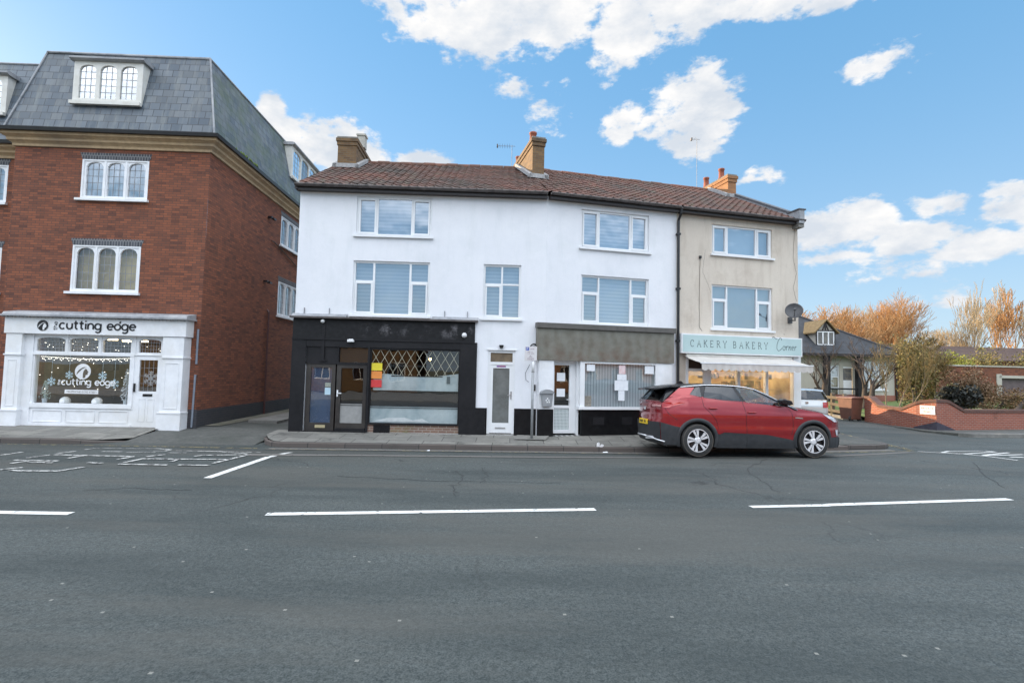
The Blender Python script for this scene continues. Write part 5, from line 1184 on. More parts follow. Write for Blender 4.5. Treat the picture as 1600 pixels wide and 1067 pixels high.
# ================================================================== cars
def paint_mat(name, c, c2):
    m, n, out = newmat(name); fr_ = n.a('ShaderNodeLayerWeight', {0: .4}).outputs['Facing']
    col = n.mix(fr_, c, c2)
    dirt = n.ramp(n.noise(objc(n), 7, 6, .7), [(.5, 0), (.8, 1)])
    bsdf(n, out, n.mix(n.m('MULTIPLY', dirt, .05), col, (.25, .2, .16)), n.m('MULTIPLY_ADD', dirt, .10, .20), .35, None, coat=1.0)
    return m
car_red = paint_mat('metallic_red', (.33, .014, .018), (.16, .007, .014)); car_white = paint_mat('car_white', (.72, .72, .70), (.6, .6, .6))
clad_m = plain('grey_cladding', (.020, .022, .025), (.034, .035, .038), .6, scale=9, bstr=.1); gloss_black = plain('gloss_black', (.006, .006, .008), (.009, .009, .011), .28, coat=.15, bstr=0, spec=.35)
privacy = glassmat('privacy_glass', .07, (.06, .075, .09)); car_glass = glassmat('car_glass', .09, (.70, .80, .80)); tyre_m = plain('tyre_rubber', (.018, .018, .018), (.04, .038, .036), .8, scale=12)
tyre_edge = plain('tyre_edge', (.18, .15, .12), (.10, .085, .07), .9); alloy = plain('bright_alloy', (.82, .82, .84), (.74, .74, .76), .25, .35, bstr=0); chrome = plain('chrome', (.75, .76, .78), None, .15, .9, bstr=0)
tail_red = plain('tail_lamp_red', (.50, .02, .015), (.35, .012, .01), .15, coat=1., bstr=0); lamp_clear = plain('lamp_clear', (.68, .70, .74), (.5, .52, .56), .12, coat=1., bstr=0); yellow_pl = plain('yellow_plate', (.80, .55, .03), (.75, .5, .03), .5)
seat_m = plain('seat_fabric', (.03, .03, .035), (.05, .05, .055), .9)
def smooth_interp(X, Y): return lambda x: interp(x, X, Y)
class Car:
    def __init__(s, F, root_, W, plan, xr, xf, zu, zsill, axles, wr, hw):
        s.e0, s.e1 = (-.79, 3.48) if hw > .9 else (-.62, 3.1)
        s.F, s.r, s.W, s.plan, s.xr, s.xf, s.zu, s.zs, s.ax, s.wr, s.hw = F, root_, W, plan, xr, xf, zu, zsill, axles, wr, hw
    def Y(s, x, z): return s.W(z) * s.plan(x)
    def lower(s, x, R_):
        z = s.zs
        for a in s.ax:
            if abs(x - a) < R_: z = max(z, s.wr + .01 + sqrt(R_ * R_ - (x - a) ** 2))
        return z
    def side(s, mb, sgn, zl, zu, xa, xb, off=0., rows=9, free=True, thick=0.):
        """strip of bodyside between curves zl(x) and zu(x)"""
        xs = [xa + (xb - xa) * i / 150 for i in range(151)]
        for a in s.ax:
            for R_ in (.40, .401, .47, .471):
                xs += [a - R_, a + R_, a - R_ * .985, a + R_ * .985, a - R_ * .95, a + R_ * .95]
        xs = sorted(x for x in set(xs) if xa <= x <= xb); V = []
        for x in xs:
            l, u = zl(x), max(zl(x) + .002, zu(x))
            for j in range(rows + 1):
                z = l + (u - l) * j / rows; X = x
                if free:
                    w0 = max(0, 1 - (x - s.e0) / .6); w1 = max(0, 1 - (s.e1 - x) / .6)
                    X = x + (s.xr(z) - s.e0) * w0 + (s.xf(z) - s.e1) * w1
                V.append((X, sgn * (s.Y(X, z) + off), z))
        k = rows + 1
        mb.add(V, [(i * k + j, (i + 1) * k + j, (i + 1) * k + j + 1, i * k + j + 1) for i in range(len(xs) - 1) for j in range(rows)])
    def cap(s, mb, rear, z0, z1, bulge, off=0., rows=10, cols=12, y0=-1., y1=1.):
        V = []
        for j in range(rows + 1):
            z = z0 + (z1 - z0) * j / rows; X = (s.xr if rear else s.xf)(z); Yh = s.Y(X, z)
            for i in range(cols + 1):
                t = y0 + (y1 - y0) * i / cols
                x = X + (-1 if rear else 1) * (bulge * (1 - abs(t) ** 2.2) + off); V.append((x, t * (Yh + off), z))
        k = cols + 1
        mb.add(V, [(j * k + i, j * k + i + 1, (j + 1) * k + i + 1, (j + 1) * k + i) for j in range(rows) for i in range(cols)])
    def patch(s, mb, sgn, poly, off, gh=None):
        yf = gh or s.Y
        P = []
        for i in range(len(poly)):
            a, b = poly[i], poly[(i + 1) % len(poly)]; n = max(1, int(sqrt((a[0] - b[0]) ** 2 + (a[1] - b[1]) ** 2) / .12))
            P += [(a[0] + (b[0] - a[0]) * t / n, a[1] + (b[1] - a[1]) * t / n) for t in range(n)]
        cx = sum(p[0] for p in P) / len(P); cz = sum(p[1] for p in P) / len(P); n = len(P)
        V = [(cx, sgn * (yf(cx, cz) + off), cz)] + [(x, sgn * (yf(x, z) + off), z) for x, z in P]
        mb.add(V, [(0, i + 1, (i + 1) % n + 1) for i in range(n)])
    def wheel(s, ax, sgn, spokes=True):
        c = (ax, sgn * (s.hw - .115), s.wr); r = s.wr
        m = MB(s.F)
        m.lathe([(r * .70, -.11), (r * .9, -.115), (r * .975, -.095), (r, -.06), (r, .06), (r * .975, .095), (r * .9, .115), (r * .70, .11)], c, 40, 'y', False)
        t = m.build('wheel', tyre_m, s.r, smooth=True)
        m = MB(s.F); y = c[1] + sgn * .1155
        q = 40; V = []
        for i in range(q):
            a = 2 * pi * i / q
            for rr_ in (r * .925, r * .945): V.append((ax + rr_ * cos(a), y - sgn * .003, r + rr_ * sin(a)))
        m.add(V, [(2 * i, 2 * i + 1, (2 * i + 3) % (2 * q), (2 * i + 2) % (2 * q)) for i in range(q)]); m.build('tyre_line', tyre_edge, t)
        m = MB(s.F); rim = r * .70
        o = [(rim, 0), (rim * 1.0, .112), (rim * .93, .112), (rim * .90, .06), (rim * .2, .045), (.001, .045)]
        m.lathe([(a, sgn * b) for a, b in o], c, 40, 'y', False); m.build('rim', gloss_black, t, smooth=False)
        m = MB(s.F); yy = c[1] + sgn * .103
        V = []
        for i in range(q):
            a = 2 * pi * i / q
            for rr_ in (rim * .93, rim * .995): V.append((ax + rr_ * cos(a), c[1] + sgn * .1135, r + rr_ * sin(a)))
        m.add(V, [(2 * i, 2 * i + 1, (2 * i + 3) % (2 * q), (2 * i + 2) % (2 * q)) for i in range(q)])
        for k in range(5):
            a0 = pi / 2 + .18 + k * 2 * pi / 5
            for da, w0, w1, ra in ((-.16, .022, .058, .30), (.17, .022, .058, .30)):
                V = []
                for rad, w_, tw in ((rim * ra, w0, .0), (rim * .62, (w0 + w1) / 2, .06), (rim * .94, w1, .12)):
                    a = a0 + da * (1.0 + .25 * rad / rim) + (.0 if da < 0 else .0) + tw * .5
                    ca, sa = cos(a), sin(a)
                    V += [(ax + ca * rad - sa * w_ / 2, yy, r + sa * rad + ca * w_ / 2), (ax + ca * rad + sa * w_ / 2, yy, r + sa * rad - ca * w_ / 2)]
                V += [(a_, b_ - sgn * .03, c_) for a_, b_, c_ in V]
                m.add(V, [(0, 1, 3, 2), (2, 3, 5, 4), (0, 2, 8, 6), (2, 4, 10, 8), (1, 3, 9, 7), (3, 5, 11, 9)])
        m.build('spokes', alloy, t)
        m = MB(s.F); m.lathe([(rim * .30, sgn * .05), (rim * .30, sgn * .085), (rim * .2, sgn * .10), (.001, sgn * .102)], c, 20, 'y'); m.build('hub', alloy, t)
SC = 1.07; HEAD = .084
gx, gy = 4.41 + .93 * SC * -sin(HEAD), 12.25 + .93 * SC * cos(HEAD)
F_car = Matrix.Translation((gx, gy, .085)) @ Matrix.Rotation(HEAD, 4, 'Z') @ Matrix.Translation((0, -.93 * SC, 0)) @ Matrix.Rotation(-.030, 4, 'X') @ Matrix.Translation((0, .93 * SC, 0)) @ Matrix.Scale(SC, 4)
rc = root('red_car', (gx + 1.3, gy + .1, .0), 'metallic red family car with black roof parked at the kerb outside the bakery', 'car')
C_ = Car(F_car, rc,
    smooth_interp([.2, .35, .48, .60, .68, .80, .92, 1.0, 1.08, 1.2, 1.34], [.87, .90, .905, .925, .915, .928, .932, .915, .905, .88, .84]),
    smooth_interp([-.80, -.7, -.6, -.45, -.2, .2, .9, 2.3, 2.8, 3.0, 3.15, 3.3, 3.4, 3.5], [.80, .865, .91, .95, .98, .995, 1, 1, .985, .965, .93, .86, .78, .66]),
    smooth_interp([.2, .35, .75, .80, 1.0, 1.10, 1.19, 1.34], [-.70, -.77, -.79, -.75, -.74, -.76, -.72, -.52]),
    smooth_interp([.2, .3, .55, .75, .85, .95], [3.34, 3.44, 3.48, 3.45, 3.38, 3.30]),
    smooth_interp([-.8, -.6, -.35, -.1, .1, 1.0, 1.8, 2.2, 2.5, 2.8, 3.05, 3.25, 3.4, 3.48], [1.17, 1.25, 1.32, 1.34, 1.315, 1.225, 1.145, 1.105, 1.06, 1.01, .955, .90, .845, .80]),
    .25, (0, 2.675), .36, .93)
m = MB(F_car)
for sg in (-1, 1): C_.side(m, sg, lambda x: C_.lower(x, .40), C_.zu, -.79, 3.48, rows=16)
C_.cap(m, True, .30, 1.17, .11); C_.cap(m, False, .25, .80, .12)
# tailgate shoulder up to rear glass, and bonnet
V = []; cols = 14
XS_ = [2.05 + (3.46 - 2.05) * i / 16 for i in range(17)]
for x in XS_:
    z = C_.zu(x); Yh = C_.Y(x, z); 
    for i in range(cols + 1):
        t = -1 + 2 * i / cols; xx = x + (.14 * (1 - t * t) * max(0, (x - 2.6) / .88))
        V.append((xx, t * Yh, z + (.075 * (1 - abs(t) ** 3) if x < 3.2 else .075 * (1 - abs(t) ** 3) * max(.0, (3.6 - x) / .4)) - (.0)))
m.add(V, [(j * (cols + 1) + i, (j + 1) * (cols + 1) + i, (j + 1) * (cols + 1) + i + 1, j * (cols + 1) + i + 1) for j in range(16) for i in range(cols)])
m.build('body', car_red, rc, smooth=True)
GH = lambda x, z: (C_.Y(x, min(z, C_.zu(x))) if z < C_.zu(x) else max(.30, C_.Y(x, C_.zu(x)) - (z - C_.zu(x)) * .50))
for sg in (-1, 1):
    m = MB(F_car); C_.patch(m, sg, [(-.72, 1.19), (-.52, 1.36), (-.34, 1.50), (.0, 1.515), (-.14, 1.36), (.10, 1.30), (-.1, 1.30), (-.5, 1.24)], .006, GH)
    m.build('rear_quarter', car_red, rc, smooth=True)
m = MB(F_car)
for sg in (-1, 1): C_.patch(m, sg, [(-.45, 1.44), (-.30, 1.53), (.30, 1.575), (.95, 1.56), (1.02, 1.50), (1.10, 1.19), (1.0, 1.20), (.1, 1.28), (-.2, 1.33), (-.15, 1.36), (0, 1.51), (-.34, 1.50)], .0, GH)
m.build('window_surround', gloss_black, rc)
# roof shell
RX = [-.84, -.66, -.3, .0, .4, .8, 1.1, 1.35, 1.48]; RZc = [1.485, 1.53, 1.585, 1.605, 1.62, 1.615, 1.595, 1.56, 1.53]; RZe = [1.465, 1.495, 1.53, 1.555, 1.575, 1.565, 1.545, 1.505, 1.46]
V = []; 
for x, zc_, ze in zip(RX, RZc, RZe):
    yh = GH(x, ze) + .012 if x > -.5 else .60
    for i in range(13):
        t = -1 + i / 6; V.append((x, t * yh, ze + (zc_ - ze) * (1 - abs(t) ** 2.4)))
m = MB(F_car); m.add(V, [(j * 13 + i, (j + 1) * 13 + i, (j + 1) * 13 + i + 1, j * 13 + i + 1) for j in range(len(RX) - 1) for i in range(12)])
m.prism([(-.84, 1.482), (-.84, 1.44), (-.6, 1.46), (-.45, 1.50), (-.45, 1.55)], -.60, .60)
m.build('roof', gloss_black, rc, smooth=True)
m = MB(F_car); m.prism([(-.12, 1.60), (-.05, 1.66), (.0, 1.67), (.08, 1.60)], -.02, .02); m.build('roof_fin', gloss_black, rc)
for sg in (-1, 1):
    m = MB(F_car); P = [(1.40, 1.49), (1.62, 1.385), (1.83, 1.27), (2.06, 1.155), (2.26, 1.07)]
    m.tube([(x, sg * (GH(x, z) - .01), z) for x, z in P], .032, 8); m.build('windscreen_pillar', gloss_black, rc, smooth=True)
    m = MB(F_car); P = [(-.32, 1.515), (0, 1.55), (.28, 1.573), (.6, 1.573), (.93, 1.562), (1.2, 1.535), (1.38, 1.50), (1.62, 1.395), (1.83, 1.285), (2.06, 1.165), (2.30, 1.055)]
    m.tube([(x, sg * (GH(x, z) + .018), z) for x, z in P], .013, 6); m.build('chrome_strip', chrome, rc, smooth=True)
    for nm, gm, P in (('side_window', privacy, [(-.14, 1.355), (.04, 1.52), (.12, 1.525), (.12, 1.30)]), ('side_window', privacy, [(.16, 1.295), (.27, 1.54), (.88, 1.535), (1.03, 1.225), (.6, 1.245)]), ('side_window', car_glass, [(.97, 1.525), (1.20, 1.515), (1.36, 1.485), (1.62, 1.37), (1.95, 1.205), (2.0, 1.16), (1.8, 1.15), (1.12, 1.205)])):
        m = MB(F_car); C_.patch(m, sg, P, .006, GH); m.build(nm, gm, rc)
m = MB(F_car); yw = GH(1.48, 1.46); m.add([(1.48, -yw, 1.47), (1.50, 0, 1.53), (1.48, yw, 1.47), (2.28, .72, 1.10), (2.42, 0, 1.14), (2.28, -.72, 1.10)], [(0, 1, 4, 5), (1, 2, 3, 4)]); m.build('windscreen', car_glass, rc)
m = MB(F_car); m.add([(-.76, -.62, 1.20), (-.85, 0, 1.20), (-.76, .62, 1.20), (-.52, .56, 1.47), (-.60, 0, 1.49), (-.52, -.56, 1.47)], [(0, 1, 4, 5), (1, 2, 3, 4)]); m.build('rear_window', privacy, rc)
m = MB(F_car); m.add([(-.75, -.80, 1.17), (-.86, 0, 1.17), (-.75, .80, 1.17), (-.78, .62, 1.21), (-.86, 0, 1.21), (-.78, -.62, 1.21)], [(0, 1, 4, 5), (1, 2, 3, 4)])
m.build('tailgate_top', car_red, rc)
for sg in (-1, 1): m = MB(F_car); m.add([(-.765, sg * .61, 1.20), (-.75, sg * .79, 1.185), (-.52, sg * .745, 1.37), (-.38, sg * .66, 1.50), (-.55, sg * .55, 1.475)], [(0, 1, 2, 3, 4)]); m.build('rear_pillar', gloss_black, rc)
m = MB(F_car); m.tube([(-.88, .0, 1.245), (-.84, .38, 1.25)], .012, 5); m.build('rear_wiper', clad_m, rc)
# cladding
clt = smooth_interp([-.79, -.5, .5, .60, 1.6, 2.15, 2.3, 3.5], [.74, .66, .50, .545, .50, .40, .36, .45])
m = MB(F_car)
for sg in (-1, 1):
    C_.side(m, sg, lambda x: .20, clt, .42, 2.25, .014, 5, free=False)
    C_.side(m, sg, lambda x: .245, clt, -.79, -.40, .014, 5); 
    C_.side(m, sg, lambda x: .22, lambda x: .46, 3.09, 3.48, .014, 4)
C_.cap(m, True, .28, .74, .11, .014); C_.cap(m, False, .22, .44, .12, .014)
m.build('cladding', clad_m, rc, smooth=True)
for a in (0, 2.675):
    for sg in (-1, 1):
        m = MB(F_car); n = 26; V = []
        for i in range(n + 1):
            t = radians(-22 + 224 * i / n)
            for rr_, o_ in ((.385, -.12), (.39, .004), (.40, .022), (.465, .020), (.475, .0)):
                x, z = a + rr_ * cos(t), .37 + rr_ * sin(t); z = max(z, .22); V.append((x, sg * (C_.Y(x, z) + o_), z))
        m.add(V, [(5 * i + j, 5 * i + 5 + j, 5 * i + 6 + j, 5 * i + 1 + j) for i in range(n) for j in range(4)]); m.build('wheel_arch', clad_m, rc, smooth=True)
        C_.wheel(a, sg)
m = MB(F_car); m.box(-.62, 3.3, -.70, .70, .20, .55)
for a in (0, 2.675):
    for sg in (-1, 1): m.prismx([(sg * .60, .2), (sg * .62, .2), (sg * .62, .9), (sg * .60, .9)], a - .5, a + .5); m.box(a - .45, a + .45, min(sg * .6, sg * .88), max(sg * .6, sg * .88), .79, .80)
m.build('underbody', black_m, rc)
m = MB(F_car); m.add([(-.86, -.60, .36), (-.93, -.2, .33), (-.93, -.2, .40), (-.88, -.55, .42)], [(0, 1, 2, 3)])
m.tube([(-.93, -.25, .40), (-.905, -.50, .385), (-.83, -.70, .35), (-.72, -.83, .32)], .014, 6); m.tube([(-.94, .3, .40), (-.94, -.25, .40)], .018, 6); m.build('exhaust_trim', alloy, rc, smooth=True)
# lamps
for sg in (-1, 1):
    m = MB(F_car); C_.patch(m, sg, [(-.74, 1.06), (-.62, 1.055), (-.52, 1.10), (-.26, 1.175), (-.40, 1.185), (-.74, 1.17)], .012); m.build('tail_light', tail_red, rc, smooth=False)
    m = MB(F_car); t0, t1 = (-.99, -.55) if sg < 0 else (.55, .99); C_.cap(m, True, 1.075, 1.12, .11, .012, 3, 6, t0, t1); m.build('tail_light', tail_red if sg > 5 else plain('tail_lamp_pale', (.55, .30, .28), (.45, .2, .2), .15, coat=1., bstr=0), rc)
    m = MB(F_car); C_.patch(m, sg, [(2.90, .985), (3.08, .945), (3.26, .865), (3.33, .80), (3.22, .80), (3.06, .88)], .012); m.build('headlight', lamp_clear, rc)
    m = MB(F_car); C_.patch(m, sg, [(3.26, .62), (3.36, .62), (3.38, .50), (3.30, .50)], .012); m.build('fog_light', lamp_clear, rc)
    for (x, z) in ((.36, 1.06), (1.24, .985)):
        m = MB(F_car); y = C_.Y(x, z); m.box(x - .10, x + .09, min(sg * (y - .01), sg * (y + .035)), max(sg * (y - .01), sg * (y + .035)), z - .012, z + .018); m.build('door_handle', car_red, rc, bevel=.01)
        m = MB(F_car); m.add([(x + .07 * cos(k), sg * (y + .003), z - .012 + .035 * sin(k)) for k in [i * .5236 for i in range(12)]], [tuple(range(12))]); m.build('handle_recess_shade', plain('recess_shade_red', (.12, .01, .01), None, .5), rc)  # flat disc behind the handle, the hollow's shade put into a darker red
    m = MB(F_car); y = GH(1.95, 1.2); m.prism([(1.84, 1.20), (2.02, 1.155), (2.12, 1.18), (2.08, 1.26), (1.90, 1.30), (1.83, 1.27)], min(sg * (y + .05), sg * (y + .22)), max(sg * (y + .05), sg * (y + .22))); m.box(1.92, 2.02, min(sg * (y - .02), sg * (y + .06)), max(sg * (y - .02), sg * (y + .06)), 1.14, 1.18); m.build('door_mirror', gloss_black, rc, bevel=.02)
    # panel gaps
    for P in ([(.12, 1.30), (.15, 1.1), (.30, .95), (.42, .80), (.47, .62)], [(1.04, 1.215), (1.10, 1.0), (1.12, .6), (1.12, .24)], [(2.06, 1.12), (2.17, 1.0), (2.20, .7), (2.16, .5)], [(-.45, .80), (-.62, .92), (-.70, 1.05)]):
        Q = []
        for i in range(len(P) - 1):
            for j in range(5): t = j / 5; Q.append((P[i][0] + (P[i + 1][0] - P[i][0]) * t, P[i][1] + (P[i + 1][1] - P[i][1]) * t))
        Q.append(P[-1]); m = MB(F_car); m.tube([(x, sg * (C_.Y(x, z) + (.014 if z < clt(x) else .0)), z) for x, z in Q], .0045, 4); m.build('door_gap', black_m, rc)
    m = MB(F_car); C_.patch(m, sg, [(2.24, .90), (2.42, .885), (2.42, .862), (2.24, .875)], .006); m.build('wing_badge', chrome, rc)
m = MB(F_car); Xr = -.92; m.box(Xr - .005, Xr + .03, -.26, .26, .66, .775); npl = m.build('number_plate', yellow_pl, rc)
m = MB(F_car)
for k in range(7):
    if k == 4: continue
    y0 = .21 - k * .06; m.box(Xr - .009, Xr - .005, y0 - .038, y0, .69, .745)
m.build('plate_characters', plain('plate_black', (.05, .04, .02), None, .5), npl)
m = MB(F_car); m.box(-.875, -.86, -.06, .06, .98, 1.06); m.build('tailgate_badge', chrome, rc, bevel=.01)
m = MB(F_car)
for (x, z0) in ((.55, .75), (1.25, .75)):
    for y in (-.36, .36):
        m.prism([(x - .05, .5), (x + .15, .5), (x + .05, 1.22), (x - .12, 1.22)], y - .22, y + .22)
        m.box(x - .12, x - .02, y - .12, y + .12, 1.24, 1.42)
m.box(1.85, 2.3, -.7, .7, .85, 1.09)
sw_ = [(1.62 + .05 * sin(radians(t)) , .36 + .18 * cos(radians(t)), 1.08 + .18 * sin(radians(t))) for t in range(0, 361, 20)]; m.tube(sw_, .014, 5)
m.build('seats', seat_m, rc, bevel=.03)
# white car seen past the shop corner
F_m = Matrix.Translation((12.35, 22.0, .12)) @ Matrix.Rotation(radians(70), 4, 'Z')
wc = root('white_car', (12.1, 23.2, .12), 'small white car parked beyond the bakery corner with its red rear light showing', 'car')
D_ = Car(F_m, wc, smooth_interp([.2, .5, .8, .95, 1.05], [.80, .86, .86, .83, .80]), smooth_interp([-.62, -.5, -.3, 0, 2.6, 2.9, 3.1], [.82, .92, .97, 1, 1, .92, .75]),
    smooth_interp([.2, .4, .7, 1.0], [-.55, -.62, -.62, -.56]), smooth_interp([.2, .4, .7, 1.0], [3.0, 3.1, 3.08, 3.0]), smooth_interp([-.62, 2.0, 2.3, 3.1], [.98, .98, .96, .80]), .22, (0, 2.47), .31, .84)
m = MB(F_m)
for sg in (-1, 1): D_.side(m, sg, lambda x: D_.lower(x, .36), D_.zu, -.62, 3.1, rows=10)
D_.cap(m, True, .28, .98, .08); D_.cap(m, False, .25, .82, .1)
V = []
for x in [1.9 + 1.2 * i / 8 for i in range(9)]:
    z = D_.zu(x)
    for i in range(9): t = -1 + i / 4; V.append((x, t * D_.Y(x, z), z + .06 * (1 - t * t)))
m.add(V, [(j * 9 + i, (j + 1) * 9 + i, (j + 1) * 9 + i + 1, j * 9 + i + 1) for j in range(8) for i in range(8)])
m.build('body', car_white, wc, smooth=True)
m = MB(F_m); V = []
for x, zc_, ze, yh in ((-.52, 1.36, 1.33, .60), (-.3, 1.42, 1.38, .66), (.5, 1.45, 1.40, .68), (1.2, 1.43, 1.38, .66), (1.5, 1.38, 1.34, .62)):
    for i in range(9): t = -1 + i / 4; V.append((x, t * yh, ze + (zc_ - ze) * (1 - t * t)))
m.add(V, [(j * 9 + i, (j + 1) * 9 + i, (j + 1) * 9 + i + 1, j * 9 + i + 1) for j in range(4) for i in range(8)])
for sg in (-1, 1): m.add([(-.60, sg * .80, .98), (-.52, sg * .60, 1.33), (-.40, sg * .63, 1.36), (-.35, sg * .80, .98)], [(0, 1, 2, 3)])
m.build('roof', car_white, wc, smooth=True)
m = MB(F_m); m.add([(-.66, -.66, 1.0), (-.70, 0, 1.0), (-.66, .66, 1.0), (-.54, .52, 1.32), (-.58, 0, 1.34), (-.54, -.52, 1.32)], [(0, 1, 4, 5), (1, 2, 3, 4)]); m.build('rear_window', privacy, wc)
m = MB(F_m)
for sg in (-1, 1): m.add([(-.35, sg * .80, .985), (-.38, sg * .66, 1.35), (1.4, sg * .64, 1.34), (2.0, sg * .78, .985)], [(0, 1, 2, 3)])
m.build('side_window', privacy, wc)
for sg in (-1, 1):
    m = MB(F_m); D_.patch(m, sg, [(-.60, .68), (-.46, .70), (-.46, .92), (-.58, .92)], .012); D_.cap(m, True, .68, .90, .08, .014, 2, 4, *((-.99, -.80) if sg < 0 else (.80, .99))); m.build('tail_light', tail_red, wc)
    D_.wheel(0, sg); D_.wheel(2.47, sg)
m = MB(F_m); m.lathe([(.055, 0), (.055, -.01), (.001, -.012)], (0, 0, 0), 12, 'y'); m.v = []; m.f = []; m.uv = []
m.box(-.715, -.70, -.05, .05, .82, .90); m.build('tailgate_badge', chrome, wc)
# ================================================================== wheelie bin
bm_ = plain('brown_bin_plastic', (.17, .072, .048), (.125, .055, .04), .55, scale=6)
Fb = fr(15.32, 23.55, .3, .11); bn_ = root('wheelie_bin', (15.32, 23.55, .11), 'brown wheelie bin standing at the left end of the curved brick garden wall', 'bin')
m = MB(Fb); m.add([(-.27, -.27, .08), (.27, -.27, .08), (.27, .27, .08), (-.27, .27, .08), (-.34, -.36, 1.0), (.34, -.36, 1.0), (.34, .36, 1.0), (-.34, .36, 1.0)], [(0, 1, 5, 4), (1, 2, 6, 5), (2, 3, 7, 6), (3, 0, 4, 7), (0, 3, 2, 1)]); m.build('bin_body', bm_, bn_, bevel=.02)
m = MB(Fb); m.prism([(-.38, 1.0), (.38, 1.0), (.37, 1.05), (.2, 1.09), (-.2, 1.09), (-.37, 1.05)], -.40, .40); m.build('lid', bm_, bn_, bevel=.015)
m = MB(Fb); m.tube([(-.3, .44, 1.0), (.3, .44, 1.0)], .02, 6); m.build('handle', bm_, bn_)
for sg in (-1, 1): m = MB(Fb); m.lathe([(.05, -.03), (.12, -.03), (.12, .03), (.05, .03)], (sg * .24, -.22, .12), 14, 'y'); m.build('wheel', tyre_m, bn_)
# ================================================================== curved brick garden wall with sign
gw_ = root('garden_wall', (15.85, 20, .1), 'low curved brick garden wall with dipped brick coping and a small notice', 'wall')
WP = [(15.72, 23.2), (15.66, 21.4), (15.80, 20.35), (16.10, 19.75), (18.0, 20.2), (20.39, 20.85), (26, 22.2), (34, 24.1)]
def along(P, n=16):
    out = []; L = 0
    for i in range(len(P) - 1):
        l = sqrt((P[i + 1][0] - P[i][0]) ** 2 + (P[i + 1][1] - P[i][1]) ** 2); k = max(2, int(l / .12))
        for j in range(k): t = j / k; out.append((P[i][0] + (P[i + 1][0] - P[i][0]) * t, P[i][1] + (P[i + 1][1] - P[i][1]) * t, L + l * t))
        L += l
    out.append((*P[-1], L)); return out
A_ = along(WP); L3 = [q[2] for q in A_ if abs(q[0] - 16.10) < 1e-6][0]
def topz(s):
    X = [0, .35, .95, 2.2, 3.05, L3 - .12, L3 + .55, L3 + 1.35, 99]; Z = [1.14, 1.14, .80, .77, 1.13, 1.17, 1.17, .80, .80]
    return interp(s, X, Z)
def wallstrip(mb, A, zb, zt, th0, th1, cap=True):
    V = []; U = []
    for i, (x, y, s) in enumerate(A):
        a = A[max(i - 1, 0)]; b = A[min(i + 1, len(A) - 1)]; d = sqrt((b[0] - a[0]) ** 2 + (b[1] - a[1]) ** 2); nx, ny = (b[1] - a[1]) / d, -(b[0] - a[0]) / d
        for o_, z in ((th0, zb(s)), (th0, zt(s)), (th1, zt(s)), (th1, zb(s))):
            V.append((x + nx * o_, y + ny * o_, z)); 
        U += [(s, zb(s)), (s, zt(s)), (s, zt(s) + .2), (s, 0)]
    k = 4
    mb.add(V, [(i * k + j, (i + 1) * k + j, (i + 1) * k + (j + 1) % k, i * k + (j + 1) % k) for i in range(len(A) - 1) for j in range(4)] + [(0, 1, 2, 3)], U)
m = MB(); wallstrip(m, A_, lambda s: -.05, topz, -.0, -.23); m.build('wall_face', brick_garden, gw_)
m = MB(); wallstrip(m, A_, lambda s: topz(s) + .001, lambda s: topz(s) + .11, .035, -.27); m.build('coping', coping_brick, gw_)
m = MB(); wallstrip(m, [q for q in A_ if L3 - .9 < q[2] < L3 + 1.1], lambda s: .10, lambda s: .10 + .34 * max(.02, 1 - abs(s - L3) / 1.0), .006, 0); m.build('damp_stain', plain('bitumen_stain', (.035, .03, .045), (.06, .055, .075), .8, scale=8), gw_)
q0 = [q for q in A_ if abs(q[2] - (L3 - .52)) < .12][0]; q1 = [q for q in A_ if abs(q[2] - (L3 - .05)) < .12][0]
ang = atan2(q1[1] - q0[1], q1[0] - q0[0])
Fw = fr(q0[0], q0[1], ang); m = MB(Fw); m.box(.0, .50, -.022, -.004, .70, 1.03)
sgn_ = root('notice_sign', tuple(Fw @ Vector((.3, 0, .7))), 'small white notice with red lettering on the bend of the brick garden wall', 'sign')
m.build('sign_plate', white_m, sgn_)
m = MB(Fw); text_into(m, 'PRIVATE', .105, .25, .895, -.024, .40, True); text_into(m, 'ROAD', .105, .25, .765, -.024, .25, True); m.build('lettering', plain('sign_red_brown', (.30, .04, .05), None, .5), sgn_)
# verge pavement in front of the wall
m = MB(); m.prismz([(15.35, 20.9), (15.5, 19.5), (16.2, 18.6), (20.4, 19.2), (34, 22.4), (34, 24.6), (20.5, 21.3), (16.0, 20.2), (15.75, 21.5)], .0, .128); structure('verge_path', m, asphalt_old)
m = MB(); m.prismz([(15.9, 18.58), (16.2, 18.46), (20.4, 19.06), (34, 22.26), (34, 22.4), (20.4, 19.2), (16.2, 18.6)], .0, .15); structure('verge_kerb', m, concrete)
# garden lawns
m = MB(); V = []; 
for i in range(30):
    for j in range(20):
        x = 15.9 + i * 1.2; y = 20.0 + .27 * (x - 16) + .15 + j * 1.4; V.append((x, y, .22 + .025 * min(j * 1.4, 16) + .05 * sin(x * 1.3 + y)))
m.add(V, [(i * 20 + j, (i + 1) * 20 + j, (i + 1) * 20 + j + 1, i * 20 + j + 1) for i in range(29) for j in range(19)]); structure('garden_lawn', m, grass_m, smooth=True)
m = MB(); m.add([(15.7, 24.6, .13), (17.3, 30.4, .2), (10, 34, .3), (10, 60, .6), (40, 60, .6), (22, 28, .6), (16.4, 23.8, .25)], [(0, 1, 5, 6), (1, 2, 3, 4, 5)]); structure('garden_lawn', m, grass_m)
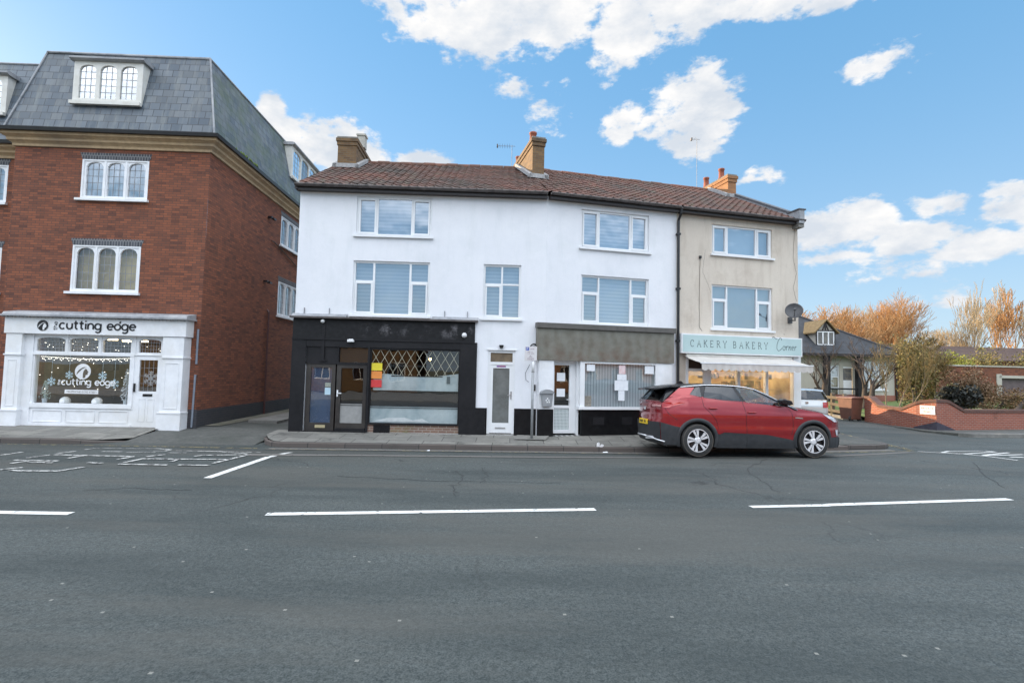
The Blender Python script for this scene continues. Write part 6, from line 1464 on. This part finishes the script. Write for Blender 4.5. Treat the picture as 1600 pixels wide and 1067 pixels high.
# ================================================================== wooden rail fence
wood = plain('weathered_timber', (.12, .095, .065), (.075, .06, .045), .9, scale=5, bstr=.6, big=(.08, .085, .05))
fn_ = root('rail_fence', (16, 26, .15), 'weathered timber post and rail fence in front of the bungalow garden', 'fence')
FPnt = [(15.55, 24.3), (15.85, 25.7), (16.2, 27.2), (16.65, 28.8), (17.2, 30.4)]
def pole(m, a, b, w, h):
    a, b = Vector(a), Vector(b); d = (b - a).normalized(); n = Vector((d.y, -d.x, 0)) * w / 2; u = Vector((0, 0, h / 2))
    m.add([tuple(p) for p in (a - n - u, a + n - u, a + n + u, a - n + u, b - n - u, b + n - u, b + n + u, b - n + u)], [(0, 1, 2, 3), (7, 6, 5, 4), (0, 4, 5, 1), (1, 5, 6, 2), (2, 6, 7, 3), (3, 7, 4, 0)])
for x, y in FPnt:
    m = MB(); m.box(x - .07, x + .07, y - .07, y + .07, .1, 1.22); m.prismx([(y - .08, 1.22), (y + .08, 1.22), (y, 1.30)], x - .08, x + .08); m.build('post', wood, fn_)
for i in range(len(FPnt) - 1):
    for z in (.42, .74, 1.06): m = MB(); (xa, ya), (xb, yb) = FPnt[i], FPnt[i + 1]; pole(m, (xa - .09, ya, z), (xb - .09, yb, z + .02), .05, .13); m.build('rail', wood, fn_)
m = MB(); pole(m, (15.5, 24.2, .18), (17.15, 30.5, .2), .2, .14); structure('edging_kerb', m, concrete)
# ================================================================== bungalow
bg_ = root('bungalow', (22, 36, .5), 'cream bungalow with a big dark hipped slate roof behind the rail fence', 'house')
Fh = fr(25.76, 35, 0.06)
m = MB(Fh); wins = [(-2.25, -.55, 1.30, 3.2), (-8.2, -6.6, 1.30, 3.2), (-4.45, -3.85, .7, 2.9), (-3.6, -2.9, .55, 2.8)]
wall_holes(m, -12, 0, .2, 3.6, wins, 0, .2); m.quad((0, 0, .2), (0, 9, .2), (0, 9, 3.6), (0, 0, 3.6)); m.build('wall', bung_render, bg_)
m = MB(Fh); m.box(-12, 0.03, -.03, -.001, .2, .95); m.box(.001, .04, 0, 9, .2, .95); m.build('plinth', brick_garden, bg_)
for a, b, c, d in wins[:2]:
    casement(Fh, a, b, c, d, [(a + .06, a + .50, [2.65], [1, 0]), (a + .56, b - .56, [2.65], [0, 0]), (b - .50, b - .06, [2.65], [1, 0])], bg_, curtain_m)
casement(Fh, -4.45, -3.85, .7, 2.9, [(-4.39, -3.91, [1.4, 2.1], [0, 0, 0])], bg_, curtain_m, sill=False)
m = MB(Fh); m.box(-3.55, -2.95, .05, .12, .55, 1.9); m.box(-3.58, -2.92, .03, .05, 2.7, 2.8); m.build('front_door', shopwhite, bg_)
m = MB(Fh); m.box(-3.58, -2.92, .08, .1, 1.9, 2.7); m.build('door_glass', plain('dull_glass', (.12, .12, .13), (.25, .22, .18), .2), bg_)
for x in (-5.0, -2.8):
    m = MB(Fh); m.box(x - .16, x + .16, -.55, -.25, .5, 3.5); m.build('porch_post', black_paint, bg_)
m = MB(Fh); m.box(-5.9, -2.0, -.5, -.42, 1.28, 1.38); m.build('porch_rail', black_paint, bg_)
E0 = 3.62; m = MB(Fh); ex = .5
# hipped main roof: ridge runs back-left
P = [(-13.5, -.6, E0), (ex, -.6, E0), (ex, 14.2, E0), (-13.5, 14.2, E0), (-9.8, 6.8, 9.3), (-13.5, 6.8, 9.3)]
m.add(P, [(0, 1, 4, 5), (1, 2, 4), (2, 3, 5, 4)]); m.build('roof', slate_flat, bg_)
m = MB(Fh); m.box(-12.5, ex + .05, -.66, -.58, E0 - .14, E0 + .02); m.box(ex, ex + .07, -.58, 9.6, E0 - .14, E0 + .02); m.quad((-12.5, -.58, E0 - .12), (ex, -.58, E0 - .12), (ex, .0, E0 - .12), (-12.5, 0, E0 - .12)); m.build('gutter', barge, bg_)
m = MB(Fh); m.tube([(.06, -.1, E0 - .1), (.06, -.1, .3)], .05, 6); m.build('downpipe', pipe_m, bg_)
m = MB(Fh); m.tube([(ex, -.6, E0 + .02), (-9.8, 6.8, 9.33)], .08, 5); m.tube([(-9.8, 6.8, 9.33), (-13.5, 6.8, 9.33)], .08, 5); m.build('hip_tiles', plain('hip_tile', (.06, .06, .065), None, .8), bg_)
# gabled dormer
a, b, y0_, z0_, z1_ = -5.3, -3.95, .25, 4.15, 5.2
m = MB(Fh); m.box(a, b, y0_, 3.2, z0_, z1_); m.prism([(a, z1_), (b, z1_), ((a + b) / 2, z1_ + .66)], y0_, 4.0); dm_ = m.build('dormer', bung_render, bg_)
yellow_tile = plain('yellow_brown_tile', (.30, .20, .09), (.20, .13, .06), .9, scale=6)  # yellow-brown tile colour on both dormer slopes
m = MB(Fh); mx_ = (a + b) / 2
for sg, xe in ((-1, a - .2), (1, b + .2)):
    m.add([(xe, y0_ - .2, z1_ - .12), (mx_, y0_ - .2, z1_ + .78), (mx_, 4.3, z1_ + .78), (xe, 3.9, z1_ - .12), (xe, y0_ - .2, z1_ - .20), (mx_, y0_ - .2, z1_ + .70), (mx_, 4.3, z1_ + .70), (xe, 3.9, z1_ - .2)], [(0, 1, 2, 3), (7, 6, 5, 4), (0, 4, 5, 1), (0, 3, 7, 4)])
m.build('dormer_roof', yellow_tile, dm_)
m = MB(Fh); yb_ = y0_ - .05
for P in ([(a, z1_), (b, z1_)], [(mx_, z1_), (mx_, z1_ + .66)], [(a + .1, z1_ + .05), (mx_, z1_ + .66)], [(b - .1, z1_ + .05), (mx_, z1_ + .66)], [(a + .45, z1_), (mx_, z1_ + .5)], [(b - .45, z1_), (mx_, z1_ + .5)], [(a + .04, z0_), (a + .04, z1_)], [(b - .04, z0_), (b - .04, z1_)]): ribbon(m, P, .08, yb_, .04)
m.build('timber_frame', barge, dm_)
m = MB(Fh)
for i in range(4): x = a + .1 + i * (b - a - .2) / 3; m.box(x - .04, x + .04, yb_ + .0, yb_ + .05, z0_ + .1, z1_ - .06)
m.box(a + .1, b - .1, yb_ + .001, yb_ + .049, z0_ + .06, z0_ + .14); m.box(a + .1, b - .1, yb_ + .001, yb_ + .049, z1_ - .12, z1_ - .05); dw = m.build('window', shopwhite, dm_)
MB(Fh).xz(a + .1, b - .1, z0_ + .1, z1_ - .08, yb_ + .045).build('pane', plain('dark_pane', (.10, .10, .11), (.22, .20, .17), .15, scale=2), dw)
# ================================================================== brick outbuilding range with flat dark roofline
ob_ = root('brick_outbuilding', (32, 39, .3), 'low brick outbuilding with a long brown roof behind the yellow green hedge', 'building')
Fo = fr(27, 37.5, .10)
m = MB(Fo); wall_holes(m, 1, 30, .2, 3.1, [(9.2, 15, 1.0, 2.3)], 0, .25); m.quad((1, 0, .2), (1, 8, .2), (1, 8, 3.1), (1, 0, 3.1)); m.build('wall', brick_red, ob_)
m = MB(Fo); m.box(9.0, 15.2, -.06, .0, 2.3, 2.5); m.box(8.8, 9.2, -.06, .0, .9, 2.6); m.build('opening_surround', bung_render, ob_); m = MB(Fo); m.box(9.2, 15, .2, .24, 1.0, 2.3); m.build('shutter', plain('purple_grey_shutter', (.10, .07, .075), (.16, .12, .12), .6, scale=3), ob_)
m = MB(Fo); m.prismx([(-.06, 3.1), (-.06, 3.2), (8.1, 3.3), (8.1, 3.1)], .9, 30.1); m.build('coping', bung_render, ob_)
lb_ = root('long_low_building', (40, 52, .3), 'long low brown roofed building making the dark flat skyline behind the hedge', 'building')
Fo = fr(26, 47, .10)
m = MB(Fo); m.box(0, 50, 0, 8, .2, 4.0); m.build('wall', brick_red, lb_); m = MB(Fo); m.prismx([(-.4, 4.0), (4, 5.55), (8.4, 4.0)], -.4, 50.4); m.build('roof', plain('brown_roof', (.06, .036, .03), (.10, .06, .045), .9, scale=1.5), lb_)
# ================================================================== trees
bark_warm = plain('warm_bark', (.46, .28, .14), (.33, .20, .11), .9, scale=9); bark_dark = plain('dark_bark', (.055, .045, .04), (.085, .07, .06), .95, scale=9, bstr=.8)
twig_warm = plain('rusty_twigs', (.52, .29, .12), (.38, .22, .10), .9, scale=.5); twig_olive = plain('olive_twigs', (.14, .115, .05), (.19, .13, .055), .9, scale=3); twig_pale = plain('pale_twigs', (.46, .36, .22), (.36, .27, .16), .9, scale=.6); twig_dark = plain('dark_twigs', (.06, .048, .042), (.09, .07, .06), .95)
def seg(mb, p, q, r0, r1, k=3):
    d = (q - p)
    if d.length < 1e-4: return
    d.normalize(); u = d.cross(Vector((.3, .2, .9)) if abs(d.z) < .9 else Vector((1, 0, 0))).normalized(); w_ = d.cross(u)
    b = len(mb.v)
    for c, r_ in ((p, r0), (q, r1)):
        for j in range(k):
            a = 2 * pi * j / k; mb.v.append(tuple(c + (u * cos(a) + w_ * sin(a)) * r_))
    for j in range(k): mb.f.append((b + j, b + (j + 1) % k, b + k + (j + 1) % k, b + k + j)); mb.uv.append([(0, 0), (1, 0), (1, 1), (0, 1)])
def grow(tr, cr, p, d, L, r, lev, maxl, rr, spread, up, nb, rmin, split=2):
    n = 4 if lev < 2 else 3; q = p
    for i in range(n):
        d2 = (d + Vector((rr.gauss(0, .10), rr.gauss(0, .10), rr.gauss(0, .06) + up * .05))).normalized()
        q2 = q + d2 * L / n; r1 = max(rmin, r * (1 - .13 * (i + 1)))
        seg(tr if lev < split else cr, q, q2, max(rmin, r * (1 - .13 * i)), r1, 6 if lev < 2 else 3)
        if lev < maxl and i >= (1 if lev else n - 3):
            for _ in range((nb if lev < 3 else 2) if i == n - 1 else max(1, nb - 1 if lev < 3 else 1)):
                ax = Vector((rr.gauss(0, 1), rr.gauss(0, 1), rr.gauss(0, .35))).normalized(); nd = (d2 + ax * spread * rr.uniform(.45, 1.15) + Vector((0, 0, up * .25))).normalized()
                grow(tr, cr, q2, nd, L * rr.uniform(.58, .80), r1 * .62, lev + 1, maxl, rr, spread, up, nb, rmin, split)
        q, d = q2, d2
def tree(x, y, z, h, label, cat='tree', bark=None, twig=None, seed=1, spread=.6, up=.8, nb=2, maxl=5, trunkL=.28, r0=.22, rmin=.014, group=None, lean=(0, 0), stems=1, name='bare_tree'):
    rr = random.Random(seed); t = root(name, (x, y, z), label, cat, group); T = MB(); Cc = MB()
    for s_ in range(stems):
        o_ = Vector((rr.gauss(0, .3), rr.gauss(0, .3), 0)) if stems > 1 else Vector((0, 0, 0))
        grow(T, Cc, Vector((x, y, z - .1)) + o_, Vector((lean[0] + o_.x * .3, lean[1] + o_.y * .3, 1)).normalized(), h * trunkL, r0 / (1 if stems == 1 else 1.6), 0, maxl, rr, spread, up, nb, rmin)
    T.build('trunk', bark or bark_warm, t, fixn=False, smooth=True); Cc.build('crown', twig or twig_warm, t, fixn=False)
    return t
GT = 'bare winter trees beyond the bungalow and hedge'
tree(40.5, 55, .8, 14.6, 'big round orange lit bare tree standing highest behind the bungalow roof', seed=21, spread=.66, up=.75, nb=3, maxl=5, trunkL=.25, r0=.50, rmin=.015, group=GT)
tree(37.0, 56, .8, 12.3, 'bushy bare tree just left of the big round orange one', seed=5, spread=.64, up=.7, nb=3, maxl=5, trunkL=.25, r0=.40, rmin=.015, group=GT)
tree(33.5, 52, .8, 12.0, 'rusty bare tree rising over the ridge and dormer of the bungalow', seed=8, spread=.7, up=.5, nb=3, maxl=5, trunkL=.26, r0=.28, rmin=.015, group=GT)
tree(30.2, 50, .8, 11.0, 'lower bare tree close beside the satellite dish', seed=9, spread=.7, up=.45, nb=3, maxl=5, trunkL=.26, r0=.25, rmin=.020, group=GT)
tree(44.2, 54, .8, 8.6, 'thin grey twigged tree at the right edge of the big orange tree', seed=12, spread=.62, up=.6, nb=2, maxl=6, trunkL=.26, r0=.24, rmin=.018, group=GT, twig=twig_olive)
tree(46.8, 55, .8, 11.0, 'slender upright bare tree with few side branches, left of the tall group', twig=twig_pale, seed=14, spread=.34, up=1.0, nb=2, maxl=4, trunkL=.36, r0=.24, rmin=.015, group=GT, stems=2)
for i, (x, h, sd_2, lab) in enumerate(((49.6, 10.2, 31, 'upright bare tree, the leftmost of the tall close row at the right'), (51.8, 11.2, 32, 'upright bare tree second from the left in the tall close row'), (54.0, 11.6, 33, 'upright bare tree third from the left in the tall close row'), (56.4, 12.4, 34, 'tallest upright bare tree at the right end of the close row'))):
    tree(x, 56 + i * .4, .8, h, lab, twig=(twig_pale, twig_warm)[i % 2], seed=sd_2, spread=.36, up=1.0, nb=2, maxl=5, trunkL=.32, r0=.28, rmin=.020, group=GT)
tree(42.6, 60, .8, 13.0, 'pale fine twigged tree standing behind and right of the big orange tree', twig=twig_pale, seed=61, spread=.6, up=.7, nb=3, maxl=5, trunkL=.25, r0=.4, rmin=.013, group=GT)
tree(52.5, 62, .8, 11.0, 'pale spreading tree behind the middle of the tall close row', twig=twig_pale, seed=62, spread=.6, up=.6, nb=3, maxl=5, trunkL=.25, r0=.35, rmin=.013, group=GT)
tree(59.5, 57, .8, 11.8, 'upright bare tree cut by the right edge of the picture', seed=35, spread=.4, up=1.0, nb=2, maxl=5, trunkL=.3, r0=.28, rmin=.02, group=GT)
tree(16.75, 28.0, .35, 4.4, 'knobbly pollarded dark tree in the bungalow garden, the left one behind the fence', bark=bark_dark, twig=twig_dark, seed=41, spread=.75, up=.5, nb=2, maxl=4, trunkL=.33, r0=.26, rmin=.008, group='pollarded trees in the bungalow garden')
tree(18.75, 28.3, .4, 4.3, 'knobbly pollarded dark tree in the bungalow garden, the right one before the porch', bark=bark_dark, twig=twig_dark, seed=43, spread=.85, up=.5, nb=2, maxl=4, trunkL=.33, r0=.30, rmin=.008, group='pollarded trees in the bungalow garden', stems=2)
tree(17.9, 24.2, .4, 2.9, 'thin pale many stemmed shrub behind the dip of the garden wall', bark=plain('pale_bark', (.19, .155, .11), None, .9), twig=twig_olive, seed=44, spread=.3, up=.8, nb=2, maxl=4, trunkL=.42, r0=.06, rmin=.008, stems=3, name='bare_shrub', cat='shrub')
tree(24.6, 25.6, .45, 3.6, 'leaning dark branch reaching right out of the garden bushes', bark=bark_dark, twig=twig_dark, seed=47, spread=.45, up=.2, nb=2, maxl=5, trunkL=.5, r0=.13, rmin=.009, lean=(1.0, .1), name='leaning_tree')
tree(22.5, 27.6, .45, 5.2, 'wide spreading bare tree over the middle of the garden bushes', bark=bark_dark, twig=twig_olive, seed=48, spread=.95, up=.1, nb=3, maxl=5, trunkL=.28, r0=.13, rmin=.009)
def leafmat(name, a, b):
    return plain(name, a, b, .7, scale=1.1, bstr=0)
def bush(x, y, z, rx, ry, h, n, label, mat, seed=1, leaf=.07, name='bush', cat='bush', group=None, lumps=7, stems=True):
    rr = random.Random(seed); t = root(name, (x, y, z), label, cat, group); m = MB()
    LU = [(rr.uniform(-.6, .6), rr.uniform(-.6, .6), rr.uniform(.25, .72), rr.uniform(.30, .52)) for _ in range(lumps)]
    for i in range(n):
        lx, ly, lz, lr = LU[rr.randrange(lumps)]; u = Vector((rr.gauss(0, 1), rr.gauss(0, 1), rr.gauss(0, 1))).normalized() * lr * rr.random() ** .35
        px, py, pz = x + (lx + u.x) * rx, y + (ly + u.y) * ry, z + max(.01, (lz + u.z)) * h
        s_ = leaf * rr.uniform(.5, 1.3); a = Vector((rr.gauss(0, 1), rr.gauss(0, 1), rr.gauss(0, 1))).normalized() * s_; b = a.cross(Vector((rr.gauss(0, 1), rr.gauss(0, 1), rr.gauss(0, 1)))).normalized() * s_ * .6
        c = Vector((px, py, pz)); k = len(m.v); m.v += [tuple(c - a), tuple(c + b), tuple(c + a), tuple(c - b)]; m.f.append((k, k + 1, k + 2, k + 3)); m.uv.append([(0, 0), (1, 0), (1, 1), (0, 1)])
    m.build('foliage', mat, t, fixn=False)
    if stems:
        m = MB()
        for i in range(10):
            lx, ly, lz, lr = LU[i % lumps]; p = Vector((x + rr.gauss(0, .1), y, z)); q = Vector((x + lx * rx * 1.2, y + ly * ry * 1.2, z + (lz + .2) * h)); seg(m, p, (p + q) / 2 + Vector((rr.gauss(0, .1), 0, .1)), .03, .02); seg(m, (p + q) / 2 + Vector((rr.gauss(0, .1), 0, .1)), q, .02, .008)
        m.build('stems', bark_dark, t, fixn=False)
    return t
GB = 'garden bushes behind the brick wall'
l_olive = leafmat('olive_leaves', (.13, .12, .035), (.20, .15, .05)); l_green = leafmat('dark_green_leaves', (.03, .06, .02), (.06, .09, .03)); l_yel = leafmat('yellow_green_leaves', (.30, .28, .035), (.17, .20, .03)); l_brown = leafmat('brown_leaves', (.14, .085, .045), (.20, .12, .06)); l_black = leafmat('black_green_leaves', (.012, .016, .013), (.03, .034, .03))
bush(20.3, 26.0, .4, 1.3, 1.0, 3.4, 5200, 'tall olive bush against the right end of the bungalow', l_olive, 51, .06, group=GB)
bush(19.8, 23.8, .4, .75, .7, 1.3, 2200, 'small dark green evergreen shrub just over the dip of the wall', l_green, 52, .06, group=GB)
bush(21.9, 25.5, .4, 1.3, 1.2, 2.4, 5000, 'brown leaved bush in the middle of the garden', l_brown, 53, .05, group=GB)
bush(24.4, 26.6, .4, 2.0, 1.5, 1.5, 5200, 'low brownish bush right of the dark spiky plant', l_brown, 54, .05, group=GB)
bush(27.8, 27.4, .4, 2.4, 1.5, 1.1, 4800, 'long low olive bush in front of the brick outbuilding', l_olive, 55, .05, group=GB)
bush(19.0, 22.2, .75, 1.0, .5, 1.15, 2600, 'dark spiky leaning plant rising behind the wall bend', l_black, 56, .085, group=GB, lumps=9)
for i, (x, y, rx, h, mt, lab) in enumerate(((30.0, 40.6, 3.2, 4.7, l_olive, 'tall olive hedge plant at the left end of the far hedge'), (34.6, 41.0, 3.2, 4.5, l_yel, 'yellow green hedge plant second from the left in the far hedge'), (39.4, 41.4, 3.2, 4.6, l_olive, 'olive brown hedge plant in the middle of the far hedge'), (44.0, 41.8, 3.2, 4.4, l_yel, 'bright yellow green hedge plant near the right edge of the far hedge'), (48.6, 42.2, 3.2, 4.6, l_yel, 'yellow hedge plant cut off by the right edge'))):
    bush(x, y, 1.0 if i else .6, rx, 1.2, h - (1.0 if i else .3), 5200, lab, mt, 60 + i, .085, 'hedge_bush', 'hedge', 'far hedge in front of the brown roofed building', 12)
# ================================================================== litter
m = MB(); rr = random.Random(4)
for i in range(7):
    a = rr.random() * 6.28; L_ = rr.uniform(.06, .16); x, y, z = 2.27 + rr.gauss(0, .03), 13.62 + rr.gauss(0, .03), gz(2.27, 13.62) + .11
    m.add([(x, y, z - .02), (x + L_ * cos(a), y + .04, z + rr.uniform(.0, .14)), (x + L_ * cos(a) + .04, y + .05, z + rr.uniform(.0, .1)), (x + .05, y + .01, z - .03)], [(0, 1, 2, 3)])
tag(m.build('litter', white_m, base=(2.27, 13.62, .05)), 'crumpled white litter on the kerb edge left of the red car', 'litter')
for (x, y, s_) in ((2.42, 13.30, .07), (-2.0, 12.9, .04)): 
    m = MB(); m.add([(x - s_, y, gz(x, y) + .015), (x + s_, y - .02, gz(x, y) + .02), (x + s_ * .8, y + .03, gz(x, y) + .04), (x - s_ * .6, y + .03, gz(x, y) + .03)], [(0, 1, 2, 3)])
    tag(m.build('paper_scrap', paper_m, base=(x, y, 0)), 'flat pale scrap of paper in the gutter beside the white litter' if x > 0 else 'tiny pale scrap in the gutter before the black shopfront', 'litter')
m = MB(); m.add([(.1, 14.2, .165), (.95, 14.15, .165), (1.1, 14.75, .205), (.2, 14.8, .205)], [(0, 1, 2, 3)]); tag(m.build('manhole_cover', concrete, base=(.5, 14.4, .16)), 'worn dark inspection cover in the pavement at the foot of the sign pole', 'manhole cover')
# ================================================================== sunlit terraces opposite (behind the viewer; mirrored in the shop glass)
for i, (x0, x1, hgt, mt, lab) in enumerate(((-30, -6, 3.8, brick_buff, 'sunlit dull brick terrace opposite, mirrored in the left shop windows'), (-2, 34, 3.7, brick_buff_red, 'sunlit buff brick terrace opposite, mirrored in the bakery windows'))):
    F_ = fr(0, -16 - i * .5, pi); t = root('terraced_house', ((x0 + x1) / 2, -16, 0), lab, 'house', 'terraces across the street')
    a, b = -x1, -x0; ws = []
    x = a + 1
    while x < b - 2: ws += [(x, x + 1.3, 1.0, 2.5)]; x += 3.2
    m = MB(F_); wall_holes(m, a, b, 0, hgt, ws, 0, .15); m.box(a, b, 7.9, 8, 0, hgt); m.build('wall', mt, t)
    m = MB(F_); m.prismx([(-.3, hgt), (4, hgt + 2.4), (8.3, hgt)], a - .2, b + .2); m.build('roof', pantile, t)
    for (p, q_, c, d) in ws:
        m = MB(F_); m.box(p, p + .08, .06, .12, c, d); m.box(q_ - .08, q_, .06, .12, c, d); m.box(p + .08, q_ - .08, .061, .119, c, c + .08); m.box(p + .08, q_ - .08, .061, .119, d - .08, d); m.box((p + q_) / 2 - .03, (p + q_) / 2 + .03, .062, .118, c + .08, d - .08); wq = m.build('window', upvc, t)
        MB(F_).xz(p + .08, q_ - .08, c + .08, d - .08, .1).build('pane', glass_dark, wq); MB(F_).xz(p, q_, c, d, .3).build('curtain', curtain_m, wq)
m = MB(); V = [(-60, -1.6, .0), (60, -1.6, .0), (60, -12.5, .1), (-60, -12.5, .1)]; V = [(a, b, .11) for a, b, c in V]; m.add(V, [(0, 1, 2, 3)]); m.quad((-60, -1.6, .11), (60, -1.6, .11), (60, -1.6, -.05), (-60, -1.6, -.05)); structure('pavement', m, paving)
